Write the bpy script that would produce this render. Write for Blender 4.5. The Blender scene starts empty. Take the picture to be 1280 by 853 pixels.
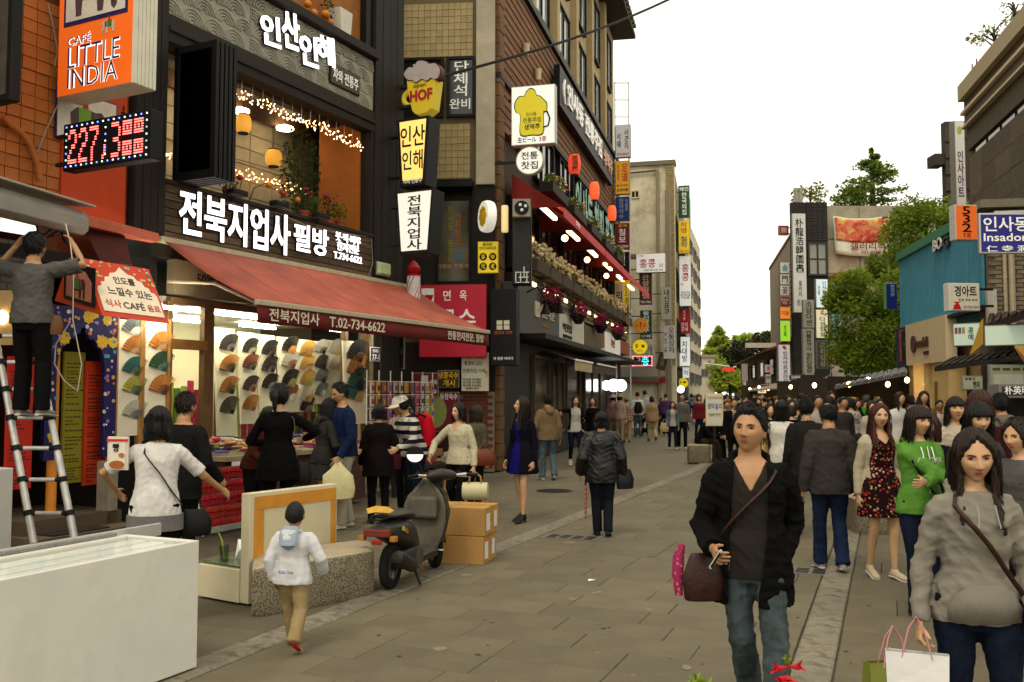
import bpy,bmesh,math,random
import numpy as np
from mathutils import Vector,Matrix
S=bpy.context.scene
COL=S.collection
rnd=random.Random(7)
R=math.radians
# --- camera
FPX,CAM_Z=1150.0,1.74
PITCH=math.atan(65.5/FPX)
cd=bpy.data.cameras.new('camera')
cam=bpy.data.objects.new('camera',cd)
COL.objects.link(cam)
cam.location=(0,0,CAM_Z)
cam.rotation_euler=(math.pi/2+PITCH,0,0)
cd.sensor_width=36.0
cd.lens=36.0*FPX/1280.0
cd.clip_start,cd.clip_end=0.05,2000
cd.dof.use_dof=True
cd.dof.focus_distance=8.0
cd.dof.aperture_fstop=9.0
S.camera=cam
# --- sky (overcast) and sun
W=bpy.data.worlds.new('World')
S.world=W
W.use_nodes=True
nt=W.node_tree
bg=nt.nodes['Background']
sky=nt.nodes.new('ShaderNodeTexSky')
sky.sky_type='NISHITA'
sky.sun_disc=False
SUN_EL,SUN_AZ=R(58),R(205)
sky.sun_elevation,sky.sun_rotation=SUN_EL,SUN_AZ
tc=nt.nodes.new('ShaderNodeTexCoord')
cn=nt.nodes.new('ShaderNodeTexNoise')
cn.inputs['Scale'].default_value=2.2
cn.inputs['Detail'].default_value=5
cr=nt.nodes.new('ShaderNodeValToRGB')
cr.color_ramp.elements[0].position,cr.color_ramp.elements[1].position=0.3,0.75
cr.color_ramp.elements[0].color=(13.8,12.9,10.9,1)
cr.color_ramp.elements[1].color=(15.4,14.5,12.5,1)
mx=nt.nodes.new('ShaderNodeMixRGB')
mx.inputs[0].default_value=0.93
L=nt.links.new
L(tc.outputs['Generated'],cn.inputs['Vector'])
L(cn.outputs['Fac'],cr.inputs['Fac'])
L(sky.outputs['Color'],mx.inputs[1])
L(cr.outputs['Color'],mx.inputs[2])
L(mx.outputs['Color'],bg.inputs['Color'])
bg.inputs['Strength'].default_value=0.078
sl=bpy.data.lights.new('sun','SUN')
sl.energy,sl.angle,sl.color=0.9,R(14),(1.0,0.92,0.76)
sun=bpy.data.objects.new('sun',sl)
COL.objects.link(sun)
sun.rotation_euler=(math.pi/2-SUN_EL,0,math.pi-SUN_AZ)
S.view_settings.view_transform='Standard'
S.view_settings.look='None'
S.view_settings.exposure=0.52
S.view_settings.gamma=1.0
S.cycles.max_bounces=6
S.cycles.transparent_max_bounces=12
S.cycles.use_denoising=True
# --- pixel (of the 1280 px photograph) -> place
_cp,_sp=math.cos(PITCH),math.sin(PITCH)
def ray(px,py):
 a,b=(px-640)/FPX,(426.5-py)/FPX
 return Vector((a,_cp-b*_sp,_sp+b*_cp))
def P(px,py,Y):
 d=ray(px,py)
 return Vector((0,0,CAM_Z))+d*(Y/d.y)
def G(px,py,z=0.0):
 d=ray(px,py)
 return Vector((0,0,CAM_Z))+d*((z-CAM_Z)/d.z)
class Frame:
 """upright plane: x to the reader's right, y into the wall, z up"""
 def __init__(s,x,y,rz):
  s.o,s.rz=Vector((x,y,0)),rz
  s.u=Vector((math.cos(rz),math.sin(rz),0))
  s.v=Vector((-math.sin(rz),math.cos(rz),0))
  s.m=Matrix.Translation(s.o)@Matrix.Rotation(rz,4,'Z')
 def loc(s,px,py,off=0.0):
  """local (x, z) of a pixel on the plane y = off"""
  d=ray(px,py)
  o=s.o+s.v*off
  den=d.x*s.v.x+d.y*s.v.y
  t=(o.x*s.v.x+o.y*s.v.y)/den
  p=d*t
  q=Vector((p.x,p.y,0))-s.o
  return q.dot(s.u),CAM_Z+p.z
 def w(s,x,y,z):
  return s.m@Vector((x,y,z))
 def sub(s,x,y,rz=0):
  p=s.w(x,y,0)
  return Frame(p.x,p.y,s.rz+rz)
W0=Frame(0,0,0)
# --- materials
MATS={}
def _n(nt,t,**k):
 n=nt.nodes.new(t)
 for a,b in k.items():
  setattr(n,a,b)
 return n
def M(col,rough=0.65,var=0.12,sc=6.0,bump=0.15,bsc=40.0,metal=0.0,emit=0.0,spec=None,kind=None,col2=None,p=None,stretch=None):
 """procedural surface: base colour with two scales of variation, uneven gloss and fine relief"""
 key=(tuple(col),rough,var,sc,bump,bsc,metal,emit,spec,kind,None if col2 is None else tuple(col2),p,stretch)
 if key in MATS:
  return MATS[key]
 if not emit:
  rich=lambda c:tuple(v*(max(v,1e-4)/.5)**.28 for v in c)
  col=rich(col)
  if col2 is not None:
   col2=[rich(c)for c in col2]if isinstance(col2[0],(tuple,list))else rich(col2)
 m=bpy.data.materials.new('surface_%03d'%len(MATS))
 MATS[key]=m
 m.use_nodes=True
 nt=m.node_tree
 L=nt.links.new
 b=nt.nodes['Principled BSDF']
 b.inputs['Metallic'].default_value=metal
 b.inputs['Specular IOR Level'].default_value=0.28 if spec is None else spec
 tc=_n(nt,'ShaderNodeTexCoord')
 vec=tc.outputs['Object']
 if stretch:
  mp=_n(nt,'ShaderNodeMapping')
  mp.inputs['Scale'].default_value=stretch
  L(vec,mp.inputs['Vector'])
  vec=mp.outputs['Vector']
 n1=_n(nt,'ShaderNodeTexNoise')
 n1.inputs['Scale'].default_value=sc
 n1.inputs['Detail'].default_value=6
 n1.inputs['Roughness'].default_value=0.6
 L(vec,n1.inputs['Vector'])
 base=None
 if kind=='spots':
  v=_n(nt,'ShaderNodeTexVoronoi')
  v.inputs['Scale'].default_value=p or 40
  L(vec,v.inputs['Vector'])
  r=_n(nt,'ShaderNodeValToRGB')
  r.color_ramp.interpolation='CONSTANT'
  e=r.color_ramp.elements
  e[0].position,e[0].color=0,(1,1,1,1)
  e[1].position,e[1].color=0.36,(0,0,0,1)
  L(v.outputs['Distance'],r.inputs['Fac'])
  c=_n(nt,'ShaderNodeValToRGB')
  c.color_ramp.interpolation='CONSTANT'
  pal=col2 if isinstance(col2[0],(tuple,list))else[col2]
  ce=c.color_ramp.elements
  ce[0].color=(*pal[0],1)
  ce[1].position=1.0
  ce[1].color=(*pal[-1],1)
  for i in range(1,len(pal)):
   q=ce.new(i/len(pal))
   q.color=(*pal[i],1)
  sep=_n(nt,'ShaderNodeSeparateColor')
  L(v.outputs['Color'],sep.inputs[0])
  L(sep.outputs[0],c.inputs['Fac'])
  mm=_n(nt,'ShaderNodeMixRGB')
  mm.inputs[1].default_value=(*col,1)
  L(r.outputs['Color'],mm.inputs[0])
  L(c.outputs['Color'],mm.inputs[2])
  base=mm.outputs[0]
 elif kind in('stripe','plaid','vstripe'):
  sx=_n(nt,'ShaderNodeSeparateXYZ')
  L(vec,sx.inputs[0])
  def band(sock):
   a=_n(nt,'ShaderNodeMath',operation='MULTIPLY')
   a.inputs[1].default_value=p or 8
   L(sock,a.inputs[0])
   f=_n(nt,'ShaderNodeMath',operation='FRACT')
   L(a.outputs[0],f.inputs[0])
   g=_n(nt,'ShaderNodeMath',operation='GREATER_THAN')
   g.inputs[1].default_value=0.5
   L(f.outputs[0],g.inputs[0])
   return g.outputs[0]
  mm=_n(nt,'ShaderNodeMixRGB')
  mm.inputs[1].default_value=(*col,1)
  mm.inputs[2].default_value=(*col2,1)
  if kind=='plaid':
   ad=_n(nt,'ShaderNodeMath',operation='ADD')
   L(band(sx.outputs[2]),ad.inputs[0])
   L(band(sx.outputs[0]),ad.inputs[1])
   h=_n(nt,'ShaderNodeMath',operation='MULTIPLY')
   h.inputs[1].default_value=0.5
   L(ad.outputs[0],h.inputs[0])
   L(h.outputs[0],mm.inputs[0])
  else:
   L(band(sx.outputs[2 if kind=='stripe' else 0]),mm.inputs[0])
  base=mm.outputs[0]
 elif kind=='blotch':
  n3=_n(nt,'ShaderNodeTexNoise')
  n3.inputs['Scale'].default_value=p or 1.5
  n3.inputs['Detail'].default_value=9
  n3.inputs['Roughness'].default_value=0.68
  L(vec,n3.inputs['Vector'])
  r=_n(nt,'ShaderNodeValToRGB')
  r.color_ramp.elements[0].position,r.color_ramp.elements[1].position=0.5,0.62
  L(n3.outputs['Fac'],r.inputs['Fac'])
  mm=_n(nt,'ShaderNodeMixRGB')
  mm.inputs[1].default_value=(*col,1)
  mm.inputs[2].default_value=(*col2,1)
  L(r.outputs['Color'],mm.inputs[0])
  base=mm.outputs[0]
 elif kind=='speckle':
  n3=_n(nt,'ShaderNodeTexNoise')
  n3.inputs['Scale'].default_value=p or 90
  n3.inputs['Detail'].default_value=2
  L(vec,n3.inputs['Vector'])
  r=_n(nt,'ShaderNodeValToRGB')
  r.color_ramp.elements[0].position,r.color_ramp.elements[1].position=0.42,0.58
  L(n3.outputs['Fac'],r.inputs['Fac'])
  mm=_n(nt,'ShaderNodeMixRGB')
  mm.inputs[1].default_value=(*col,1)
  mm.inputs[2].default_value=(*col2,1)
  L(r.outputs['Color'],mm.inputs[0])
  base=mm.outputs[0]
 elif kind=='brick':
  br=_n(nt,'ShaderNodeTexBrick')
  br.inputs['Scale'].default_value=p or 4
  br.inputs['Color1'].default_value=(*col,1)
  br.inputs['Color2'].default_value=(*[c*0.75 for c in col],1)
  br.inputs['Mortar'].default_value=(*col2,1)
  br.inputs['Mortar Size'].default_value=0.025
  mp2=_n(nt,'ShaderNodeMapping')
  mp2.inputs['Rotation'].default_value=(math.pi/2,0,0)
  L(vec,mp2.inputs['Vector'])
  L(mp2.outputs['Vector'],br.inputs['Vector'])
  base=br.outputs['Color']
 hs=_n(nt,'ShaderNodeMixRGB',blend_type='MULTIPLY')
 hs.inputs[0].default_value=1.0
 if base is None:
  hs.inputs[1].default_value=(*col,1)
 else:
  L(base,hs.inputs[1])
 r1=_n(nt,'ShaderNodeMapRange')
 r1.inputs['From Min'].default_value,r1.inputs['From Max'].default_value=0.25,0.75
 r1.inputs['To Min'].default_value,r1.inputs['To Max'].default_value=1-var*1.3,1+var
 L(n1.outputs['Fac'],r1.inputs['Value'])
 oi=_n(nt,'ShaderNodeObjectInfo')
 r3=_n(nt,'ShaderNodeMapRange')
 r3.inputs['To Min'].default_value,r3.inputs['To Max'].default_value=1-var*0.6,1+var*0.6
 L(oi.outputs['Random'],r3.inputs['Value'])
 mu=_n(nt,'ShaderNodeMath',operation='MULTIPLY')
 L(r1.outputs[0],mu.inputs[0])
 L(r3.outputs[0],mu.inputs[1])
 cc=_n(nt,'ShaderNodeCombineColor')
 for i in range(3):
  L(mu.outputs[0],cc.inputs[i])
 L(cc.outputs[0],hs.inputs[2])
 L(hs.outputs[0],b.inputs['Base Color'])
 r2=_n(nt,'ShaderNodeMapRange')
 r2.inputs['To Min'].default_value,r2.inputs['To Max'].default_value=max(rough-0.13,0.03),min(rough+0.13,1)
 L(n1.outputs['Fac'],r2.inputs['Value'])
 L(r2.outputs[0],b.inputs['Roughness'])
 if bump:
  n2=_n(nt,'ShaderNodeTexNoise')
  n2.inputs['Scale'].default_value=bsc
  n2.inputs['Detail'].default_value=4
  L(vec,n2.inputs['Vector'])
  bp=_n(nt,'ShaderNodeBump')
  bp.inputs['Strength'].default_value=bump
  bp.inputs['Distance'].default_value=0.02
  L(n2.outputs['Fac'],bp.inputs['Height'])
  L(bp.outputs[0],b.inputs['Normal'])
 if emit:
  L(hs.outputs[0],b.inputs['Emission Color'])
  b.inputs['Emission Strength'].default_value=emit
 return m
def glass(tint=(0.96,0.98,0.97),rough=0.03,clear=0.97):
 key=('glass',tint,rough,clear)
 if key in MATS:
  return MATS[key]
 m=bpy.data.materials.new('glass_%03d'%len(MATS))
 MATS[key]=m
 m.use_nodes=True
 nt=m.node_tree
 nt.nodes.remove(nt.nodes['Principled BSDF'])
 out=nt.nodes['Material Output']
 t=_n(nt,'ShaderNodeBsdfTransparent')
 t.inputs[0].default_value=(*[c*clear for c in tint],1)
 g=_n(nt,'ShaderNodeBsdfGlossy')
 g.inputs['Roughness'].default_value=rough
 g.inputs[0].default_value=(0.9,0.92,0.9,1)
 lw=_n(nt,'ShaderNodeLayerWeight')
 pw_=_n(nt,'ShaderNodeMath',operation='POWER')
 pw_.inputs[1].default_value=4.0
 f=_n(nt,'ShaderNodeMath',operation='MULTIPLY_ADD')
 f.inputs[1].default_value,f.inputs[2].default_value=0.32,0.02
 nt.links.new(lw.outputs['Facing'],pw_.inputs[0])
 nt.links.new(pw_.outputs[0],f.inputs[0])
 x=_n(nt,'ShaderNodeMixShader')
 L=nt.links.new
 L(f.outputs[0],x.inputs[0])
 L(t.outputs[0],x.inputs[1])
 L(g.outputs[0],x.inputs[2])
 L(x.outputs[0],out.inputs['Surface'])
 return m
def leafm(c,t=0.45):
 """thin leaf: part of the light shines through"""
 m=M(c,0.55,0.4,2,0,spec=.2,p=t)
 nt=m.node_tree
 if nt.nodes.get('leaf_mix')is None:
  b,out=nt.nodes['Principled BSDF'],nt.nodes['Material Output']
  tr=_n(nt,'ShaderNodeBsdfTranslucent')
  tr.inputs[0].default_value=(c[0]*1.3,c[1]*1.25,c[2]*.8,1)
  x=_n(nt,'ShaderNodeMixShader')
  x.name='leaf_mix'
  x.inputs[0].default_value=t
  nt.links.new(b.outputs[0],x.inputs[1])
  nt.links.new(tr.outputs[0],x.inputs[2])
  nt.links.new(x.outputs[0],out.inputs['Surface'])
 return m
def smooth_loop(poly,n=5):
 """closed curve through the points"""
 k,o=len(poly),[]
 for i in range(k):
  p0,p1,p2,p3=(poly[(i+j-1)%k]for j in range(4))
  for q in range(n):
   t=q/n
   o.append(tuple(.5*(2*p1[c]+(p2[c]-p0[c])*t+(2*p0[c]-5*p1[c]+4*p2[c]-p3[c])*t*t+(3*p1[c]-p0[c]-3*p2[c]+p3[c])*t**3)for c in(0,1)))
 return o
def glow(col,s):
 return M(col,0.5,0.03,3,0,emit=s)
BLACKM=M((0.012,0.0115,0.0105),0.55,0.2,spec=.2)
DARKM=M((0.032,0.029,0.025),0.6,0.25,spec=.2)
WHITE=M((0.72,0.71,0.67),0.5,0.06)
WHITEPL=M((0.78,0.77,0.74),0.35,0.04,bump=0.03)
CREAM=M((0.55,0.48,0.33),0.7,0.1)
GREYM=M((0.25,0.24,0.22),0.6,0.15)
STEEL=M((0.5,0.5,0.48),0.35,0.1,metal=0.9)
DWOOD=M((0.036,0.026,0.017),0.7,0.45,5,0.5,60,stretch=(0.6,3,9))
DWOODV=M((0.030,0.022,0.0155),0.7,0.4,5,0.5,60,stretch=(9,3,0.6))
WWOOD=M((0.16,0.115,0.068),0.75,0.6,4,0.6,50,stretch=(0.7,4,10))
CONC=M((0.36,0.325,0.25),0.85,0.22,1.6,0.35,30)
REDM=M((0.42,0.015,0.025),0.45,0.1)
TMP=bpy.data.scenes.new('side')
def evaluated(o):
 TMP.collection.objects.link(o)
 vl=TMP.view_layers[0]
 vl.update()
 dg=vl.depsgraph
 me=bpy.data.meshes.new_from_object(o.evaluated_get(dg))
 TMP.collection.objects.unlink(o)
 return me
 # --- mesh building
class MB:
 def __init__(s):
  s.v,s.f,s.m,s.mats=[],[],[],[]
  s.T=None
 def mi(s,mat):
  if mat not in s.mats:
   s.mats.append(mat)
  return s.mats.index(mat)
 def add(s,vs,fs,mat):
  o=len(s.v)
  if s.T is not None:
   vs=[s.T@Vector(p)for p in vs]
  s.v.extend([tuple(p)for p in vs])
  s.f.extend([tuple(i+o for i in f)for f in fs])
  k=s.mi(mat)
  s.m.extend([k]*len(fs))
  return s
 def box(s,x0,y0,z0,x1,y1,z1,mat):
  vs=[(x,y,z)for z in(z0,z1)for y in(y0,y1)for x in(x0,x1)]
  return s.add(vs,[(0,2,3,1),(4,5,7,6),(0,1,5,4),(2,6,7,3),(0,4,6,2),(1,3,7,5)],mat)
 def quad(s,a,b,c,d,mat):
  return s.add([a,b,c,d],[(0,1,2,3)],mat)
 def prism(s,poly,y0,y1,mat):
  """poly in (x, z), extruded from y0 to y1"""
  n=len(poly)
  vs=[(x,y0,z)for x,z in poly]+[(x,y1,z)for x,z in poly]
  fs=[tuple(range(n)),tuple(range(2*n-1,n-1,-1))]
  fs+=[(i,i+n,(i+1)%n+n,(i+1)%n)for i in range(n)]
  return s.add(vs,fs,mat)
 def prismz(s,poly,z0,z1,mat):
  n=len(poly)
  vs=[(x,y,z0)for x,y in poly]+[(x,y,z1)for x,y in poly]
  fs=[tuple(range(n-1,-1,-1)),tuple(range(n,2*n))]
  fs+=[(i,(i+1)%n,(i+1)%n+n,i+n)for i in range(n)]
  return s.add(vs,fs,mat)
 def tube(s,pts,r,mat,n=8,ry=None):
  V,F=loft(pts,r,ry if ry is not None else r,n=n)
  return s.add(V,F,mat)
 def lathe(s,prof,mat,n=16,c=(0,0,0),axis='z'):
  vs,fs=[],[]
  for r,z in prof:
   for i in range(n):
    a=2*math.pi*i/n
    p=(r*math.cos(a),r*math.sin(a),z)
    if axis=='y':
     p=(p[0],p[2],p[1])
    elif axis=='x':
     p=(p[2],p[0],p[1])
    vs.append((p[0]+c[0],p[1]+c[1],p[2]+c[2]))
  for j in range(len(prof)-1):
   for i in range(n):
    a,b=j*n+i,j*n+(i+1)%n
    fs.append((a,b,b+n,a+n))
  fs.append(tuple(range(n-1,-1,-1)))
  fs.append(tuple((len(prof)-1)*n+i for i in range(n)))
  return s.add(vs,fs,mat)
 def ball(s,c,rx,ry,rz,mat,n=12):
  k=max(4,n//2)
  prof=[(max(math.sin(math.pi*i/k),0.02),-math.cos(math.pi*i/k))for i in range(k+1)]
  vs,fs=[],[]
  for r,z in prof:
   for i in range(n):
    a=2*math.pi*i/n
    vs.append((c[0]+rx*r*math.cos(a),c[1]+ry*r*math.sin(a),c[2]+rz*z))
  for j in range(k):
   for i in range(n):
    a,b=j*n+i,j*n+(i+1)%n
    fs.append((a,b,b+n,a+n))
  return s.add(vs,fs,mat)
 def build(s,name,parent=None,frame=None,smooth=False,bevel=0,kind=None,loc=None):
  me=bpy.data.meshes.new(name)
  me.from_pydata(s.v,[],s.f)
  for m in s.mats:
   me.materials.append(m)
  if s.m:
   me.polygons.foreach_set('material_index',s.m)
  if smooth:
   me.polygons.foreach_set('use_smooth',[True]*len(me.polygons))
   try:
    me.set_sharp_from_angle(angle=R(40))
   except Exception:
    pass
  me.update()
  o=bpy.data.objects.new(name,me)
  COL.objects.link(o)
  if parent is not None:
   o.parent=parent
  if frame is not None:
   o.matrix_world=frame.m
  if loc is not None:
   o.location=loc
  if bevel:
   bv=o.modifiers.new('edge','BEVEL')
   bv.width,bv.segments,bv.limit_method,bv.angle_limit=bevel,2,'ANGLE',R(35)
  if kind:
   o['kind']=kind
  return o
def loft(pts,rx,ry=None,xax=None,n=10,cap=True):
 """closed tube through pts with elliptical rings"""
 pts=[Vector(p)for p in pts]
 k=len(pts)
 rx=[rx]*k if not hasattr(rx,'__len__')else rx
 ry=rx if ry is None else([ry]*k if not hasattr(ry,'__len__')else ry)
 V,F=[],[]
 ref=Vector(xax)if xax is not None else None
 prev=None
 for i,p in enumerate(pts):
  t=(pts[min(i+1,k-1)]-pts[max(i-1,0)])
  if t.length<1e-9:
   t=Vector((0,0,1))
  t.normalize()
  x=ref if ref is not None else(prev if prev is not None else(Vector((0,1,0))if abs(t.y)<0.9 else Vector((1,0,0))))
  x=x-t*x.dot(t)
  if x.length<1e-6:
   x=t.orthogonal()
  x.normalize()
  prev=x
  y=t.cross(x)
  for j in range(n):
   a=2*math.pi*j/n
   V.append(p+x*(rx[i]*math.cos(a))+y*(ry[i]*math.sin(a)))
 for i in range(k-1):
  for j in range(n):
   a,b=i*n+j,i*n+(j+1)%n
   F.append((a,b,b+n,a+n))
 if cap:
  F.append(tuple(range(n-1,-1,-1)))
  F.append(tuple((k-1)*n+j for j in range(n)))
 return V,F
def tag(o,label=None,cat=None,group=None,kind=None):
 if label:
  o['label']=label
 if cat:
  o['category']=cat
 if group:
  o['group']=group
 if kind:
  o['kind']=kind
 return o
def thing(name,label,cat,frame=None,loc=(0,0,0),group=None,rz=0):
 """an Empty at the thing's base that parents its parts; loc is local to frame"""
 o=bpy.data.objects.new(name,None)
 o.empty_display_size=0.1
 COL.objects.link(o)
 m=Matrix.Translation(Vector(loc))@Matrix.Rotation(rz,4,'Z')
 o.matrix_world=(frame.m@m)if frame is not None else m
 return tag(o,label,cat,group)
def dup(o,loc=None,rz=None,label=None,parent=None,scale=None):
 c=o.copy()
 COL.objects.link(c)
 if parent is not None:
  c.parent=parent
 else:
  if loc is not None:
   c.location=loc
  if rz is not None:
   c.rotation_euler=(0,0,rz)
  if scale is not None:
   c.scale=scale
  if label:
   c['label']=label
 for ch in list(o.children):
  dup(ch,parent=c)
 return c
 # --- lettering
_TX={}
def glyphs(s,bold=0.0):
 key=(s,bold)
 if key not in _TX:
  cu=bpy.data.curves.new('lettering','FONT')
  cu.body=s
  cu.size=1.0
  cu.align_x='CENTER'
  cu.space_line=0.98
  cu.resolution_u=2
  cu.offset=bold
  cu.extrude=0.5
  o=bpy.data.objects.new('lettering',cu)
  me=evaluated(o)
  n=len(me.vertices)
  co=np.zeros(n*3)
  me.vertices.foreach_get('co',co)
  co=co.reshape(-1,3)
  fs=[tuple(p.vertices)for p in me.polygons]
  bpy.data.meshes.remove(me)
  bpy.data.objects.remove(o)
  bpy.data.curves.remove(cu)
  if n:
   lo,hi=co.min(0),co.max(0)
   co=(co-lo)/np.maximum(hi-lo,1e-6)
   asp=(hi[0]-lo[0])/max(hi[1]-lo[1],1e-6)
  else:
   asp=1
  _TX[key]=(co,fs,asp)
 return _TX[key]
def put_text(mb,s,x0,z0,x1,z1,y,depth,mat,bold=0.012,keep=True,vert=False,lim=1.25):
 """write s into the rectangle (x0, z0)-(x1, z1) on the plane y, standing depth proud of it"""
 if vert:
  s='\n'.join(s)
 co,fs,asp=glyphs(s,bold)
 if not len(co):
  return
 w,h=x1-x0,z1-z0
 if keep:
  if w/h>asp*lim:
   nw=h*asp*lim
   x0+=(w-nw)/2
   w=nw
  elif w/h<asp/lim:
   nh=w/(asp/lim)
   z0+=(h-nh)/2
   h=nh
 V=[(x0+c[0]*w,y-c[2]*depth,z0+c[1]*h)for c in co]
 mb.add(V,fs,mat)
 # --- people
SKIN=M((0.40,0.245,0.135),0.5,0.08,12,0.12,220,spec=0.35)
SKINL=M((0.50,0.325,0.20),0.48,0.06,12,0.12,220,spec=0.35)
SKIND=M((0.33,0.19,0.11),0.5,0.08,12,0.12,220,spec=0.35)
LIPM=M((0.27,0.115,0.085),0.4,0.08)
LIPR=M((0.34,0.10,0.085),0.35,0.08)
EYEW=M((0.36,0.33,0.30),0.25,0.03,bump=0)
IRIS=M((0.012,0.008,0.006),0.12,0.05,bump=0)
HAIRK=M((0.011,0.009,0.008),0.5,0.35,30,0.5,90,spec=0.3,stretch=(3,3,0.25))
HAIRB=M((0.032,0.016,0.010),0.5,0.35,30,0.5,90,spec=0.3,stretch=(3,3,0.25))
HAIRR=M((0.075,0.026,0.014),0.5,0.35,30,0.5,90,spec=0.3,stretch=(3,3,0.25))
HAIRG=M((0.10,0.095,0.09),0.45,0.3,30,0.5,90,spec=0.5)
def cloth(c,**k):
 k.setdefault('rough',0.88)
 k.setdefault('var',0.16)
 k.setdefault('sc',9)
 k.setdefault('bump',0.25)
 k.setdefault('bsc',260)
 k.setdefault('spec',0.06)
 return M(c,**k)
def denim(c):
 return M(c,0.85,0.45,7,0.35,320,spec=0.08,stretch=(1.5,1.5,0.6))
class Acc:
 def __init__(s):
  s.V,s.F,s.n=[],[],0
 def add(s,VF):
  V,F=VF
  V=np.array([tuple(p)for p in V])if not isinstance(V,np.ndarray)else V
  s.F.extend([tuple(i+s.n for i in f)for f in F])
  s.V.append(V)
  s.n+=len(V)
  return s
def solid(acc,vox,it=2,dec=0):
 """one continuous skin round the overlapping volumes of acc"""
 me=bpy.data.meshes.new('tmp')
 me.from_pydata(np.concatenate(acc.V).tolist(),[],acc.F)
 o=bpy.data.objects.new('tmp',me)
 r=o.modifiers.new('r','REMESH')
 r.mode,r.voxel_size,r.adaptivity,r.use_smooth_shade='VOXEL',vox,0.0,True
 if it:
  q=o.modifiers.new('s','SMOOTH')
  q.iterations,q.factor=it,0.5
 if dec:
  q=o.modifiers.new('d','DECIMATE')
  q.ratio=dec
 em=evaluated(o)
 n=len(em.vertices)
 co=np.zeros(n*3)
 em.vertices.foreach_get('co',co)
 nr=np.zeros(n*3)
 em.vertex_normals.foreach_get('vector',nr)
 lp=np.zeros(len(em.loops),dtype=np.int32)
 em.loops.foreach_get('vertex_index',lp)
 ls=np.zeros(len(em.polygons),dtype=np.int32)
 em.polygons.foreach_get('loop_total',ls)
 bpy.data.meshes.remove(em)
 bpy.data.objects.remove(o)
 bpy.data.meshes.remove(me)
 return co.reshape(-1,3),nr.reshape(-1,3),lp,ls
def skin_obj(name,co,lp,ls,mat,parent,fmat=None,mats=None):
 me=bpy.data.meshes.new(name)
 me.vertices.add(len(co))
 me.vertices.foreach_set('co',co.astype(np.float32).ravel())
 me.loops.add(len(lp))
 me.loops.foreach_set('vertex_index',lp)
 me.polygons.add(len(ls))
 me.polygons.foreach_set('loop_start',np.concatenate([[0],np.cumsum(ls)[:-1]]).astype(np.int32))
 me.polygons.foreach_set('loop_total',ls)
 me.polygons.foreach_set('use_smooth',np.ones(len(ls),dtype=bool))
 for m in(mats or[mat]):
  me.materials.append(m)
 if fmat is not None:
  me.polygons.foreach_set('material_index',fmat)
 me.update(calc_edges=True)
 o=bpy.data.objects.new(name,me)
 COL.objects.link(o)
 if parent is not None:
  o.parent=parent
 return o
def wrinkle(co,nr,amp,seed,k=1.0):
 g=np.random.RandomState(seed)
 d=np.zeros(len(co))
 w=co+0.03*np.sin(co[:,[1,2,0]]*17*k+g.rand(3)*6)
 for f,a in((16,.45),(30,.5),(55,.3),(85,.12)):
  for _ in range(2):
   v=g.randn(3)
   v[2]*=1.3
   v/=np.linalg.norm(v)
   s=np.sin(w@v*f*k+g.rand()*6.3)
   d+=a*(1-np.abs(s))**1.5-a*0.35
 return co+nr*(d*amp)[:,None]
_HU,_HV=44,34
def _dirs(nu,nv):
 th=np.linspace(0.02,math.pi-0.02,nv)
 ph=np.linspace(0,2*math.pi,nu,endpoint=False)
 T,Q=np.meshgrid(th,ph,indexing='ij')
 D=np.stack([np.sin(T)*np.sin(Q),-np.sin(T)*np.cos(Q),np.cos(T)],-1).reshape(-1,3)
 F=[]
 for i in range(nv-1):
  for j in range(nu):
   a,b=i*nu+j,i*nu+(j+1)%nu
   F.append((a,a+nu,b+nu,b))
 F.append(tuple(range(nu)))
 F.append(tuple(reversed([(nv-1)*nu+j for j in range(nu)])))
 return D,F
def head_pts(D,sex='m',feat=True):
 x,y,z=D[:,0],D[:,1],D[:,2]
 t=np.clip(-z,0,1)
 jw=0.26 if sex=='m' else 0.36
 X=0.0735*x*(1-jw*t**1.3)*(1+0.10*(1-np.abs(z)))
 Y=np.where(y<0,-0.094*np.abs(y)**0.86*(1-0.05*t),0.098*y*(1-0.45*t)*(1+0.06*np.clip(z,0,1)))
 Z=np.where(z>0,0.114*z,0.119*z)
 if feat:
  f=(y<0.1)
  ax=np.abs(X)
  def g(cx,sx,cz,sz):
   return np.exp(-((ax-cx)/sx)**2-((Z-cz)/sz)**2)
  dy=np.zeros(len(X))
  nz=np.interp(Z,[-.042,-.034,-.024,0.0,.022,.04],[0,.55,1,.58,.22,0])
  nw=np.interp(Z,[-.034,-.024,.02],[.0155,.0125,.0085])
  dy-=0.035*np.exp(-(X/nw)**2)*nz
  dy-=0.009*g(.013,.007,-.027,.007)
  dy+=0.016*g(.030,.017,.012,.012)
  dy-=0.006*g(.030,.02,.031,.008)
  dy-=0.006*g(.040,.018,-.022,.02)
  dy-=0.008*g(0,.021,-.057,.011)
  dy+=0.005*g(0,.022,-.057,.0025)
  dy+=0.004*g(0,.02,-.076,.007)
  dy-=0.007*g(0,.018,-.098,.012)
  Y=Y+np.where(f,dy,0)
 return np.stack([X,Y,Z],-1)
def smoothstep(a,b,x):
 t=np.clip((x-a)/(b-a),0,1)
 return t*t*(3-2*t)
TORSO={'m':([-.07,-.02,.03,.09,.15,.205,.25,.275,.290,.305,.33],[.140,.178,.166,.146,.155,.172,.178,.150,.092,.064,.060],[.095,.116,.112,.104,.112,.122,.110,.092,.074,.064,.060]),'f':([-.07,-.02,.03,.09,.15,.205,.25,.275,.290,.305,.33],[.138,.175,.154,.122,.132,.150,.150,.126,.072,.050,.048],[.100,.118,.108,.092,.102,.124,.100,.082,.062,.052,.050])}
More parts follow.
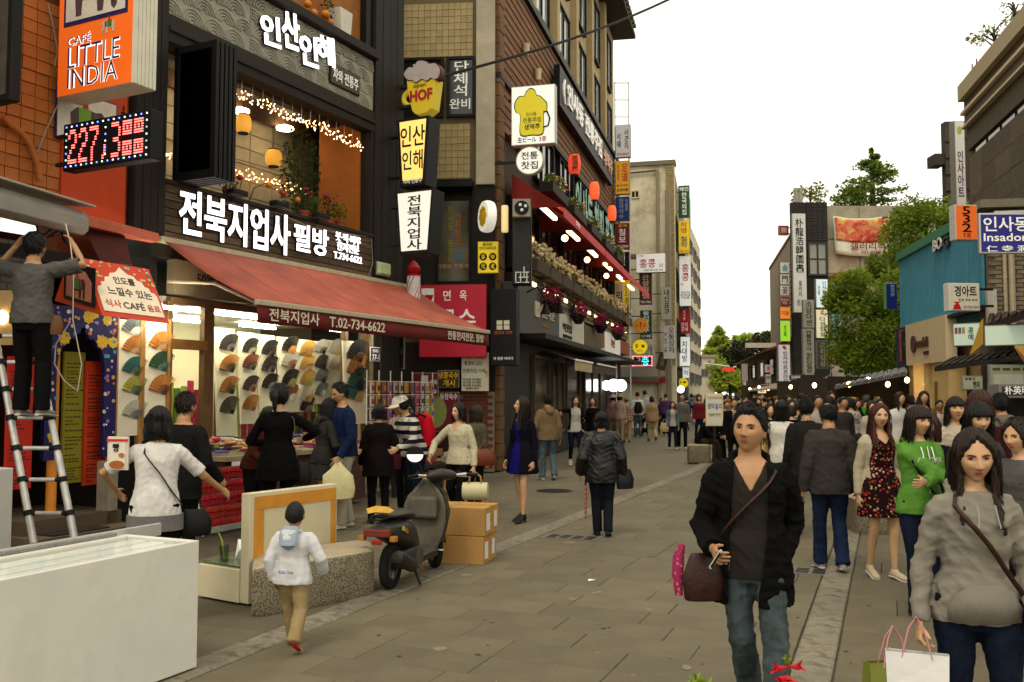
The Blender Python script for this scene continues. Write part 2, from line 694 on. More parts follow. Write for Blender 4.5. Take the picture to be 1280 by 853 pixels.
def ik(a,b,l1,l2,hint):
 d=b-a
 r=min(d.length,(l1+l2)*0.999)
 u=d.normalized()
 b=a+u*r
 c=(l1*l1-l2*l2+r*r)/(2*r)
 hh=math.sqrt(max(l1*l1-c*c,0))
 w=hint-u*hint.dot(u)
 w=w.normalized()if w.length>1e-6 else Vector((0,-1,0))
 return a+u*c+w*hh,b
HANG=(0.11,0.05,0.98)
_pc=[0]
def person(label,at,yaw=0,h=1.7,sex='m',lean=3,twist=0,arms=(HANG,HANG),legs=((.02,0,0),(-.02,0,0)),seat=None,head=(0,0,0),hk=1.0,hair=None,top=None,inner=None,bottom=None,shoes=(0.02,0.02,0.02),heel=0.0,skin=None,lod=None,face=True,wide=1.0,curl=(0.6,0.6),group=None,elbow=(None,None),hat=None,lips=None,socks=None,cat='person'):
 """a standing, walking or seated figure that faces -y before yaw; at = place of the feet on the ground"""
 _pc[0]+=1
 seed=_pc[0]*13
 skin=skin or(SKIN if sex=='m' else SKINL)
 k=h/1.72
 dist=lod or(Vector(at)-Vector((0,0,CAM_Z))).length
 vox=max(0.0042,0.00085*dist)
 root=thing('person',label,cat,None,at,group,R(yaw))
 wk=k*wide
 # ---- skeleton
 ank,hip,knee,shd,elb,wri=[None]*2,[None]*2,[None]*2,[None]*2,[None]*2,[None]*2
 Lt=.245*h
 hz=9
 for i,sd in((0,1),(1,-1)):
  lg=legs[i]
  ank[i]=Vector((sd*(.053*h+lg[1]*h),-lg[0]*h,.047*h+lg[2]*h+heel*0.6))
  dx,dy=ank[i].x-sd*.052*h,ank[i].y
  hz=min(hz,ank[i].z+math.sqrt(max((2*Lt*.997)**2-dx*dx-dy*dy,0.01)))
 if seat is not None:
  hz=seat
 la=R(lean)
 tw=R(twist)
 upv=Vector((0,-math.sin(la),math.cos(la)))
 B=Vector((0,0,hz))
 def sp(d):
  d*=h
  if d<=0:
   return B+Vector((0,0,d))
  return B+upv*d+Vector((0,-0.006*math.sin(d/h*10),0))
 def xa(d):
  a=tw*min(max(d/.25,0),1)
  return Vector((math.cos(a),math.sin(a),0))
 for i,sd in((0,1),(1,-1)):
  hip[i]=B+Vector((sd*.052*h,0,0))
  knee[i],ank[i]=ik(hip[i],ank[i],Lt,Lt,Vector((sd*.1,-1,.05)))
  sw=(.101 if sex=='m' else .090)*h*wide
  shd[i]=sp(.252)+xa(.3)*(sd*sw)
  A=.172*h+.148*h
  a=arms[i]
  hv=elbow[i]or(0.22,-0.95,-0.1)
  xs,fw=xa(.3),upv.cross(xa(.3))*-1
  fw=Vector((xs.y,-xs.x,0))
  wt=shd[i]+(xs*(a[0]*sd)+fw*a[1]+Vector((0,0,-a[2])))*A
  elb[i],wri[i]=ik(shd[i],wt,.172*h,.148*h,xs*(hv[0]*sd)+fw*hv[1]+Vector((0,0,hv[2])))
  # ---- body: one continuous surface
 td,tx,ty=TORSO[sex]
 ac=Acc()
 ds=np.array(td)
 ac.add(loft([sp(d)for d in ds],[r*wk for r in tx],[r*wk for r in ty],xa(.1),16))
 hc=sp(.283)+upv*(.102*h)+Vector((0,-.024*k,0))
 hy,hp,ht=[R(v)for v in head]
 HR=Matrix.Rotation(hy,3,'Z')@Matrix.Rotation(hp,3,'X')@Matrix.Rotation(ht,3,'Y')
 HRn=np.array(HR)
 hs=k*hk
 hc=Vector(hc)+(Vector((0,0,.117*(hs-k)))if hk!=1 else Vector((0,0,0)))
 hcn=np.array(hc)
 def hw(p):
  return(np.asarray(p)*hs)@HRn.T+hcn
 nr_=.056*k if sex=='m' else .047*k
 ac.add(loft([sp(.27),sp(.30),hc+HR@Vector((0,.016*hs,-.055*hs))],[nr_*1.25,nr_,nr_*.97],None,None,12))
 D,F=_dirs(_HU,_HV)
 fine=vox<0.016
 ac.add((hw(head_pts(D,sex,fine)),F))
 for sd in(1,-1):
  e=MB()
  e.ball((0,0,0),.010,.021,.032,None,8)
  ac.add((hw(np.array(e.v)+np.array([sd*.079,.012,-.008])),e.f))
 ar=(.049,.043,.040,.030,.0245)if sex=='m' else(.042,.036,.034,.026,.021)
 hands=[]
 for i,sd in((0,1),(1,-1)):
  s,e,w=shd[i],elb[i],wri[i]
  si=sp(.272).lerp(s,.55)
  ac.add(loft([sp(.285).lerp(s,.25),si,s.lerp(si,.12)+upv*.004*h,s.lerp(e,.12),s.lerp(e,.45),e,e.lerp(w,.35),w],[.022*wk,.034*wk,ar[0]*.80*wk,ar[0]*.98*wk]+[r*wk for r in ar[1:]],None,None,12))
  fd=(w-e).normalized()
  pn=Vector((sd,0,0))-fd*fd.x*sd
  pn=pn.normalized()if pn.length>.2 else Vector((0,1,0))
  ac_d=fd.cross(pn)*sd
  if ac_d.y>0 and abs(fd.z)>.6:
   ac_d=-ac_d
  c=curl[i]
  pc=w+fd*.05*k
  ac.add(loft([w-fd*.015*k,w+fd*.02*k,w+fd*.055*k,w+fd*.088*k],[.024*k,.032*k,.040*k,.037*k],[.018*k,.015*k,.0145*k,.012*k],ac_d,10))
  for q,(o,ln)in enumerate(((.031,.066),(.0105,.074),(-.0105,.069),(-.030,.054))):
   p0=w+fd*.080*k+ac_d*(o*k)
   d0=(fd+ac_d*(o*3.2)).normalized()
   a1,a2=c*.55+.05*q,c*1.25+.08*q
   d1=(d0*math.cos(a1)-pn*math.sin(a1))
   d2=(d0*math.cos(a2)-pn*math.sin(a2))
   p1=p0+d1*ln*.5*k
   p2=p1+d2*ln*.5*k
   rr=max(.0088*k,vox*.9)
   ac.add(loft([p0-d0*.02*k,p0,p1,p2,p2+d2*.006*k],[rr,rr,rr*.93,rr*.8,rr*.4],None,pn,7))
  t0=w+fd*.03*k+ac_d*.026*k
  td1=(fd*.75+ac_d*.62-pn*.25*(1+c)).normalized()
  t1=t0+td1*.038*k
  t2=t1+(td1+fd*.5-pn*.2*c).normalized()*.03*k
  rr=max(.0105*k,vox*.95)
  ac.add(loft([t0-td1*.012*k,t0,t1,t2],[rr*1.2,rr*1.25,rr,rr*.6],None,pn,7))
  hands.append((w+fd*.07*k,fd,pn))
 lr=(.084,.072,.053,.050,.047,.034,.033)if sex=='m' else(.083,.069,.050,.047,.045,.030,.029)
 for i in(0,1):
  H,K,N=hip[i],knee[i],ank[i]
  bk=Vector((0,.012*k,0))
  ac.add(loft([H+Vector((0,0,.03*k)),H.lerp(K,.4),K,K.lerp(N,.15),K.lerp(N,.38)+bk,K.lerp(N,.85),N],[r*wk for r in lr],None,Vector((1,0,0)),12))
 co,nr,lp,ls=solid(ac,vox,1,.3 if vox<.014 else .5)
 fmat=None
 body=skin_obj('body',co,lp,ls,skin,root)
 # ---- feet and shoes
 sm=shoes if not isinstance(shoes,(tuple,list))else M(tuple(shoes),0.5,0.2,12,.15,60)
 for i,sd in((0,1),(1,-1)):
  lg=legs[i]
  pit=R(lg[3])if len(lg)>3 else 0
  N=ank[i]
  fd=Vector((sd*.13,-math.cos(pit),-math.sin(pit))).normalized()
  dn=Vector((0,math.sin(pit)*-1,-math.cos(pit)))if pit else Vector((0,0,-1))
  fd2=(fd+Vector((0,0,-heel*4.0))).normalized()if heel else fd
  a=Acc()
  zb=.075*k
  heelp=N+dn*(zb*.52)-fd*.045*k
  pts=[heelp-fd2*.012*k,heelp+fd2*.02*k,N+dn*zb*.5+fd2*.03*k,N+dn*zb*.62+fd2*.095*k,N+dn*zb*.74+fd2*.15*k,N+dn*zb*.78+fd2*.188*k]
  if heel:
   for q in(3,4,5):
    pts[q]=pts[q]+Vector((0,0,-heel*.15))
  a.add(loft(pts,[.026*k,.036*k,.037*k,.042*k,.040*k,.024*k],[.024*k,.040*k,.042*k,.030*k,.022*k,.014*k],Vector((1,0,0)),12))
  a.add(loft([N+dn*.035*k,N+Vector((0,0,.012*k))],[.040*k,.038*k]if not heel else[.03*k,.03*k],None,Vector((1,0,0)),10))
  if heel:
   a.add(loft([heelp,heelp-Vector((0,0,heel*.9+.03))],[.014*k+vox,.007*k+vox*.6],None,None,8))
  c2,n2,lp2,ls2=solid(a,min(max(vox,.006),.018),1)
  if socks is not None:
   pass
  so=skin_obj('shoe',c2,lp2,ls2,sm,root)
  if dist<16 and not heel:
   mb=MB()
   vs=[p+dn*zb*.27 for p in pts]
   V,Fq=loft(vs,[.030*k,.040*k,.041*k,.046*k,.044*k,.028*k],[.011*k]*6,Vector((1,0,0)),10)
   mb.add(V,Fq,M((.5,.48,.44),.6,.1)if(sum(shoes)if isinstance(shoes,(tuple,list))else 1)>.1 else BLACKM)
   mb.build('sole',so,smooth=True)
   # ---- trousers or skirt
 info=dict(root=root,hands=hands,sp=sp,xa=xa,h=h,k=k,wk=wk,sex=sex,hc=hc,HR=HR,wri=wri,elb=elb,shd=shd,vox=vox,td=td,tx=tx,ty=ty,hip=hip,knee=knee,ank=ank)
 cv=max(vox*1.25,.0075)
 if bottom:
  b=bottom
  kind=b.get('kind','trousers')
  a=Acc()
  ez=b.get('ease',.012)
  if kind in('trousers','shorts'):
   zz=(-.075,-.02,.03,.065)
   a.add(loft([sp(d)for d in zz],[np.interp(d,td,tx)*wk+e_ for d,e_ in zip(zz,(ez,ez,.006,.004))],[np.interp(d,td,ty)*wk+e_ for d,e_ in zip(zz,(ez,ez,.006,.004))],xa(0),16))
   ah=b.get('cuff',.058)
   kr=b.get('knee',.064)
   for i in(0,1):
    H,K,N=hip[i],knee[i],ank[i]
    end=N+Vector((0,0,-.02*k))if kind=='trousers' else K.lerp(H,.05)
    pts=[H+Vector((0,0,.03*k)),H.lerp(K,.4),K,K.lerp(end,.4),K.lerp(end,.8),end]
    rr=[.088*k+ez,.079*k+ez*.8,kr*k,(kr*.55+ah*.45)*k,ah*k,ah*k]
    a.add(loft(pts,[r*wide for r in rr],None,Vector((1,0,0)),12))
   nm='trousers' if kind=='trousers' else 'shorts'
  else:
   ln=b.get('len',.2)
   fl=b.get('flare',.05)
   dd=np.linspace(-ln,.07,8)
   sway=Vector((0,(ank[0].y+ank[1].y)*.15,0))
   a.add(loft([sp(d)+sway*(max(-d,0)/ln)for d in dd],[np.interp(max(d,-.02),td,tx)*wk+ez+fl*max(-d,0)/ln for d in dd],[np.interp(max(d,-.02),td,ty)*wk+ez+fl*max(-d,0)/ln for d in dd],xa(0),20))
   nm='skirt'
  c2,n2,lp2,ls2=solid(a,cv*1.3,2)
  c2=wrinkle(c2,n2,b.get('wr',.0045)*k,seed+1,1.0)
  if kind=='skirt' and b.get('pleat'):
   an=np.arctan2(c2[:,0],-c2[:,1])
   z0=B.z
   c2=c2+n2*(np.sin(an*22)*.007*np.clip((z0-c2[:,2])/.3,0,1))[:,None]
  skin_obj(nm,c2,lp2,ls2,b['mat'],root)
  # ---- upper garments
 def garment(nm,g,sd_,base):
  a=Acc()
  ez=g.get('ease',.019)+base
  hem=g.get('hem',-.06)
  fl=g.get('flare',0.0)
  dd=np.unique(np.concatenate([np.linspace(hem,.2,8),[.235,.262,.280,g.get('neck',.292)]]))
  bx=g.get('box',0.0)
  def rr(t,d):
   v=np.interp(max(d,-.02),td,t)*wk
   if bx:
    v=v*(1-bx)+bx*np.interp(.2,td,t)*wk if d<.2 else v
   return v+ez*(1 if d<.25 else .7)+.008*(d<.09)+fl*max(.09-d,0)/max(.09-hem,.01)
  sway=Vector((0,(ank[0].y+ank[1].y)*.12,0))
  lo=hem if hem<-.1 else -.1
  a.add(loft([sp(d)+sway*(min(d,0)/lo)for d in dd],[rr(tx,d)for d in dd],[rr(ty,d)for d in dd],xa(.1),20))
  sl=g.get('sleeve',1.0)
  sr=g.get('sr',.0)
  for i,sd in((0,1),(1,-1)):
   s,e,w=shd[i],elb[i],wri[i]
   si=sp(.272).lerp(s,.55)
   path=[sp(.284).lerp(s,.2),si,s.lerp(si,.10)+upv*.004*h,s.lerp(e,.12)]
   f=[.020,.033,ar[0]*.86,ar[0]*1.04]
   if sl>=.99:
    path+=[s.lerp(e,.5),e,e.lerp(w,.5),w+(w-e).normalized()*g.get('long',.0)]
    f+=[ar[1]*1.12,ar[2]*1.15,ar[3]*1.3,ar[4]*1.35]
   elif sl>.05:
    m=s.lerp(e,min(sl*2,1))
    path+=[s.lerp(m,.5),m]
    f+=[ar[1]*1.15,ar[1]*1.2]
    if sl>.5:
     path+=[e.lerp(w,(sl-.5)*2)]
     f+=[ar[3]*1.3]
   if sl>.01:
    a.add(loft(path,[r*wk+ez*.75+sr for r in f],None,None,12))
  if g.get('hood'):
   nb=sp(.285)
   q=[]
   for t in np.linspace(-2.45,2.45,13):
    q.append(nb+xa(.3)*(math.sin(t)*.098*wk)+Vector((0,math.cos(t)*.088*wk+.012,.028*k+.014*math.cos(t)-.045*max(abs(t)-1.2,0))))
   rs=[.020*k+.016*k*max(math.cos(t),0)for t in np.linspace(-2.45,2.45,13)]
   a.add(loft(q,rs,[r*1.25 for r in rs],None,10))
   a.add(loft([nb+Vector((0,.095*wk+ez,.03)),nb+Vector((0,.125*wk+ez,-.05*k)),nb+Vector((0,.105*wk+ez,-.135*k))],[.10*wk,.085*wk,.02],[.035,.042,.012],xa(.3),12))
  if g.get('collar'):
   nb=sp(.288)
   q,rs=[],[]
   for t in np.linspace(-2.6,2.6,13):
    q.append(nb+xa(.3)*(math.sin(t)*.078*wk)+Vector((0,math.cos(t)*.068*wk-.004,.012*k*math.cos(t)-.03*max(abs(t)-1.5,0))))
    rs.append(.012*k)
   a.add(loft(q,rs,[r*2.4 for r in rs],Vector((0,.3,0)),8))
  c2,n2,lp2,ls2=solid(a,cv,2)
  c2=wrinkle(c2,n2,g.get('wr',.006)*k,sd_,1.0)
  rel=c2-np.array(B)
  along=rel@np.array(upv)/h
  X=c2@np.array(xa(.2))
  op=g.get('open')
  drop=np.zeros(len(c2),dtype=bool)
  fr_=rel[:,1]+np.sin(la)*along*h
  if op is not None:
   wdt=np.interp(along,op[0],op[1])*k
   cx=np.interp(along,op[0],op[2])*k if len(op)>2 else 0
   arm_=np.full(len(c2),9.0)
   for e_,w_ in((elb[0],wri[0]),(elb[1],wri[1])):
    e_,w_=np.array(e_),np.array(w_)
    t_=np.clip(((c2-e_)@(w_-e_))/max((w_-e_)@(w_-e_),1e-6),0,1)
    arm_=np.minimum(arm_,np.linalg.norm(c2-(e_+t_[:,None]*(w_-e_)),axis=1))
   drop|=(np.abs(X-cx)<wdt)&(fr_<.01)&(arm_>.072*k)
  vn=g.get('vneck')
  if vn:
   dep=vn[0]
   drop|=(np.abs(X)<vn[1]*k*np.clip((along-(.288-dep))/dep,0,1.4))&(fr_<.005)&(along>.288-dep)
  if drop.any():
   fi=np.repeat(np.arange(len(ls2)),ls2)
   bad=np.bincount(fi,weights=drop[lp2],minlength=len(ls2))>1.5
   keep=~bad
   lp2=lp2[keep[fi]]
   ls2=ls2[keep]
   us=np.unique(lp2)
   mp=np.zeros(len(c2),dtype=np.int32)
   mp[us]=np.arange(len(us))
   lp2=mp[lp2].astype(np.int32)
   c2=c2[us]
   st_=np.concatenate([[0],np.cumsum(ls2)[:-1]])
   nx_=np.arange(len(lp2))+1
   nx_[st_+ls2-1]=st_
   ed=np.sort(np.stack([lp2,lp2[nx_]],1),1)
   ue,ct=np.unique(ed,axis=0,return_counts=True)
   be=ue[ct==1]
   dg_=np.bincount(be.ravel(),minlength=len(c2))
   for _ in range(8):
    acc_=np.zeros_like(c2)
    np.add.at(acc_,be[:,0],c2[be[:,1]])
    np.add.at(acc_,be[:,1],c2[be[:,0]])
    q_=dg_==2
    c2[q_]=.5*c2[q_]+.25*acc_[q_]
  o=skin_obj(nm,c2,lp2,ls2,g['mat'],root)
  if drop.any():
   t_=o.modifiers.new('t','SOLIDIFY')
   t_.thickness,t_.offset=.006,-1
  return o
 if inner:
  info['inner']=garment(inner.get('name','shirt'),inner,seed+2,0)
 if top:
  info['top']=garment(top.get('name','jacket'),top,seed+3,.012 if inner else 0)
  # ---- hair
 if hair:
  st,hm=hair[0],hair[1]
  D2,F2=_dirs(56,40)
  base=head_pts(D2,sex,False)
  az=np.degrees(np.abs(np.arctan2(D2[:,0],-D2[:,1])))
  if st in('short','buzz','bald'):
   hl=([0,20,38,55,72,86,100,180],[.70,.74,.72,.56,.20,-.04,-.36,-.62])
   th=.0135 if st=='short' else .006
  elif st=='fringe':
   hl=([0,45,60,72,90,180],[.26,.26,.16,-.35,-.62,-.75])
   th=.022
  else:
   hl=([0,8,25,42,56,66,90,180],[.84,.80,.66,.42,.05,-.45,-.66,-.75])
   th=.020
  if len(hair)>2 and hair[2]=='messy':
   th*=1.5
  zh=np.interp(az,*hl)
  m=smoothstep(-.05,.07,D2[:,2]-zh)
  zh=zh+.035*np.sin(az*.31+seed)+.025*np.sin(np.degrees(np.arctan2(D2[:,0],-D2[:,1]))*.23+seed)
  m=smoothstep(-.05,.07,D2[:,2]-zh)
  tk=th*((.30+1.25*np.clip(D2[:,2]+.1,0,1))if st=='short' else(0.75+.5*np.clip(D2[:,2],0,1)))
  if st=='bald':
   m=m*smoothstep(.93,.84,D2[:,2])
  off=tk*m-.012*(1-m)
  an=np.arctan2(D2[:,0],-D2[:,1])
  pts=base+D2*off[:,None]
  a=Acc()
  a.add((hw(pts),F2))
  def hp_(x,y,z):
   return Vector(hw(np.array([[x,y,z]]))[0])
  if st in('long','bob','fringe','verylong'):
   ln={'long':-.30,'bob':-.125,'fringe':-.14,'verylong':-.44}[st]
   if len(hair)>2 and not isinstance(hair[2],str):
    ln=hair[2]
   g=np.random.RandomState(seed)
   for t in np.linspace(-1,1,19):
    aa=t*2.0
    x0,y0=math.sin(aa)*.083,math.cos(aa)*.092+.012
    wob=(g.rand()-.5)*.02
    l2=ln+g.rand()*.03+(.05 if abs(t)>.8 and st!='verylong' else 0)
    bx=1.0 if st in('bob','fringe')else .92
    top_=hp_(x0*.8,y0*.75,.06)
    p1=hp_(x0*1.05,y0*1.02,-.02)
    p2=hp_(x0*1.08*bx+wob,y0*1.0*bx,-.02+(ln+.02)*.5)
    p3=Vector((hcn[0],hcn[1],hcn[2]))+Vector((0,0,l2*hs))+Matrix.Rotation(hy*.6,3,'Z')@Vector(((x0*(1.12 if st!='bob' else .95)+wob)*hs,(y0*.95+(.045 if st in('long','verylong')else 0))*hs,0))
    if abs(t)>.7 and st in('long','verylong'):
     p3+=Matrix.Rotation(hy*.6,3,'Z')@Vector((0,-.135*hs,0))
     p2+=Matrix.Rotation(hy*.6,3,'Z')@Vector((0,-.045*hs,0))
    a.add(loft([top_,p1,p2,p3],[.018*hs,.021*hs,.020*hs,.009*hs],[.013*hs,.015*hs,.014*hs,.008*hs],Vector((math.cos(aa),-math.sin(aa),0)),7))
  if st=='pony':
   a.add(loft([hp_(0,.10,.05),hp_(0,.14,.055),hp_(0,.165,0),hp_(.01,.155,-.10),hp_(.01,.14,-.19)],[.018*hs,.03*hs,.036*hs,.03*hs,.008*hs],None,None,8))
  if st=='bun':
   b_=MB()
   b_.ball((0,.11,-.01),.045,.04,.045,None,12)
   a.add((hw(np.array(b_.v)),b_.f))
  hv=max(vox*.95,.0048)
  c2,n2,lp2,ls2=solid(a,hv,1)
  rel=(c2-hcn)@HRn/hs
  an=np.arctan2(rel[:,0],-rel[:,1])
  amp=(.0030 if st not in('short','buzz','bald')else .0034)*hs*(0.25 if st=='buzz' else 1)
  lowz=np.clip(-rel[:,2]*9,0,3)
  dsp=np.sin(an*17+rel[:,2]*14)+.8*np.sin(an*31-rel[:,2]*22+1.3)+.6*np.sin(an*53+4*np.sin(rel[:,2]*30))
  if st in('short','buzz','bald'):
   dsp=dsp*.4+1.2*np.sin(rel[:,0]*150+2.2*np.sin(rel[:,1]*50+seed))*np.sin(rel[:,1]*60+rel[:,2]*70)+.6*np.sin(rel[:,0]*330+rel[:,1]*80)
  rn=rel/np.maximum(np.linalg.norm(rel,axis=1),1e-6)[:,None]
  zv=np.interp(np.degrees(np.abs(an)),*hl)
  edge=np.where(rn[:,2]>-.75,smoothstep(-.02,.22,np.abs(rn[:,2]-zv)),1)
  c2=c2+n2*(dsp*amp*(1+lowz*.25)*edge)[:,None]
  ho=skin_obj('hair',c2,lp2,ls2,hm,root)
  if dist<14.5 and st!='buzz':
   g=np.random.RandomState(seed+5)
   mb=MB()
   sr_=max(.0011,vox*.22)
   if st in('short','bald','pony','bun','messy'):
    nn=420 if st=='short' else 160
    for q in np.where(m>.75)[0][g.permutation(int((m>.75).sum()))[:nn]]:
     d=Vector(D2[q])
     t_=Vector((d.x*.8+g.randn()*.5,.5+g.randn()*.45,-.5+g.randn()*.35))
     t_=(t_-d*t_.dot(d)).normalized()
     p0=Vector(pts[q])
     l=(.030 if st=='short' else .045)*(.6+.8*g.rand())
     P3=[p0-d*.003,p0+d*.006+t_*l*.5,p0+d*(.004+.005*g.rand())+t_*l]
     V,Fq=loft([Vector(hw([tuple(v)])[0])for v in P3],[sr_*1.6,sr_*1.6,sr_*.5],None,None,3,False)
     mb.add(V,Fq,hm)
   else:
    for q in range(170):
     a0=(1 if g.rand()<.5 else -1)*R(52+128*g.rand()**.9)
     zt_=.085-.05*g.rand()
     ll=ln*(.75+.3*g.rand())
     wv,ph_=.004+.006*g.rand(),g.rand()*6
     P3=[]
     for t in np.linspace(0,1,7):
      z=zt_+(ll-zt_)*t
      zc=max(z,-.02)
      dd=np.array([[math.sin(a0)*math.sqrt(max(1-(zc/.116)**2,.05)),-math.cos(a0)*math.sqrt(max(1-(zc/.116)**2,.05)),zc/.116]])
      p_=head_pts(dd,sex,False)[0]
      o_=.022+.012*min(max(-z,0)/.1,1)*(st!='bob')+wv*math.sin(ph_+t*5)
      P3.append((p_[0]+dd[0,0]*o_+.004*math.sin(ph_+3*t),p_[1]+dd[0,1]*o_+(.02*max(-z,0)/.2),z))
     V,Fq=loft([Vector(v)for v in hw(np.array(P3))],[sr_*.8]+[sr_*1.5]*5+[sr_*.4],None,None,3,False)
     mb.add(V,Fq,hm)
   mb.build('strand_set',ho,smooth=True,kind='stuff')
   # ---- eyes, brows, lips
 if face and vox<.0135:
  Dg,_=_dirs(120,90)
  HP=head_pts(Dg,sex,True)
  fr=HP[HP[:,1]<-.02]
  def sy(x,z):
   return fr[np.argmin((fr[:,0]-x)**2+(fr[:,2]-z)**2),1]
  for sd in(1,-1):
   ex,ez_=sd*.0315,.009
   yy=sy(ex,ez_)
   mb=MB()
   mb.ball((0,0,0),.0155,.0065,.0046,EYEW,12)
   e=mb.build('eye',root,smooth=True)
   e.matrix_local=Matrix.Translation(Vector(hw([[ex,yy-.0005,ez_]])[0]))@HR.to_4x4()@Matrix.Rotation(sd*-R(14),4,'Z')@Matrix.Rotation(sd*-R(4),4,'Y')@Matrix.Scale(hs,4)
   mb=MB()
   mb.ball((0,-.0046,0),.0068,.0032,.0054,IRIS,10)
   mb.build('iris',e,smooth=True)
   mb=MB()
   mb.tube([(-.0165,-.001,-.001),(-.009,-.0058,.0047),(0,-.0072,.0062),(.009,-.0058,.0047),(.0165,-.001,-.001)],[.0010,.0024,.0030,.0026,.0012],IRIS,6)
   mb.build('eyelid',e,smooth=True)
   mb=MB()
   pts=[]
   for q in np.linspace(0,1,6):
    bx_=sd*(.014+.036*q)
    bz=.026+.006*math.sin(q*2.4)-.003*q
    pts.append(tuple(hw([[bx_,sy(bx_,bz)-.0008,bz]])[0]))
   mb.tube(pts,[.0018*hs,.0038*hs,.004*hs,.0036*hs,.0026*hs,.001*hs],hair[1]if hair else HAIRK,6)
   mb.build('eyebrow',root,smooth=True)
  for sd in(1,-1):
   mb=MB()
   mb.ball(hw([[sd*.0075,sy(sd*.0075,-.0345)-.0015,-.0345]])[0],.0042*hs,.004*hs,.0022*hs,M((.10,.035,.02),.7),8)
   mb.build('nostril',root,smooth=True)
  mb=MB()
  for zz,rz,ww in((-.0535,.0036,.0235),(-.0610,.0046,.0205)):
   pts=[]
   for q in np.linspace(-1,1,9):
    lx=q*ww
    lz=zz-.0022*q*q*(1 if zz>-.056 else -.8)
    pts.append(tuple(hw([[lx,sy(lx,lz)+.0022,lz]])[0]))
   mb.tube(pts,[rz*hs*math.sqrt(max(1-q*q,.06))for q in np.linspace(-1,1,9)],lips or(LIPM if sex=='m' else LIPR),8)
  mb.build('lips',root,smooth=True)
 if hat:
  hat(info,hw)
 return info
def tsurf(i,d,ang,off=0.02):
 """point on the torso of a person: d along the spine (of height), ang 0 = front, 90 = own left"""
 p=i['sp'](d)
 x=i['xa'](.2)
 f=Vector((x.y,-x.x,0))
 a=R(ang)
 return p+x*(math.sin(a)*(np.interp(d,i['td'],i['tx'])*i['wk']+off))+f*(math.cos(a)*(np.interp(d,i['td'],i['ty'])*i['wk']+off))
def pw(i,v):
 return i['root'].matrix_world@Vector(v)
def cap_hat(mat,brim=True,full=False):
 def f(i,hw):
  D,F=_dirs(28,16)
  keep=D.copy()
  keep[:,2]=np.maximum(keep[:,2],.28)
  b=head_pts(D,'m',False)
  b[:,2]=np.maximum(b[:,2],.030)
  pts=b*np.array([1.32,1.28,1.22])
  mb=MB()
  mb.add(hw(pts).tolist(),F,mat)
  if full:
   for r0,r1,z0,z1 in((.10,.17,.038,.018),):
    n=24
    V=[(math.sin(2*math.pi*q/n)*r,-math.cos(2*math.pi*q/n)*r*1.1,z)for r,z in((r0,z0),(r1,z1),(r1,z1-.006),(r0,z0-.008))for q in range(n)]
    Fq=[(a*n+q,a*n+(q+1)%n,((a+1)%4)*n+(q+1)%n,((a+1)%4)*n+q)for a in range(4)for q in range(n)]
    mb.add(hw(np.array(V)).tolist(),Fq,mat)
  elif brim:
   n=12
   t=np.linspace(-1.15,1.15,n)
   V=[]
   for r,z in((.095,.045),(.175,.022),(.175,.015),(.095,.034)):
    V+=[(math.sin(q)*r*(.9 if r>.1 else 1),-.012-math.cos(q)*r,z-.012*abs(math.sin(q)))for q in t]
   Fq=[(a*n+q,a*n+q+1,((a+1)%4)*n+q+1,((a+1)%4)*n+q)for a in range(4)for q in range(n-1)]
   mb.add(hw(np.array(V)).tolist(),Fq,mat)
  mb.build('hat',i['root'],smooth=True)
 return f
 # --- street plan
H_ST,H_FS,H_WB,H_RT=R(22.15),R(26),R(14.3),R(9)
ST0=Vector((-1.83,6.04,0))
SU=Vector((math.sin(H_ST),math.cos(H_ST),0))
SR=Vector((math.cos(H_ST),-math.sin(H_ST),0))
ST=Frame(ST0.x,ST0.y,math.pi/2-H_ST)
RW=3.36
FS=Frame(-5.08,12.05,math.pi/2-H_FS)
WB=Frame(-0.32,20.79,math.pi/2-H_WB)
def stp(s,t,z=0.0):
 return ST0+SU*s+SR*t+Vector((0,0,z))
PAVE=M((0.172,0.152,0.104),0.8,0.17,2.2,0.35,70)
PAVE2=M((0.158,0.138,0.094),0.82,0.18,2.0,0.4,60)
JOINT=M((0.10,0.085,0.058),0.9,0.3,6,0.4,60)
FARP=M((0.172,0.152,0.104),0.8,0.2,0.8,0.3,40)
KERB=M((0.235,0.215,0.165),0.85,kind='blotch',col2=(0.155,0.138,0.105),p=7.0,var=0.25,sc=12,bump=0.7,bsc=45)
mb=MB()
mb.quad((-400,-60,-.03),(400,-60,-.03),(400,700,-.03),(-400,700,-.03),FARP)
mb.build('ground',kind='structure')
mb=MB()
def strip(mb,pts,z,mat):
 for a,b in zip(pts[:-1],pts[1:]):
  mb.quad((*a[0],z),(*a[1],z),(*b[1],z),(*b[0],z),mat)
far_l=[stp(13.5,0),stp(16,0),Vector((5.6,25,0)),Vector((9.0,38,0)),Vector((13.5,56,0)),Vector((21,95,0)),Vector((30,150,0))]
far_r=[stp(13.5,RW),stp(16,RW),Vector((9.2,24.5,0)),Vector((13.0,38,0)),Vector((17.5,56,0)),Vector((25.5,95,0)),Vector((36,150,0))]
strip(mb,[((a.x,a.y),(b.x,b.y))for a,b in zip(far_l,far_r)],-0.004,PAVE)
mb.quad(stp(-8,0,-.014),stp(-8,RW,-.014),stp(13.5,RW,-.014),stp(13.5,0,-.014),JOINT)
road=mb.build('street',kind='structure')
mb=MB()
mb.quad(stp(-8,-9,-.016),stp(-8,0,-.016),stp(13.5,0,-.016),stp(13.5,-9,-.016),JOINT)
pavl=mb.build('pavement',kind='structure')
mb=MB()
mb.quad(stp(-8,RW,-.018),stp(-8,RW+6,-.018),stp(13.5,RW+6,-.018),stp(13.5,RW,-.018),JOINT)
pavr=mb.build('pavement',kind='structure')
_sl={}
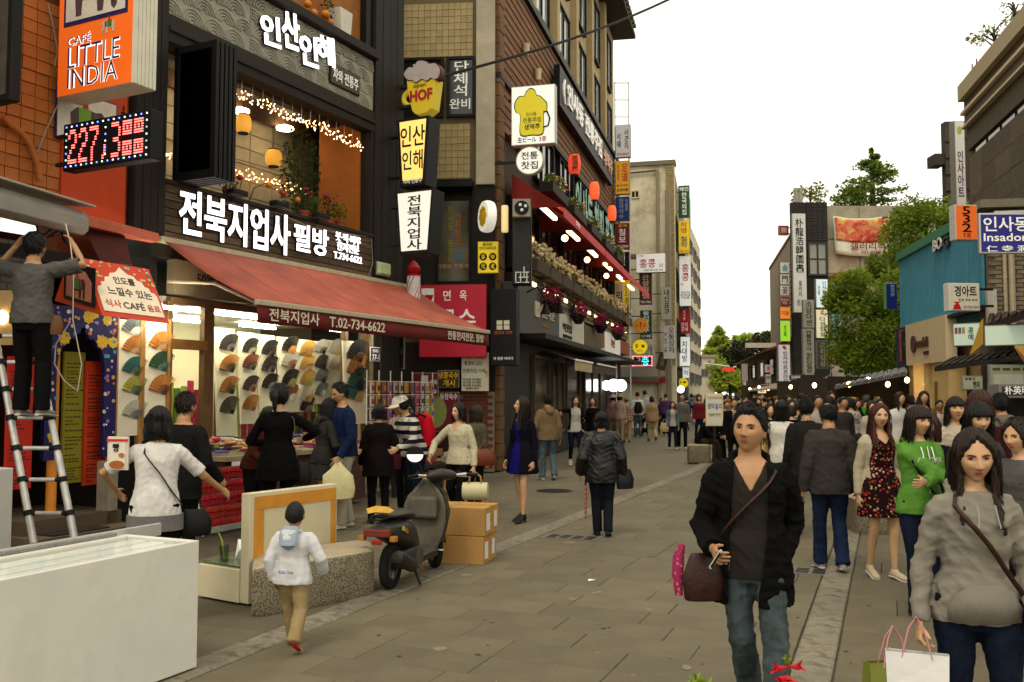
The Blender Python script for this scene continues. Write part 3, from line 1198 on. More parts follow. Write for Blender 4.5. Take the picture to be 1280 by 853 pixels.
def slab(parent,s0,t0,s1,t1,mat,dz,name='paving_slab',g=.0028,ch=.004,th=.012):
 w,d=round(t1-t0,2),round(s1-s0,2)
 key=(w,d,mat.name,g)
 if key not in _sl:
  b=MB()
  x,y=d/2-g,w/2-g
  vs=[(sx*x,sy*y,-th)for sx,sy in((-1,-1),(1,-1),(1,1),(-1,1))]
  vs+=[(sx*x,sy*y,-ch)for sx,sy in((-1,-1),(1,-1),(1,1),(-1,1))]
  vs+=[(sx*(x-ch),sy*(y-ch),0)for sx,sy in((-1,-1),(1,-1),(1,1),(-1,1))]
  fs=[(8,9,10,11)]
  for a in(0,4):
   fs+=[(a+i,a+(i+1)%4,a+4+(i+1)%4,a+4+i)for i in range(4)]
  b.add(vs,fs,mat)
  o=b.build(name)
  _sl[key]=o.data
  bpy.data.objects.remove(o)
 o=bpy.data.objects.new(name,_sl[key])
 COL.objects.link(o)
 o.parent=parent
 p=stp((s0+s1)/2,(t0+t1)/2,dz)
 o.matrix_world=Matrix.Translation(p)@Matrix.Rotation(math.pi/2-H_ST,4,'Z')
 return o
def slabs(parent,s0,s1,t0,t1,row,ln,mat,skip=None):
 s=s0
 while s<s1-.01:
  t=t0
  cut=rnd.choice((.3,.45,.6,.75,.9))*ln/.9
  while t<t1-.02:
   e=min(t+cut,t1)
   if t1-e<.12:
    e=t1
   if not skip or not skip(s,t,e):
    slab(parent,s,t,s+row,e,mat,rnd.uniform(-.0012,.0012))
   t=e
   cut=ln
  s+=row
slabs(road,-3.2,13.5,0.005,RW-.005,.40,.82,PAVE)
slabs(pavl,-3.0,13.5,-5.2,-.27,.75,.98,PAVE2,lambda s,t,e:t<-3.5 and s<6)
slabs(pavr,-3.0,13.5,RW+.27,RW+3.3,.6,.76,PAVE2)
mb=MB()
mb.quad(stp(-4,-.26,-.02),stp(-4,-.002,-.02),stp(13.5,-.002,-.02),stp(13.5,-.26,-.02),JOINT)
kerb=mb.build('kerb',kind='structure')
for t0,t1 in((-.262,-.002),(RW+.002,RW+.262)):
 s=-3.4
 while s<13.4:
  ln=rnd.choice((.85,1.0,1.0,1.15))
  slab(kerb,s,t0,s+ln,t1,KERB,rnd.uniform(.006,.012),'kerb_stone',.004,.012,.03)
  s+=ln
mb=MB()
for off in(0,RW):
 q=[stp(13.5,off-.13 if off==0 else off+.13)]+[v+SR*(-.13 if off==0 else .13)for v in(far_l if off==0 else far_r)[1:]]
 for a,b in zip(q[:-1],q[1:]):
  mb.quad(a-SR*.13,a+SR*.13,b+SR*.13,b-SR*.13,KERB)
k2=mb.build('kerb',kind='structure')
k2.location.z=.002
IRON=M((0.06,0.055,0.048),0.55,0.3,14,.4,90,metal=.6)
def grate(label,s,t):
 g=thing('drain_grate',label,'drain grate',ST,(s,-t,0.002))
 mb=MB()
 mb.box(-.19,-.36,.0,.19,.36,.004,M((.2,.19,.16),.8,.2))
 mb.build('surround',g)
 mb=MB()
 for k in range(4):
  for j in range(4):
   y=-.30+k*.155
   x=-.13+j*.07
   mb.box(x,y,.004,x+.035,y+.12,.007,BLACKM)
 mb.build('slot_panel',g)
 return g
p=G(714,672)-ST0
grate('iron drain grate beside the left kerb behind the woman in the black quilted jacket',p.dot(SU),p.dot(SR))
p=G(992,713)-ST0
grate('iron drain grate beside the right kerb next to the man in the black jacket',p.dot(SU),p.dot(SR))
def manhole(label,px,py,r=.33):
 p=G(px,py)
 g=thing('manhole_cover',label,'manhole cover',None,(p.x,p.y,.001))
 mb=MB()
 mb.lathe([(r,0),(r,.004),(r*.93,.006)],IRON,28)
 mb.build('rim',g)
 mb=MB()
 for k in range(-4,5):
  h=math.sqrt(max((r*.9)**2-(k*r*.2)**2,.001))
  mb.box(-h,k*r*.2-r*.05,.006,h,k*r*.2+r*.05,.010,IRON)
 mb.build('cover',g)
manhole('round manhole cover on the pavement right of the woman in the blue dress',693,614)
manhole('small round manhole cover near the man in the hooded beige jacket',668,588,.28)
STN_=M((.085,.072,.052),.9,.3,20)
STL=M((.235,.205,.15),.85,.2,20)
sp_=MB()
for i in range(420):
 s_,t_=rnd.uniform(-3,13),rnd.uniform(-3.2,RW+2.8)
 r_=rnd.uniform(.008,.022)if i%6 else rnd.uniform(.03,.07)
 c=stp(s_,t_,.0022+(i%7)*.0002)
 n_=7
 e_=rnd.uniform(.6,1.3)
 sp_.add([c+Vector((math.cos(k*6.283/n_)*r_*e_*rnd.uniform(.75,1.2),math.sin(k*6.283/n_)*r_*rnd.uniform(.75,1.2),0))for k in range(n_)],[tuple(range(n_))],STN_ if i%3 else STL)
sp_.build('gum_spots',road,kind='stuff')
mb=MB()
mb.add([(0,0,.004),(.08,.01,.012),(.07,.05,.006),(.01,.045,.015)],[(0,1,2,3)],WHITE)
tag(mb.build('paper_scrap',loc=G(735,727)),'small crumpled white paper scrap lying on the street paving','litter')
# --- signs
def SM(c,lit=0.0):
 return glow(c,lit)if lit else M(c,0.42,0.08,5,0.05,60)
WHL=(0.80,0.80,0.76)
def sign(label,rect,Y,rz=0.0,th=.14,face=None,casing=None,texts=(),bracket=None,cat='sign',group=None,rim=.018,name='sign_board',fr=None,off=0.0,extra=None,post=None,taper=0.0):
 """a board seen in the pixel rectangle rect, standing at distance Y with its face turned by rz (or flat on the facade fr)"""
 x0,y0,x1,y1=rect
 mx,my=(x0+x1)/2,(y0+y1)/2
 if fr is None:
  c=P(mx,my,Y)
  f=Frame(c.x,c.y,rz)
 else:
  lx,lz=fr.loc(mx,my,off)
  q=fr.w(lx,off,0)
  f=Frame(q.x,q.y,fr.rz)
 a,b=f.loc(x0,my)[0],f.loc(x1,my)[0]
 zt,zb=f.loc(mx,y0)[1],f.loc(mx,y1)[1]
 if a>b:
  a,b=b,a
 root=thing(name,label,cat,f,(0,0,zb),group)
 h=zt-zb
 casing=casing or GREYM
 face=face or SM(WHL)
 mb=MB()
 tp=taper*(b-a)
 if tp:
  mb.prism([(a+tp,0),(b-tp,0),(b,h),(a,h)],0,th,casing)
 else:
  mb.box(a,0,0,b,th,h,casing)
 mb.build('casing',root,bevel=min(.012,th*.2))
 mb=MB()
 r=min(rim,(b-a)*.12)
 if tp:
  mb.prism([(a+tp+r,r*2),(b-tp-r,r*2),(b-r,h-r),(a+r,h-r)],-.006,.002,face)
 else:
  mb.box(a+r,-.006,r,b-r,.002,h-r,face)
 mb.build('panel',root)
 bym={}
 for t in texts:
  s,u0,v0,u1,v1,m=t[:6]
  vert=len(t)>6 and t[6]
  bym.setdefault(m,[]).append((s,u0,v0,u1,v1,vert))
 for m,its in bym.items():
  mb=MB()
  for s,u0,v0,u1,v1,vert in its:
   put_text(mb,s,a+(b-a)*u0,h*(1-v1),a+(b-a)*u1,h*(1-v0),-.006,.006,m,vert=vert,keep=True,lim=1.7)
  mb.build('lettering',root)
 if bracket:
  mb=MB()
  sd,ln=bracket
  xx=(a-ln,a)if sd=='L' else(b,b+ln)
  for q in(.2,.8):
   mb.box(xx[0],th*.35,h*q-.02,xx[1],th*.65,h*q+.02,DARKM)
  mb.build('bracket',root)
 if post:
  mb=MB()
  mb.box((a+b)/2-.03,th+.002,-zb,(a+b)/2+.03,th+.06,h,DARKM)
  mb.build('post',root)
 if extra:
  extra(root,a,b,h,f)
 return root
K_=BLACKM
W_=SM((.8,.8,.76))
REDT=SM((.5,.03,.03))
YEL=SM((.72,.5,.03))
def window(root,fr_x0,z0,x1,z1,y,frame_m,pane_m,nx=2,nz=1,t=.05,d=.06,name='window'):
 """window frame with mullions (a part) and its pane (a sub-part), on the local plane y"""
 mb=MB()
 x0=fr_x0
 mb.box(x0,y-d,z0,x0+t,y+d,z1,frame_m)
 mb.box(x1-t,y-d,z0,x1,y+d,z1,frame_m)
 mb.box(x0+t,y-d,z1-t,x1-t,y+d,z1,frame_m)
 mb.box(x0+t,y-d,z0,x1-t,y+d,z0+t,frame_m)
 for i in range(1,nx):
  x=x0+(x1-x0)*i/nx
  mb.box(x-t*.4,y-d*.7,z0+t,x+t*.4,y+d*.7,z1-t,frame_m)
 for i in range(1,nz):
  z=z0+(z1-z0)*i/nz
  mb.box(x0+t,y-d*.6,z-t*.35,x1-t,y+d*.6,z+t*.35,frame_m)
 o=mb.build(name,root)
 mb=MB()
 mb.box(x0+t,y-.004,z0+t,x1-t,y+.004,z1-t,pane_m)
 mb.build('pane',o)
 return o
DGLASS=M((0.02,0.022,0.02),0.08,0.2,2,0,spec=.6)
GGLASS=M((0.16,0.17,0.15),0.1,0.3,1.2,0,spec=.6)
CLEAR=glass()
# --- left side: cafe, fan shop in the timber building
fx=lambda px,off=0.0:FS.loc(px,430,off)[0]
fz=lambda px,py,off=0.0:FS.loc(px,py,off)[1]
X0,X1=fx(192),fx(497)
WIN0,WIN1=fx(203),fx(456)
ts=thing('timber_shop','dark timber fronted shop building with fan shop below and open cafe window above','building',FS,(0,0,0))
SILL,WTOP,BEAM,WAVE=4.66,6.62,7.02,7.98
WALLT=M((0.25,0.20,0.12),0.8,0.15,5,.2,40)
mb=MB()
mb.box(X0,.15,8.3,X1,9,13.5,WALLT)
mb.box(X0,2.05,3.8,X1,2.2,8.3,M((.30,.26,.18),.8,.1))
mb.box(X0,.1,0,X0+.12,2.0,8.3,DWOODV)
mb.box(X1-.12,.1,0,X1,2.0,8.3,DWOODV)
mb.build('wall',ts)
mb=MB()
mb.box(X0,.0,3.62,X1,5.2,3.80,DARKM)
mb.build('floor_slab',ts)
mb=MB()
mb.box(X0+.12,.3,7.0,X1-.12,5.2,7.15,M((.05,.035,.02),.8,.3))
for k in range(5):
 mb.box(X0+.12,.6+k*.95,6.78,X1-.12,.78+k*.95,7.0,M((.10,.055,.022),.7,.3))
mb.build('ceiling',ts)
mb=MB()
mb.box(WIN1-.02,.16,3.8,WIN1+.1,1.08,6.99,M((.38,.15,.03),.75,.12))
mb.build('side_panel',ts)
mb=MB()
mb.box(WIN1+.10,-.02,3.8,X1-.13,.10,7.0,M((.30,.12,.025),.75,.12))
mb.build('reveal',ts)
tb=MB()
tb.box(0,0,0,.60,.02,.28,M((.45,.40,.28),.6,.15))
t0=tb.build('tile',ts)
t0.location=(WIN0+.2,2.03,4.2)
for r_ in range(9):
 for c_ in range(8):
  if r_ or c_:
   o=dup(t0,parent=ts)
   o.location=(WIN0+.2+c_*.62,2.03,4.2+r_*.30)
n=7
zb,zt=3.86,SILL-.03
for i in range(n):
 z0=zb+(zt-zb)*i/n
 z1=zb+(zt-zb)*(i+1)/n
 x=fx(196)
 while x<fx(461)-.05:
  e=min(x+rnd.uniform(1.4,2.4),fx(461))
  mb=MB()
  mb.box(x+.003,-.06-rnd.uniform(0,.008),z0+.005,e-.003,0,z1-.005,WWOOD)
  mb.build('plank',ts,bevel=.006)
  x=e
for a,b,z0,z1 in((fx(157),fx(196),3.9,8.3),(fx(461),fx(497),0,12)):
 k=4
 for i in range(k):
  mb=MB()
  mb.box(a+(b-a)*i/k+.004,-.10-rnd.uniform(0,.01),z0,a+(b-a)*(i+1)/k-.004,.1,z1,DWOODV)
  mb.build('plank',ts,bevel=.006)
mb=MB()
mb.box(WIN0-.15,-.12,SILL-.03,fx(461),.25,SILL+.03,DWOOD)
mb.build('sill',ts,bevel=.01)
for z0,z1,d in((WTOP,WTOP+.14,.10),(WTOP+.15,WTOP+.22,.13),(WTOP+.23,BEAM,.09)):
 mb=MB()
 mb.box(fx(196),-d,z0,fx(461),.15,z1,DWOOD)
 mb.build('beam',ts,bevel=.01)
mb=MB()
mb.box(WIN1+.03,-.08,SILL+.03,fx(461)-.002,.14,WTOP,DWOODV)
mb.build('jamb',ts)
WV=M((0.30,0.29,0.235),0.6,0.2,4,.25,60)
pans=np.linspace(fx(196),fx(461),4)
for i in range(3):
 a,b=pans[i],pans[i+1]
 mb=MB()
 mb.box(a+.006,-.05,BEAM+.01,b-.006,.1,WAVE,WV)
 pn=mb.build('wave_panel',ts,bevel=.005)
 mb=MB()
 g=np.random.RandomState(3+i)
 for rr in range(4):
  cx=a+.05+(rr%2)*.21
  while cx<b-.05:
   cz=BEAM+.02+rr*.24
   for q in range(4):
    rad=.22-q*.05
    pts=[]
    for t in np.linspace(.12,math.pi-.12,10):
     px_,pz_=cx+math.cos(t)*rad,cz+math.sin(t)*rad*.95
     if a+.01<px_<b-.01 and pz_<WAVE-.02:
      pts.append((px_,-.052-.004*rr,pz_))
    if len(pts)>3:
     mb.tube(pts,.016,WV,5)
   cx+=.42
 mb.build('wave_relief',pn,smooth=True,kind='stuff')
mb=MB()
mb.box(fx(196),-.20,WAVE+.003,fx(461),.15,WAVE+.16,DWOOD)
mb.build('ledge',ts,bevel=.015)
mb=MB()
mb.box(fx(330),.10,WAVE+.17,fx(455),.3,WAVE+2,M((.30,.13,.03),.7,.2))
mb.box(fx(452),-.04,WAVE+.17,fx(458),.1,WAVE+2.2,BLACKM)
mb.build('upper_reveal',ts)
def letters(label,s,px0,py0,px1,py1,depth=.07,y=-.075,mat=None,fr=FS,back=None,name='sign_lettering',rot=0,vert=False,bold=.016):
 x0,x1=fr.loc(px0,py0)[0],fr.loc(px1,py0)[0]
 mx=(px0+px1)/2
 z1,z0=fr.loc(mx,py0)[1],fr.loc(mx,py1)[1]
 root=thing(name,label,'sign',fr,((x0+x1)/2,y,(z0+z1)/2))
 mb=MB()
 w,h=(x1-x0)/2,(z1-z0)/2
 if rot:
  mb.T=Matrix.Rotation(rot,4,'Y')
 put_text(mb,s,-w,-h,w,h,-.03,.02,mat or LETL,keep=False,bold=bold,vert=vert)
 mb.build('letter_face',root)
 mb=MB()
 if rot:
  mb.T=Matrix.Rotation(rot,4,'Y')
 put_text(mb,s,-w,-h,w,h,0,depth*.45,back or BLACKM,keep=False,bold=bold+.015,vert=vert)
 mb.build('letter_back',root)
 return root
LETL=glow((.9,.86,.88),1.5)
letters('large white lit letters of the shop name on the brown planks','전북지업사',217,253,356,307)
letters('two white lit letters at the right end of the brown plank board','필방',361,284,404,318)
letters('three lines of small white lettering with phone number on the brown planks','붓·먹·벼루\n한지전문\nT.734-6622',411,294,446,327,.03,bold=.0)
for s,r_,l in(('인',(318,21,343,59),'first white brush letter of the cafe name on the wave panel'),('산',(345,16,367,63),'white brush letter with a flower tip on the wave panel'),('인',(367,46,390,84),'third white brush letter of the cafe name on the wave panel'),('해',(389,47,411,83),'last white brush letter of the cafe name on the wave panel')):
 letters(l,s,*r_,depth=.05,y=-.09,bold=.02,rot=R(-6))
sign('small dark plate reading 차와 전통주 below the lit brush letters',(413,86,450,112),0,th=.05,fr=FS,off=-.10,face=M((.09,.065,.05),.5,.15),casing=DWOOD,texts=(('차와 전통주',.08,.22,.93,.8,W_),))
for i in range(5):
 g=thing('window_leaf','black folded window leaf with glass, %s of the stack left of the cafe window'%('first','second','third','fourth','last')[i],'window',FS,(WIN0+.12+i*.085,-.02,SILL+.02),'folded window leaves')
 mb=MB()
 h,w=WTOP-SILL-.05,.78
 for a,b,c,d in((-w,0,-w+.09,h),(-.09,0,0,h),(-w+.09,0,-.09,.12),(-w+.09,h-.10,-.09,h)):
  mb.box(-.03,a,b,.03,c,d,BLACKM)
 mb.build('frame',g,bevel=.004)
 mb=MB()
 mb.box(-.006,-w+.09,.12,.006,-.09,h-.10,glass((.5,.55,.5),.04,.5))
 mb.build('pane',g)
LANT=glow((.72,.33,.04),.55)
def lantern(label,px,py,Y,r,h,mat=LANT,name='paper_lantern',cordz=.9,gp=None,caps=True):
 c=P(px,py,Y)
 g=thing(name,label,'lantern',None,(c.x,c.y,c.z),gp)
 mb=MB()
 prof=[(r*.62,-h/2)]
 for i in range(9):
  t=-1+2*i/8
  prof.append((r*(.72+.28*math.sqrt(max(1-t*t,0)))*(1-.012*(i%2)),t*h*.46))
 prof.append((r*.62,h/2))
 mb.lathe(prof,mat,18)
 mb.build('shade',g,smooth=True)
 mb=MB()
 mb.lathe([(r*.63,-h/2-.02),(r*.63,-h/2+.005)],BLACKM if caps else mat,14)
 mb.lathe([(r*.63,h/2-.005),(r*.63,h/2+.02)],BLACKM if caps else mat,14)
 mb.tube([(0,0,h/2),(0,0,h/2+cordz)],.005,BLACKM,5)
 mb.build('cord',g)
 return g
lantern('orange paper lantern hanging nearest the folded window leaves',304,155,14.9,.135,.30,cordz=.9)
lantern('orange paper lantern hanging lower in the middle of the cafe window',342,198,16.3,.15,.29,cordz=1.3)
BULB=glow((1.0,.55,.25),5.0)
def lights(label,a,b,n,dz,seed,hang=True):
 g=thing('light_string',label,'string lights',FS,(0,0,0))
 q=random.Random(seed)
 a,b=Vector(a),Vector(b)
 mb,wb=MB(),MB()
 wb.tube([a,a.lerp(b,.5)-Vector((0,0,.02)),b],.006,BLACKM,4)
 for i in range(n):
  p=a.lerp(b,(i+.5)/n)
  l=dz*(0.75+.35*q.random())
  if hang and i%4==0:
   wb.tube([p,p-Vector((0,0,l))],.003,STEEL,3)
  for k in range(3):
   c=p-Vector((q.uniform(-.05,.05),q.uniform(-.04,.04),l+q.uniform(-.08,.09)))
   r=q.uniform(.010,.019)
   mb.add([(c.x-r,c.y,c.z),(c.x+r,c.y,c.z),(c.x,c.y-r,c.z),(c.x,c.y+r,c.z),(c.x,c.y,c.z-r),(c.x,c.y,c.z+r)],[(0,2,5),(2,1,5),(1,3,5),(3,0,5),(2,0,4),(1,2,4),(3,1,4),(0,3,4)],BULB)
 wb.build('wire',g)
 mb.build('bulb_cluster',g,kind='stuff')
lights('glowing string of tiny warm bulbs hanging along the top of the cafe window',(WIN0+.5,.02,WTOP-.05),(WIN1-.1,.02,WTOP-.05),70,.26,1)
lights('glowing string of tiny warm bulbs across the back of the cafe room',(WIN0+.2,1.9,5.95),(WIN1+.6,1.9,6.05),60,.28,2)
for i in range(4):  # lamps added under the ceiling to brighten the cafe room
 g=thing('fill_lamp','warm glowing fill lamp added inside the cafe room, %s'%('first from the window leaves','second','third','beside the orange wall')[i],'lamp',FS,(WIN0+.6+i*1.2,1.45,6.78),'fill lamps added in the cafe')
 mb=MB()
 mb.lathe([(.03,0),(.16,-.05),(.16,-.09)],glow((1,.8,.5),16),14)
 mb.build('shade',g,smooth=True)
TERRA=M((.33,.11,.045),.75,.2,8)
LEAF,LEAF2,LEAF3=leafm((.07,.11,.025)),leafm((.11,.16,.03)),leafm((.05,.08,.025))
PINKF=M((.36,.02,.11),.6,.3,9)
CREAMF=M((.70,.60,.38),.7,.3,9)
def leafmesh(mb,c,r,n,mat,q,ls=.05,flat=1.0,clump=None):
 """n small bent leaves spread through an ellipsoid"""
 rx,ry,rz=r
 for _ in range(n):
  while True:
   u,v,w=q.uniform(-1,1),q.uniform(-1,1),q.uniform(-1,1)
   d=u*u+v*v+w*w
   if d<=1 and q.random()<.25+.75*d:
    break
  p=Vector((c[0]+u*rx,c[1]+v*ry,c[2]+w*rz))
  a=Vector((q.gauss(0,1),q.gauss(0,1),q.gauss(0,.6)-.2)).normalized()
  b=a.cross(Vector((q.gauss(0,1),q.gauss(0,1),q.gauss(0,1)+.6))).normalized()
  l=ls*q.uniform(.6,1.3)
  nn=a.cross(b)*(l*.2)
  mb.add([p-a*l,p+b*l*.45+nn,p+a*l,p-b*l*.45+nn],[(0,1,2),(0,2,3)],mat)
def pot_plant(label,fr,x,y,z,pr,ph,foliage,fl=None,nl=70,seed=1,pot=TERRA,tall=.25,wd=.16):
 g=thing('potted_plant',label,'potted plant',fr,(x,y,z))
 q=random.Random(seed)
 mb=MB()
 mb.lathe([(pr*.7,0),(pr*.95,ph*.8),(pr*1.08,ph*.8),(pr*1.08,ph),(pr*.9,ph)],pot,14)
 mb.build('pot',g,smooth=True)
 mb=MB()
 for i in range(5):
  a=q.uniform(0,6.28)
  mb.tube([(0,0,ph*.9),(math.cos(a)*wd*.4,math.sin(a)*wd*.4,ph+tall*.6),(math.cos(a)*wd*.8,math.sin(a)*wd*.8,ph+tall)],.006,LEAF3,4)
 mb.build('stem',g)
 mb=MB()
 leafmesh(mb,(0,0,ph+tall*.62),(wd,wd,tall*.6),nl,foliage,q,.045)
 mb.build('leaves',g,kind='stuff')
 if fl:
  mb=MB()
  for i in range(9):
   mb.ball((q.uniform(-wd,wd),q.uniform(-wd,wd),ph+tall*q.uniform(.7,1.2)),.025,.025,.02,fl,6)
  mb.build('blossom',g,kind='stuff')
 return g
zs=SILL+.03
for i,(px,fl,l,tall)in enumerate(((286,None,'potted plant with small leaves in terracotta pot next to the window leaves',.22),(382,PINKF,'potted plant with pink bloom beside the round fruits',.36),(394,None,'low potted plant in terracotta, second from the tall shrub',.26),(413,PINKF,'potted geranium with a red pink bloom in terracotta pot',.34),(427,None,'rightmost terracotta pot plant on the cafe sill',.26))):
 pot_plant(l,FS,fx(px),.07,zs,.085,.13,LEAF if i%2 else LEAF2,fl,60,i,tall=tall)
pot_plant('tall leafy shrub growing at the right of the open cafe window',FS,fx(404),.55,zs-.4,.16,.3,LEAF3,None,650,9,M((.06,.05,.045),.7),tall=1.55,wd=.36)
def fruit(label,px,py,mat,r=.052):
 c=P(px,py,FS.w(fx(px),-.02,0).y)
 mb=MB()
 mb.ball((0,0,0),r,r,r*.92,mat,12)
 o=mb.build('fruit_ball',loc=c,smooth=True)
 tag(o,label,'fruit','round fruits on the bent twigs')
ORF,RDF=M((.55,.22,.03),.4,.15),M((.42,.04,.03),.35,.15)
fruit('red ball fruit beside the black window leaves',300,222,RDF)
fruit('pale orange ball fruit on the twig, leftmost orange one',336,232,ORF)
fruit('red ball fruit in the middle of the bent twig',354,242,RDF)
fruit('orange ball fruit at the drooping end of the bent twig',372,250,ORF)
g=thing('bent_twig','thin bent twig carrying round fruits on the cafe sill','branch',FS,(fx(318),.02,zs))
mb=MB()
e=[(fx(a)-fx(318),-.0,fz(a,b)-zs)for a,b in((310,250),(316,234),(330,228),(350,232),(372,247))]
mb.tube(e,[.012,.010,.009,.008,.005],M((.16,.1,.05),.8),6)
mb.tube([(fx(292)-fx(318),0,0),(fx(297)-fx(318),0,fz(297,238)-zs),(fx(300)-fx(318),0,fz(300,225)-zs)],.008,M((.16,.1,.05),.8),6)
mb.build('branch',g,smooth=True)
for i,px in enumerate((373,381,396,402)):
 mb=MB()
 r=.07 if i!=2 else .085
 mb.ball((0,0,0),r,r,r*.9,ORF,10)
 o=mb.build('persimmon',smooth=True)
 o.location=FS.w(fx(px),-.10,WAVE+.16+(.16 if i in(0,2)else .07))
 tag(o,'orange persimmon on the ledge over the wave panel, %s'%('leftmost, raised','low beside the white rim','large upper one','rightmost near the white planter')[i],'fruit','persimmons on the upper ledge')
mb=MB()
mb.prism([(-.14,0),(.14,0),(.19,.42),(-.19,.42)],-.14,.14,M((.55,.52,.45),.5,.1))
o=mb.build('planter',frame=None,bevel=.01)
o.matrix_world=FS.sub(fx(419),-.03).m@Matrix.Translation((0,0,WAVE+.16))
tag(o,'white tapered planter standing on the ledge above the wave panel','planter')
pot_plant('spiky green plant in dark pot on the upper ledge',FS,fx(406),.12,WAVE+.16,.1,.12,LEAF3,None,120,4,DARKM,tall=.5,wd=.22)
for i,px in enumerate((279,333,386)):
 g=thing('flood_light','small black flood lamp on the plank board edge, %s'%('left one by the pots','middle one','right one near the tall shrub')[i],'lamp',FS,(fx(px),-.12,SILL+.02),'flood lamps over the shop name')
 mb=MB()
 mb.box(-.16,-.18,.0,.16,-.02,.09,BLACKM)
 mb.build('housing',g,bevel=.02)
 mb=MB()
 mb.tube([(0,-.05,0),(0,.0,-.05),(0,.08,-.03)],.015,DARKM,6)
 mb.build('arm',g)
g=thing('wall_cable','loose cable sagging along the top of the plank board','cable',FS,(0,0,0))
mb=MB()
mb.tube([(fx(px),-.09,fz(px,py))for px,py in((245,246),(262,258),(280,254),(300,262),(340,266),(352,272),(380,284),(400,288),(425,293),(458,296),(460,330),(455,345))],.008,M((.3,.27,.22),.7),5)
mb.build('cable',g,smooth=True)
mb=MB()
for k in range(5):
 mb.box(k*.075,-.09,0,k*.075+.06,-.02,.2,M((.45,.55,.30),.5,.1))
mb.box(-.02,-.04,-.03,.4,0,.22,STEEL)
o=mb.build('meter_box',bevel=.006)
o.matrix_world=FS.sub(fx(463),-.11).m@Matrix.Translation((0,0,fz(463,342)))
tag(o,'pale green ribbed box fixed to the pillar right of the shop name','meter box')
# --- awning
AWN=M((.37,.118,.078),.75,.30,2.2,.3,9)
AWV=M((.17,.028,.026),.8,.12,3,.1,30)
aw=thing('shop_awning','large faded red fabric awning over the fan shop','awning',FS,(X0,0,0))
AX0,AX1,APR,AZ0,AZ1=0.02,6.42,-1.78,3.82,2.92
mb=MB()
nx_,ny_=24,8
V=[]
for j in range(ny_+1):
 for i in range(nx_+1):
  t=j/ny_
  sag=-.05*math.sin(math.pi*t)*(1+.25*math.cos(i/nx_*math.pi*8))
  V.append((AX0+(AX1-AX0)*i/nx_,-.12+(APR+.12)*t,AZ0+(AZ1-AZ0)*t+sag))
w=nx_+1
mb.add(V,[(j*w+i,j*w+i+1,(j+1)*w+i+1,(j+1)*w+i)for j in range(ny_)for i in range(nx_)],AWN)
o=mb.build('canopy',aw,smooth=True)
sol=o.modifiers.new('thick','SOLIDIFY')
sol.thickness=.006
mb=MB()
V=[]
for i in range(41):
 wv=.012*math.sin(i*.9)
 for q in range(3):
  V.append((AX0+(AX1-AX0)*i/40,APR-.01+wv*q*.5,AZ1-.03-.125*q))
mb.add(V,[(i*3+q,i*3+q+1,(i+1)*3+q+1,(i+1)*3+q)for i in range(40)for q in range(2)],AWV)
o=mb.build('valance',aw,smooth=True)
sol=o.modifiers.new('thick','SOLIDIFY')
sol.thickness=.005
LT=M((.62,.58,.46),.7,.1)
mb=MB()
put_text(mb,'전북지업사',.15,AZ1-.24,1.35,AZ1-.07,APR-.02,.004,LT)
put_text(mb,'T.02-734-6622',1.5,AZ1-.235,2.9,AZ1-.085,APR-.02,.004,LT)
put_text(mb,'전통한지전문, 필방',4.85,AZ1-.24,6.2,AZ1-.08,APR-.02,.004,LT)
mb.build('lettering',aw)
mb=MB()
mb.box(AX0-.02,APR-.04,AZ1-.05,AX1+.02,APR+.03,AZ1+.02,M((.42,.38,.28),.5,.15))
mb.build('front_bar',aw,bevel=.01)
mb=MB()
mb.box(AX0-.06,-.16,AZ0-.02,AX1,0,AZ0+.055,M((.5,.45,.33),.6,.2))
mb.build('wall_bar',aw,bevel=.01)
mb=MB()
for x in np.linspace(AX0+.04,AX1-.04,8):
 mb.tube([(x,-.12+(APR+.12)*t,AZ0+(AZ1-AZ0)*t-.05*math.sin(math.pi*t)*(1+.25*math.cos((x-AX0)/(AX1-AX0)*math.pi*8))+.004)for t in np.linspace(0,1,9)],.006,M((.33,.09,.045),.8,.2),5)
mb.build('seam',aw,smooth=True,kind='stuff')
mb=MB()
for x in(AX0+.1,AX0+3.1,AX1-.2):
 mb.tube([(x,-.12,AZ0-.55),(x+.02,-.95,AZ0-.62),(x,APR+.05,AZ1-.03)],.022,M((.35,.3,.22),.5),6)
mb.build('arm',aw)
# --- fan shop interior
sh=thing('fan_shop','brightly lit fan shop interior behind glass under the red awning','shop',FS,(0,0,0))
PALE=M((.62,.58,.42),.7,.08,3,.1)
SB0,SB1=fx(210),fx(462)
mb=MB()
mb.box(SB0,2.6,.0,SB1,2.7,3.3,PALE)
mb.box(SB0-.1,.12,.002,SB1,2.6,.06,M((.2,.17,.13),.6,.2))
mb.box(SB0,.12,3.0,SB1,2.6,3.1,M((.6,.58,.5),.6))
mb.build('room',sh)
FRM=M((.22,.14,.07),.45,.25,6,.1,metal=.3)
mb=MB()
for px,t in((210,.05),(256,.05),(262,.05),(431,.05),(457,.06)):
 x=fx(px)
 mb.box(x-t,-.04,0,x+t,.06,3.02,FRM)
mb.box(SB0,-.04,2.98,SB1,.06,3.08,FRM)
mb.box(fx(209),-.05,2.36,fx(257),.07,2.50,M((.36,.2,.07),.4,.2,metal=.4))
mb.build('shopfront_frame',sh,bevel=.006)
mb=MB()
mb.box(fx(213),.0,2.5,fx(255),.008,2.98,CLEAR)
mb.box(fx(264),.0,.95,fx(429),.008,2.98,CLEAR)
mb.build('pane',sh)
mb=MB()
mb.box(fx(262),-.02,.05,fx(431),.1,.92,DWOOD)
mb.build('base_panel',sh)
mb=MB()
mb.box(SB0,-.10,3.12,SB1,.05,3.60,M((.20,.17,.11),.7,.2))
bd=mb.build('board',sh)
mb=MB()
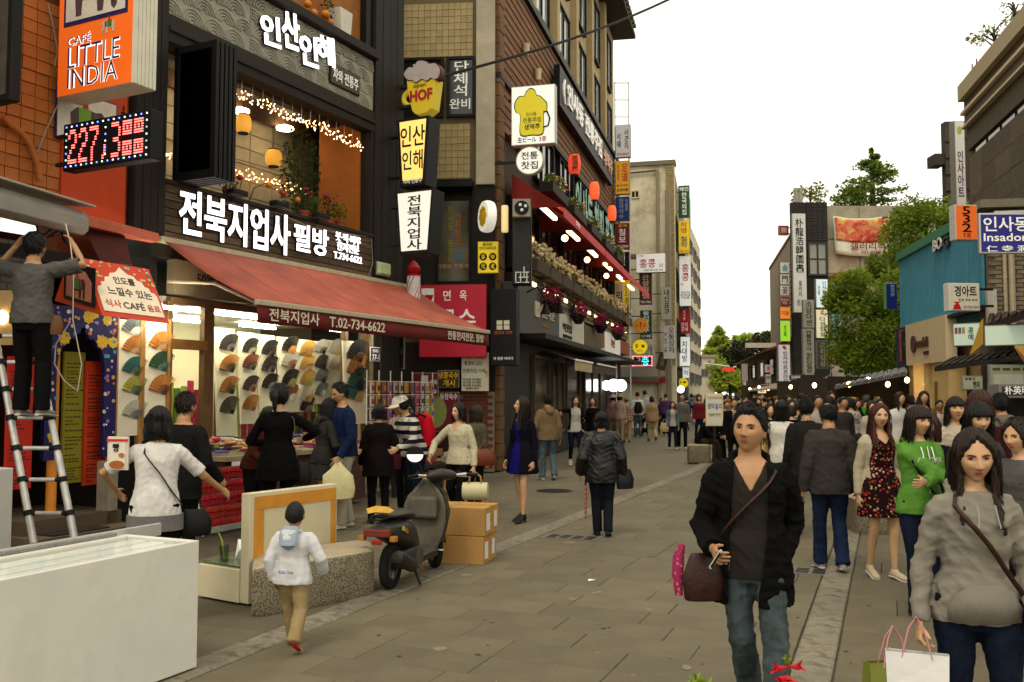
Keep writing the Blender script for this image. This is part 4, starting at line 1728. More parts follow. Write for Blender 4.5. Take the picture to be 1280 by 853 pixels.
put_text(mb,'50年 傳統',fx(238),3.28,fx(286),3.48,-.102,.004,K_)
put_text(mb,'전북지업사',fx(292),3.18,fx(345),3.48,-.102,.004,K_)
mb.build('lettering',bd)
TUBE=glow((1.0,.94,.76),34.0)
for i,(px,off)in enumerate(((222,.5),(276,.14),(312,.14),(352,.14),(395,.14),(330,1.6),(408,1.5),(268,1.6))):
 x=fx(px)
 mb=MB()
 mb.box(x-.45,off,2.92,x+.45,off+.06,2.96,TUBE)
 mb.build('light_tube',sh)
for px,n_ in((166,'left'),(195,'right'),(446,'far')):
 mb=MB()
 mb.box(fx(px)-.25,-.42,2.86,fx(px)+.25,-.36,2.90,TUBE)
 mb.build('light_tube',sh)
cols=[(.38,.36,.05),(.12,.22,.05),(.28,.34,.08),(.4,.05,.12),(.3,.03,.05),(.08,.22,.18),(.5,.44,.3),(.2,.12,.05)]
for i in range(26):
 c=cols[i%8]if i<12 else cols[(i*3)%8]
 px=214+i*8.4
 mb=MB()
 x=fx(px,1.4)
 mb.box(-.055,-.03,0,.055,.03,rnd.uniform(.85,1.05),M(c,.6,.2,12,.2))
 o=mb.build('cloth_roll',bevel=.02)
 o.matrix_world=FS.sub(x,1.4).m@Matrix.Translation((0,0,.95))
 tag(o,'upright %s roll of cloth in the row inside the fan shop'%('olive','green','lime','crimson','red','teal','cream','brown')[cols.index(c)],'cloth roll','cloth rolls in the fan shop')
BRD=M((.74,.70,.56),.7,.08,3,.1)
FANC={'k':(.022,.018,.016),'a':(.36,.17,.045),'y':(.52,.34,.10),'d':(.05,.035,.03),'r':(.20,.07,.04),'g':(.06,.12,.06),'t':(.05,.16,.14),'w':(.52,.49,.42),'l':(.40,.38,.10),'o':(.45,.22,.06),'v':(.07,.045,.06),'s':(.18,.2,.19),'n':(.12,.115,.065)}
CN={'k':'black','a':'amber','y':'pale yellow','d':'dark brown','r':'reddish brown','g':'dark green','t':'teal','w':'white','l':'lime','o':'orange','v':'dark plum','s':'silver grey','n':'olive'}
_fm={}
def fan_mesh(key,a0=2,a1=112):
 if key not in _fm:
  main,inner=key
  m1,m2=M(FANC[main],.6,.25,14,.1,80),M(FANC[inner],.5,.25,20,.1)
  leaf,stick=MB(),MB()
  n=22
  V=[]
  for i in range(n+1):
   t=R(a0+(a1-a0)*i/n)
   y=-.010 if i%2 else 0
   for r_ in(.46,1.0):
    V.append((-math.cos(t)*r_,y,math.sin(t)*r_))
  leaf.add(V,[(2*i,2*i+1,2*i+3,2*i+2)for i in range(n)],m1)
  n=13
  for i in range(n):
   t=R(a0+(a1-a0)*i/(n-1))
   d=Vector((-math.cos(t),0,math.sin(t)))
   q=Vector((d.z,0,-d.x))*.018
   rr=.985 if i in(0,n-1)else .50
   y=Vector((0,-.014-.001*i,0))
   stick.add([y-q*.5,y+q*.5,y+d*rr+q,y+d*rr-q],[(0,1,2,3)],m2)
  _fm[key]=(leaf,stick)
 return _fm[key]
FAN0={}
def fan(board_label,row,px,py,rad,off,key,tilt=0,fr=FS,Yz=None):
 x,z=fr.loc(px,py,off)
 lab='%s folding fan, %s on the %s'%(CN[key[0]],('topmost','second from top','third from top','fourth from top','fifth from top')[row],board_label)
 g=thing('folding_fan',lab,'fan',fr,(x,off,z),'fans shown on the boards')
 g.scale=(rad,1,rad)
 g.rotation_euler.y=tilt
 g.rotation_mode='XYZ'
 leaf,stick=fan_mesh(key)
 for nm,b in(('leaf',leaf),('stick_set',stick)):
  if(key,nm)in FAN0:
   o=bpy.data.objects.new(nm,FAN0[(key,nm)])
   COL.objects.link(o)
   o.parent=g
  else:
   o=b.build(nm,g)
   so=o.modifiers.new('t','SOLIDIFY')
   so.thickness=.003
   FAN0[(key,nm)]=o.data
 return g
boards=[('first board from the shop door',271,296,411,552,('kd','ak','ad','nk'),(440,466,493,518),.19),('second board from the shop door',300,322,416,530,('kd','rd','vr','oa'),(443,463,490,514),.18),('board of three dark fans',324,346,419,520,('kk','dk','ds'),(446,466,488),.17),('board with spotted fans',349,372,422,515,('ko','wr','kl','rw'),(443,461,484,503),.17),('board with yellow fans',372,392,425,515,('yo','yo','yl','wy','vr'),(446,464,483,503,516),.16),('board with pale grey fans',391,409,427,505,('wk','vk','sk','sw'),(443,462,479,497),.16),('narrow board of white fans',409,428,426,500,('wy','wy'),(444,464),.15),('wide board at the right end',431,457,427,530,('kd','ak','gk','t' 'y'),(453,471,488,503),.24)]
for bi,(lab,a,b,y0,y1,keys,ys,rad)in enumerate(boards):
 off=.45 if bi<7 else -.10
 m_=(a+b)/2
 x0,x1=fx(a,off),fx(b,off)
 z1,z0=fz(m_,y0,off),fz(m_,y1,off)
 g=thing('display_board','cream fan display '+lab+' inside the window','display board',FS,((x0+x1)/2,off,z0))
 mb=MB()
 w,h=(x1-x0)/2,z1-z0
 mb.add([(-w+.06,.0,0),(w+.06,.0,0),(w-.06,.0,h),(-w-.06,.0,h),(-w+.06,.03,0),(w+.06,.03,0),(w-.06,.03,h),(-w-.06,.03,h)],[(0,1,2,3),(7,6,5,4),(0,4,5,1),(1,5,6,2),(2,6,7,3),(3,7,4,0)],BRD)
 mb.build('board',g)
 for r_,(k,yy)in enumerate(zip(keys,ys)):
  fan(lab,r_,b-(b-a)*.24,yy,(x1-x0)*.66,off-.012,(k[0],k[1]),R(8))
for bi,(lab,a,b,y0,y1,keys,ys)in enumerate((('cream panel beside the painted arch',147,174,400,545,('sw','oa','tg','lg','ws'),(420,444,470,494,524)),('bright panel left of the shop door',180,208,403,522,('oa','gt','or'),(440,465,494)))):
 off=-.12
 x0,x1=fx(a,off),fx(b,off)
 m_=(a+b)/2
 z1,z0=fz(m_,y0,off),fz(m_,y1,off)
 g=thing('display_board','tall '+lab+' hung with fans','display board',FS,((x0+x1)/2,off,z0))
 mb=MB()
 w,h=(x1-x0)/2,z1-z0
 mb.box(-w,0,0,w,.04,h,BRD)
 mb.build('board',g)
 mb=MB()
 mb.box(-w-.05,-.03,-.3,-w,.05,h+.05,M((.4,.24,.09),.5,.2))
 mb.box(w,-.03,-.3,w+.05,.05,h+.05,M((.4,.24,.09),.5,.2))
 mb.build('frame',g)
 for r_,(k,yy)in enumerate(zip(keys,ys)):
  fan(lab,r_,b-(b-a)*.1,yy,(x1-x0)*.74,off-.012,(k[0],k[1]),R(14))
tb=thing('goods_table','display table heaped with small colourful goods under the awning','table',FS,(0,0,0))
TX0,TX1,TY=fx(262,-1.0),fx(332,-1.0),-1.0
mb=MB()
mb.box(TX0,TY-.32,.86,TX1+2.2,TY+.62,.92,M((.36,.31,.2),.6,.2))
mb.build('top',tb)
mb=MB()
mb.box(TX0+.05,TY-.25,.08,TX1+2.1,TY+.5,.86,M((.10,.05,.04),.7,.2))
mb.build('body',tb)
mb=MB()
mb.box(TX0+.1,TY-.335,.80,TX1-.1,TY-.322,.855,WHITE)
mb.build('price_strip',tb)
PALT=[(.45,.06,.09),(.55,.50,.42),(.35,.05,.2),(.5,.25,.06),(.12,.10,.3),(.5,.35,.3),(.3,.3,.08),(.06,.05,.06),(.5,.12,.12),(.55,.42,.25)]
for i in range(130):
 sx,sy,sz=rnd.uniform(.05,.11),rnd.uniform(.03,.07),rnd.uniform(.015,.045)
 mb=MB()
 mb.prismz([(-sx,-sy),(sx*.8,-sy*1.1),(sx,sy*.8),(0,sy*1.3),(-sx*.9,sy)],0,sz,M(PALT[i%10],.5,.2,20))
 o=mb.build('trinket_pouch',bevel=.008)
 xx,yy=rnd.uniform(TX0+.1,TX1+2.1),rnd.uniform(TY-.24,TY+.5)
 hp=.12*math.sin((xx-TX0)*3)**2+rnd.uniform(0,.09)
 o.matrix_world=FS.sub(xx,yy).m@Matrix.Translation((0,0,.92+hp))@Matrix.Rotation(rnd.uniform(0,6),4,'Z')@Matrix.Rotation(rnd.uniform(-.35,.35),4,'X')
 tag(o,'small %s cloth trinket in the heap on the goods table'%('rose','cream','purple','orange','blue','pale pink','olive','black','scarlet','sand')[i%10],'trinket','trinkets heaped on the goods table')
rk=thing('knot_rack','slanted rack of hanging red tassel knots below the goods table','rack',FS,(0,0,0))
RX0,RX1,RY=fx(262,-1.5),fx(330,-1.5),-1.45
mb=MB()
mb.box(RX0-.06,RY-.06,.02,RX1,RY,.09,M((.4,.39,.35),.6))
for x in(RX0-.05,RX1):
 mb.tube([(x,RY-.05,0),(x,RY+.16,.86)],.02,STEEL,6)
for k in range(5):
 z=.16+k*.155
 mb.box(RX0-.05,RY-.03+.18*z,z,RX1,RY-.01+.18*z,z+.02,STEEL)
mb.build('frame',rk)
for i in range(120):
 k=i%5
 z=.16+k*.155
 x=RX0+(RX1-RX0)*((i//5)+.5)/24
 c=((.42,.02,.02),(.36,.015,.03),(.42,.04,.02),(.45,.2,.03),(.3,.03,.25))[(i*7)%5 if k<2 else(i*3)%2]
 mb=MB()
 mb.lathe([(.004,.02),(.016,-.01),(.022,-.045),(.012,-.06),(.018,-.12),(.014,-.13)],M(c,.55,.2,20),6)
 o=mb.build('tassel_knot')
 o.matrix_world=FS.sub(x,RY-.05+.18*z).m@Matrix.Translation((0,0,z+rnd.uniform(-.01,.01)))
 tag(o,'%s row tassel knot, number %d from the left, on the slanted rack'%(('bottom','fourth','third','second','top')[k],i//5+1),'tassel','tassel knots on the slanted rack')
bt=thing('book_table','low table with stacks of paper goods at the right end of the awning','table',FS,(0,0,0))
mb=MB()
mb.box(fx(468,-.9),-1.35,.42,fx(560,-.9),-.6,.47,DWOOD)
for x in(fx(470,-.9),fx(555,-.9)):
 for y in(-1.3,-.65):
  mb.box(x,y,0,x+.06,y+.06,.42,DWOOD)
mb.build('top',bt)
for i in range(24):
 x,y=fx(468+rnd.uniform(4,80),-.9),rnd.uniform(-1.3,-.7)
 hh=rnd.uniform(.03,.16)
 mb=MB()
 mb.box(-.13,-.09,0,.13,.09,hh,M(rnd.choice([(.42,.36,.25),(.5,.45,.36),(.3,.2,.1),(.35,.08,.06),(.2,.2,.18)]),.6,.2,12))
 o=mb.build('paper_stack',bevel=.004)
 o.matrix_world=FS.sub(x,y).m@Matrix.Translation((0,0,.47+(i%3)*.1))@Matrix.Rotation(rnd.uniform(-.4,.4),4,'Z')
 tag(o,'stack of paper goods on the low table under the awning','paper stack','paper stacks on the low table')
for i,(px,py,s)in enumerate(((541,625,.34),(548,597,.30),(556,610,.26))):
 p=G(px,632)
 mb=MB()
 mb.box(-.24,-.18,0,.24,.18,.2,M((.36,.23,.11),.75,.15,5))
 o=mb.build('small_carton',bevel=.005)
 o.matrix_world=Matrix.Translation((p.x+(i==2)*.4,p.y+.2+(i==2)*.3,(i==1)*.202))@Matrix.Rotation(.4,4,'Z')
 tag(o,('small brown carton on the ground behind the scooter','small printed carton on top of another behind the scooter','brown carton furthest from the scooter mirror')[i],'carton')
wr=thing('toy_rack','white wire rack hung with small packaged toys','rack',FS,(0,0,0))
WX0,WX1=fx(458,-.45),fx(540,-.45)
mb=MB()
for k in range(6):
 z=.75+k*.24
 mb.box(WX0,-.46,z,WX1,-.445,z+.015,WHITE)
for k in range(7):
 x=WX0+(WX1-WX0)*k/6
 mb.box(x-.008,-.475,.0,x+.008,-.46,2.15,WHITE)
mb.build('frame',wr)
for i in range(60):
 k,j=i//12,i%12
 mb=MB()
 mb.box(-.05,-.03,-.19,.05,0,0,M([(.55,.5,.45),(.5,.2,.25),(.55,.35,.1),(.5,.45,.4),(.3,.15,.12)][(i*7+k)%5],.4,.2,18))
 mb.box(-.035,-.038,-.15,.035,-.03,-.06,M([(.4,.05,.08),(.1,.08,.06),(.5,.3,.05),(.12,.15,.4)][(i*5)%4],.4,.2,30))
 o=mb.build('packaged_toy')
 o.matrix_world=FS.sub(WX0+(WX1-WX0)*(j+.5)/12,-.50).m@Matrix.Translation((0,0,.98+k*.24))
 tag(o,'packaged toy, row %d up and place %d along, on the wire rack'%(k+1,j+1),'toy','packaged toys on the wire rack')
sign('small dark blue house number plate reading 27-1 on the shop pier',(463,434,475,452),0,th=.02,fr=FS,off=-.12,face=SM((.03,.05,.12)),casing=WHITE,texts=(('27-1',.15,.5,.88,.9,W_),('인사동',.2,.15,.8,.4,W_)),cat='plate')
mb=MB()
mb.box(fx(459),-.10,0,fx(482),.2,3.1,M((.30,.26,.17),.8,.2,4,.3))
mb.build('pier',sh)
# --- orange cafe at the far left
ORT=M((.40,.155,.04),.55,.18,6,.2,40)
ORP=M((.50,.085,.02),.65,.1,3,.1,40)
NAVY=M((.035,.03,.13),.55,.2,6,.1)
cf=thing('cafe_building','orange tiled cafe building with red panel and painted arch at the left edge','building',FS,(0,0,0))
mb=MB()
mb.box(-5,.03,3.9,fx(69),.4,13,M((.16,.06,.012),.8,.2))
mb.box(fx(69),.03,3.3,fx(156),.4,13,M((.2,.05,.015),.8,.2))
mb.box(-5,1.6,0,fx(150),1.8,3.9,M((.10,.035,.015),.8,.2))
mb.box(-5,-.1,3.3,fx(150),1.6,3.45,DARKM)
mb.box(fx(147),.0,0,fx(150),1.6,3.4,DWOODV)
mb.build('wall',cf)
tb=MB()
tb.box(-.086,-.02,-.072,.086,.03,.072,ORT)
t0=tb.build('tile',cf,bevel=.006)
k=0
for r_ in range(17):
 for c_ in range(10):
  o=t0 if k==0 else dup(t0,parent=cf)
  o.location=(fx(69)-.09-c_*.18,.02+rnd.uniform(-.006,.006),3.98+r_*.152)
  k+=1
mb=MB()
mb.box(fx(69),-.03,3.85,fx(150),.03,7.2,ORP)
pn=mb.build('red_panel',cf)
mb=MB()
q=random.Random(5)
for cx,sgn in((fx(72),1),(fx(148),-1)):
 for i in range(26):
  t=q.random()
  x=cx+sgn*t*.75
  z=4.75+(1-t)**2*.8*q.random()+.02
  a=q.uniform(0,3.1)
  l=.05
  mb.add([(x-math.cos(a)*l,-.034,z-math.sin(a)*l),(x+math.sin(a)*.02,-.034,z-math.cos(a)*.02),(x+math.cos(a)*l,-.034,z+math.sin(a)*l),(x-math.sin(a)*.02,-.034,z+math.cos(a)*.02)],[(0,1,2,3)],BLACKM)
mb.build('leaf_ornament',pn)
def elephant(mb,x,z,s,y,body,cloth_,flip=1):
 """a plain elephant in a saddle cloth, flat print"""
 def pl(pts,m,dy=0):
  mb.prism([(x+flip*a*s,z+b*s)for a,b in(pts if flip>0 else pts[::-1])],y-.004-dy,y-dy,m)
 pl([(-.42,.0),(-.30,.0),(-.28,.24),(.05,.24),(.07,0),(.19,0),(.22,.30),(.40,.34),(.50,.28),(.50,.05),(.44,-.02),(.38,.03),(.44,.08),(.44,.2),(.36,.18),(.50,.58),(.36,.70),(.2,.66),(0,.68),(-.3,.66),(-.46,.5)],body)
 pl([(-.24,.30),(.06,.30),(.08,.68),(-.26,.68)],cloth_,.004)
 pl([(.12,.34),(.26,.34),(.28,.62),(.14,.64)],M((.16,.10,.09),.7),.004)
 pl([(-.14,.68),(.0,.68),(-.02,.9),(-.12,.9)],M((.4,.06,.04),.6),.004)
EB=M((.12,.075,.085),.7)
sign('elephant poster on the red panel behind the dot display',(70,118,146,182),0,th=.03,fr=FS,off=-.05,face=M((.6,.56,.48),.6),casing=NAVY,extra=lambda r,a,b,h,f:[elephant(m_,(a+b)/2,h*.12,h*.85,-.008,EB,M((.2,.35,.05),.6))or m_.build('elephant_print',r)for m_ in[MB()]],name='poster',cat='poster')
def li(root,a,b,h,f):
 w=b-a
 m_=MB()
 m_.box(a+w*.08,-.012,h*.475,b-w*.07,-.006,h*.98,NAVY)
 m_.box(a+w*.11,-.016,h*.505,b-w*.10,-.012,h*.97,M((.62,.58,.5),.6))
 elephant(m_,(a+b)/2,h*.53,h*.42,-.016,EB,M((.3,.08,.15),.6))
 m_.build('picture',root)
 m_=MB()
 elephant(m_,a+w*.69,h*.37,h*.12,-.012,M((.55,.5,.4),.6),M((.12,.2,.03),.6),-1)
 m_.build('emblem',root)
 m_=MB()
 for s_,u0,v0,u1,v1 in(('LITTLE',.155,.675,.84,.815),('INDIA',.155,.825,.82,.955),('CAFÉ',.145,.59,.455,.665)):
  put_text(m_,s_,a+w*u0,h*(1-v1),a+w*u1,h*(1-v0),-.013,.004,NV,bold=-.012)
 m_.build('lettering',root)
 m_=MB()
 for k in range(6):
  x=b+.001
  m_.box(x,.01+k*.055,.01,x+.012,.058+k*.055,h,M((.62,.6,.5),.6,.1))
 m_.build('side_rib',root)
RZF,RZW=-R(26),-R(14.3)
NV=SM((.03,.025,.14))
c_=P(120,55,10.6)
ORS=glow((.62,.10,.008),.45)
LW_=glow((.8,.8,.78),.9)
sign('tall orange lit box sign with an elephant picture and outlined lettering',(74,-70,167,113),10.6,RZF,th=.34,face=ORS,casing=M((.55,.52,.43),.6,.1),rim=.012,texts=(('LITTLE',.155,.675,.84,.815,LW_),('INDIA',.155,.825,.82,.955,LW_),('CAFÉ',.145,.59,.455,.665,LW_)),extra=li,bracket=('L',.3))
def led(root,a,b,h,f):
 w=b-a
 cols=[glow((.9,.12,.10),3),glow((.1,.2,.9),3),glow((.5,.8,.6),2),glow((.9,.7,.6),2)]
 m_=MB()
 q=random.Random(2)
 def dot(x,z,r_,m):
  m_.box(x-r_,-.012,z-r_,x+r_,-.006,z+r_,m)
 nx=16
 for i in range(nx):
  x=a+w*(.045+.91*i/(nx-1))
  for z in(.08,.92):
   dot(x,h*z,.008,cols[(1,3,1,2)[i%4]])
 for j in range(1,6):
  z=h*(.08+.84*j/6)
  for x in(a+w*.045,a+w*.955,a+w*.5):
   dot(x,z,.008,cols[(1,2)[j%2]])
 font={'2':'01110 10001 00001 00110 01000 10000 11111','7':'11111 00001 00010 00100 01000 01000 01000',',':'00000 00000 00000 00000 00100 00100 01000','3':'11110 00001 00001 01110 00001 00001 11110','m':'11111 10101 11111 00000 11111 10101 11111'}
 x=a+w*.075
 for ch in '227,3mm':
  for r_,row in enumerate(font[ch].split()):
   for c_2,v in enumerate(row):
    if v=='1':
     for e in range(2):
      for g_ in range(2):
       dot(x+w*(.0195*c_2+.0095*g_),h*(.83-r_*.105-e*.05),.0062,cols[0])
  x+=w*.125
 m_.build('diode_field',root,kind='stuff')
sign('black dot display board with red digits and coloured dots along its rim',(79,146,189,206),10.2,RZF,th=.16,face=M((.01,.01,.012),.4),casing=BLACKM,extra=led,bracket=('L',.2),name='dot_display',cat='display')
sign('dark framed hanging board at the upper left edge',(-60,-40,15,132),9.6,RZF,th=.12,face=M((.09,.085,.07),.5,.3),casing=BLACKM,rim=.07)
g=thing('conduit_cable','orange pipe and loose cables on the orange tiled wall','cable',FS,(0,0,0))
mb=MB()
mb.tube([(fx(px),-.06,fz(px,py))for px,py in((-10,145),(0,155),(14,164),(26,180),(36,205),(40,225))],.035,ORT,8)
mb.tube([(fx(px),-.05,fz(px,py))for px,py in((44,0),(52,30),(58,60),(55,80),(62,92),(70,86),(60,130),(45,165),(36,190))],.008,M((.3,.26,.2),.7),5)
mb.build('cable',g,smooth=True)
A,B_=P(-70,214,8.2),P(96,262,10.3)
d=B_-A
fr=Frame(A.x,A.y,math.atan2(d.y,d.x))
ln=math.hypot(d.x,d.y)
g=thing('awning_case','grey metal awning case above the man on the ladder','awning',fr,(0,0,A.z))
GM=M((.30,.29,.26),.45,.15,4,.05,metal=.3)
dz=d.z/ln
mb=MB()
pr=[(0,0),(-.10,-.03),(-.15,-.12),(-.15,-.25),(-.08,-.30),(0,-.30)]
V=[(x,y,z+dz*x)for x in(0,ln)for y,z in pr]
n=len(pr)
mb.add(V,[tuple(range(n-1,-1,-1)),tuple(range(n,2*n))]+[(i,(i+1)%n,n+(i+1)%n,n+i)for i in range(n)],GM)
mb.build('case',g,bevel=.01)
mb=MB()
mb.add([(0,-.2,.03),(ln+.05,-.2,.03+dz*ln),(ln+.05,.3,.06+dz*ln),(0,.3,.06),(0,-.2,.05),(ln+.05,-.2,.05+dz*ln),(ln+.05,.3,.08+dz*ln),(0,.3,.08)],[(3,2,1,0),(4,5,6,7),(0,1,5,4),(1,2,6,5),(2,3,7,6),(3,0,4,7)],M((.4,.38,.33),.5))
mb.build('top_sheet',g)
mb=MB()
q=random.Random(4)
for i in range(9):
 x=q.uniform(.4,ln-.2)
 mb.tube([(x,-.02,-.30+dz*x),(x+q.uniform(-.2,.2),0,-.40+dz*x),(x+q.uniform(-.4,.3),.04,-.35+dz*x)],.012,BLACKM,5)
mb.build('wire_bundle',g)
g=thing('cafe_awning','faded coral awning housing with dark red cloth over the cafe door','awning',FS,(0,0,0))
CORAL=M((.50,.16,.10),.7,.2,4,.2)
mb=MB()
a,b=fx(92,-.5),fx(196,-.25)
za,zb=fz(92,272,-.5),fz(196,296,-.25)
mb.add([(a,-.5,za-.07),(b,-.25,zb-.07),(b,-.1,zb-.07),(a,-.2,za-.07),(a,-.5,za+.07),(b,-.25,zb+.05),(b,-.1,zb+.05),(a,-.2,za+.07)],[(3,2,1,0),(4,5,6,7),(0,1,5,4),(1,2,6,5),(2,3,7,6),(3,0,4,7)],CORAL)
mb.build('housing',g,bevel=.01)
mb=MB()
a,b,c2=fx(96,-.25),fx(150,-.2),fx(163,-.5)
mb.add([(a,-.25,fz(96,276,-.25)),(b,-.2,fz(150,286,-.2)),(c2,-.5,fz(163,331,-.5)),(a+.1,-.5,fz(98,322,-.5))],[(0,3,2,1)],M((.10,.022,.015),.8))
o=mb.build('cloth',g)
o.modifiers.new('t','SOLIDIFY').thickness=.01
Yw=9.6
pts={k_:P(*v)for k_,v in dict(ft=(104,323,Yw),ftr=(189,338,Yw+.55),fbl=(128,395,Yw-.35),fbr=(212,405,Yw+.25),sbl=(68,376,Yw+.35),sbt=(86,322,Yw+.3)).items()}
g=thing('wedge_sign','red sloping sign box with white arch reading 인도를 느낄수 있는 and CAFÉ','sign',None,pts['fbl'])
o_=pts['fbl']
A0,B0,B1=pts['ft']-o_,pts['fbl']-o_,pts['fbr']-o_
A1=A0+B1-B0
C0,C1=pts['sbl']-o_,pts['sbl']-o_+(B1-B0)
D0=pts['sbt']-o_
RD=M((.50,.07,.02),.55,.12)
mb=MB()
mb.add([A0,A1,B0,B1,C0,C1,D0,D0+(A1-A0)],[(0,2,3,1),(2,4,5,3),(4,2,0,6),(5,7,1,3),(6,0,1,7),(4,6,7,5)],RD)
mb.build('casing',g,bevel=.006)
ex,ez=(B1-B0),(A0-B0)
W_l,H_l=ex.length,ez.length
ex.normalize()
nrm=ex.cross(ez).normalized()
T=Matrix(((*ex,0),(*(-nrm),0),(*ez.normalized(),0),(0,0,0,1))).transposed()
mb=MB()
mb.T=T
mb.prism([(W_l*u,H_l*v)for u,v in((.05,.09),(.95,.09),(.95,.46),(.92,.52),(.87,.53),(.86,.60),(.80,.62),(.78,.70),(.71,.72),(.68,.79),(.60,.81),(.55,.86),(.5,.93),(.45,.86),(.40,.81),(.32,.79),(.29,.72),(.22,.70),(.20,.62),(.14,.60),(.13,.53),(.08,.52),(.05,.46))],-.010,-.002,M((.66,.58,.46),.6,.08))
mb.build('panel',g)
mb=MB()
mb.T=T
DK=SM((.06,.035,.03))
put_text(mb,'인도를',W_l*.34,H_l*.58,W_l*.66,H_l*.76,-.010,.004,DK)
put_text(mb,'느낄수 있는',W_l*.2,H_l*.37,W_l*.86,H_l*.55,-.010,.004,DK)
put_text(mb,'CAFÉ',W_l*.36,H_l*.13,W_l*.68,H_l*.35,-.010,.004,DK)
put_text(mb,'식사',W_l*.1,H_l*.15,W_l*.33,H_l*.32,-.010,.004,SM((.42,.1,.04)))
put_text(mb,'음료',W_l*.72,H_l*.15,W_l*.92,H_l*.30,-.010,.004,SM((.42,.1,.04)))
mb.build('lettering',g)
mb=MB()
mb.T=T
q=random.Random(8)
for i in range(70):
 u,v=q.uniform(.02,.98),q.uniform(.5,.98)
 if abs(u-.5)>(1-v)*1.0+.02:
  r_=q.uniform(.012,.026)
  m_=M(((.5,.35,.1),(.3,.4,.3),(.55,.3,.2),(.12,.2,.12))[i%4],.6)
  mb.prism([(W_l*u+math.cos(t)*r_,H_l*v+math.sin(t)*r_)for t in np.linspace(0,6.28,7)[:-1]],-.006,-.002,m_)
mb.build('flower_print',g,kind='stuff')
ex2=(B0-C0)
W2=ex2.length
ex2.normalize()
n2=ex2.cross(Vector((0,0,1))).normalized()
T2=Matrix.Translation(C0)@Matrix(((*ex2,0),(*(-n2),0),(0,0,1,0),(0,0,0,1))).transposed()
mb=MB()
mb.T=T2
mb.box(W2*.22,-.012,.06,W2*.86,-.004,.46,BLACKM)
mb.prism([(W2*.28,.1),(W2*.80,.1),(W2*.80,.3),(W2*.66,.40),(W2*.42,.40),(W2*.28,.3)],-.016,-.012,M((.45,.2,.14),.6))
elephant(mb,W2*.54,.11,.30,-.016,M((.10,.03,.03),.7),M((.12,.2,.06),.6))
mb.build('side_print',g)
ar_=thing('painted_arch','blue arch painted with yellow and white flowers round the cafe door','arch',FS,(0,-.16,0))
ax0,ax1,az1=fx(58,-.16),fx(147,-.16),fz(100,384,-.16)
ox0,ox1=fx(72,-.16),fx(132,-.16)
cx=(ox0+ox1)/2
def arch_z(x):
 u=abs(x-cx)/((ox1-ox0)/2)
 if u>1:
  return 0
 sc_=abs(math.sin(u*math.pi*3))*.05
 return 2.02+.42*math.sqrt(max(1-u**1.5,0))+sc_+(.09 if u<.1 else 0)
mb=MB()
xs=sorted(set(list(np.linspace(ax0,ax1,50))+[ox0-.001,ox0+.001,ox1-.001,ox1+.001]))
for xa_,xb_ in zip(xs[:-1],xs[1:]):
 for za,zb in((max(arch_z(xa_),.95),max(arch_z(xb_),.95)),):
  mb.add([(xa_,0,za),(xb_,0,zb),(xb_,0,az1),(xa_,0,az1),(xa_,.06,za),(xb_,.06,zb),(xb_,.06,az1),(xa_,.06,az1)],[(0,1,2,3),(7,6,5,4),(0,4,5,1)],NAVY)
mb.build('arch_panel',ar_)
mb=MB()
FLC=[M(c_,.6,.2)for c_ in((.55,.38,.04),(.55,.5,.45),(.5,.22,.05),(.3,.2,.4),(.08,.3,.32),(.5,.4,.3))]
for i in range(220):
 x,z=q.uniform(ax0+.03,ax1-.03),q.uniform(1.0,az1-.03)
 if z<arch_z(x)+.05 and ox0-.03<x<ox1+.03:
  continue
 big=i%11==0
 r_=q.uniform(.07,.10)if big else q.uniform(.012,.03)
 m_=FLC[0]if big else FLC[i%6]
 np_=8 if big else 5
 poly=[]
 for t in range(np_*2):
  rr_=r_*(1 if t%2==0 else .8)
  poly.append((x+math.cos(t*math.pi/np_)*rr_,z+math.sin(t*math.pi/np_)*rr_))
 mb.prism(poly,-.004-(.0004*(i%5)),.001,m_)
mb.build('flower_print',ar_,kind='stuff')
def menu(label,px0,py0,px1,py1,off,col,head):
 def ex_(root,a,b,h,f):
  m_=MB()
  q=random.Random(len(label))
  z=h*.93
  while z>h*.04:
   z-=h*q.choice((.02,.024,.03,.05))
   w_=(b-a)
   l=q.uniform(.2,.75)
   x=a+w_*.12
   while x<a+w_*(.12+l):
    e=q.uniform(.02,.06)
    m_.box(x,-.0075,z,x+e,-.006,z+.014,DK)
    x+=e+.012
  m_.build('lettering',root)
 sign(label,(px0,py0,px1,py1),0,th=.03,fr=FS,off=off,face=M(col,.6,.08),casing=M(col,.6,.1),extra=ex_,rim=.006,name='menu_board',cat='menu board')
menu('olive green menu board standing in the cafe doorway',78,440,105,604,.10,(.30,.27,.03),1)
menu('orange red menu board right of the olive one',105,452,136,606,.06,(.52,.07,.02),1)
menu('red menu board at the left behind the ladder',8,446,41,612,-.35,(.48,.04,.02),1)
for px,l in((69,'left'),(141,'right')):
 mb=MB()
 mb.lathe([(.075,0),(.075,.1),(.06,.12),(.06,2.5),(.075,2.54)],M((.55,.24,.03),.5,.12),16)
 o=mb.build('door_post',smooth=True)
 o.matrix_world=FS.sub(fx(px,-.02),-.02).m@Matrix.Translation((0,0,.2))
 tag(o,'round orange post at the %s side of the cafe doorway'%l,'post')
mb=MB()
mb.box(fx(20,-.3),-.75,0,fx(152,-.3),.4,.14,M((.16,.12,.08),.8,.2))
mb.box(fx(30,-.3),-.4,.14,fx(150,-.3),.9,.30,M((.13,.10,.07),.8,.2))
mb.build('step',cf)
mb=MB()
mb.box(fx(62,-.55),-.70,.142,fx(132,-.55),-.44,.158,M((.05,.045,.04),.9,.3,30,.8,120))
o=mb.build('door_mat')
o.matrix_world=FS.m
tag(o,'dark rubber mat on the cafe step','mat')
mb=MB()
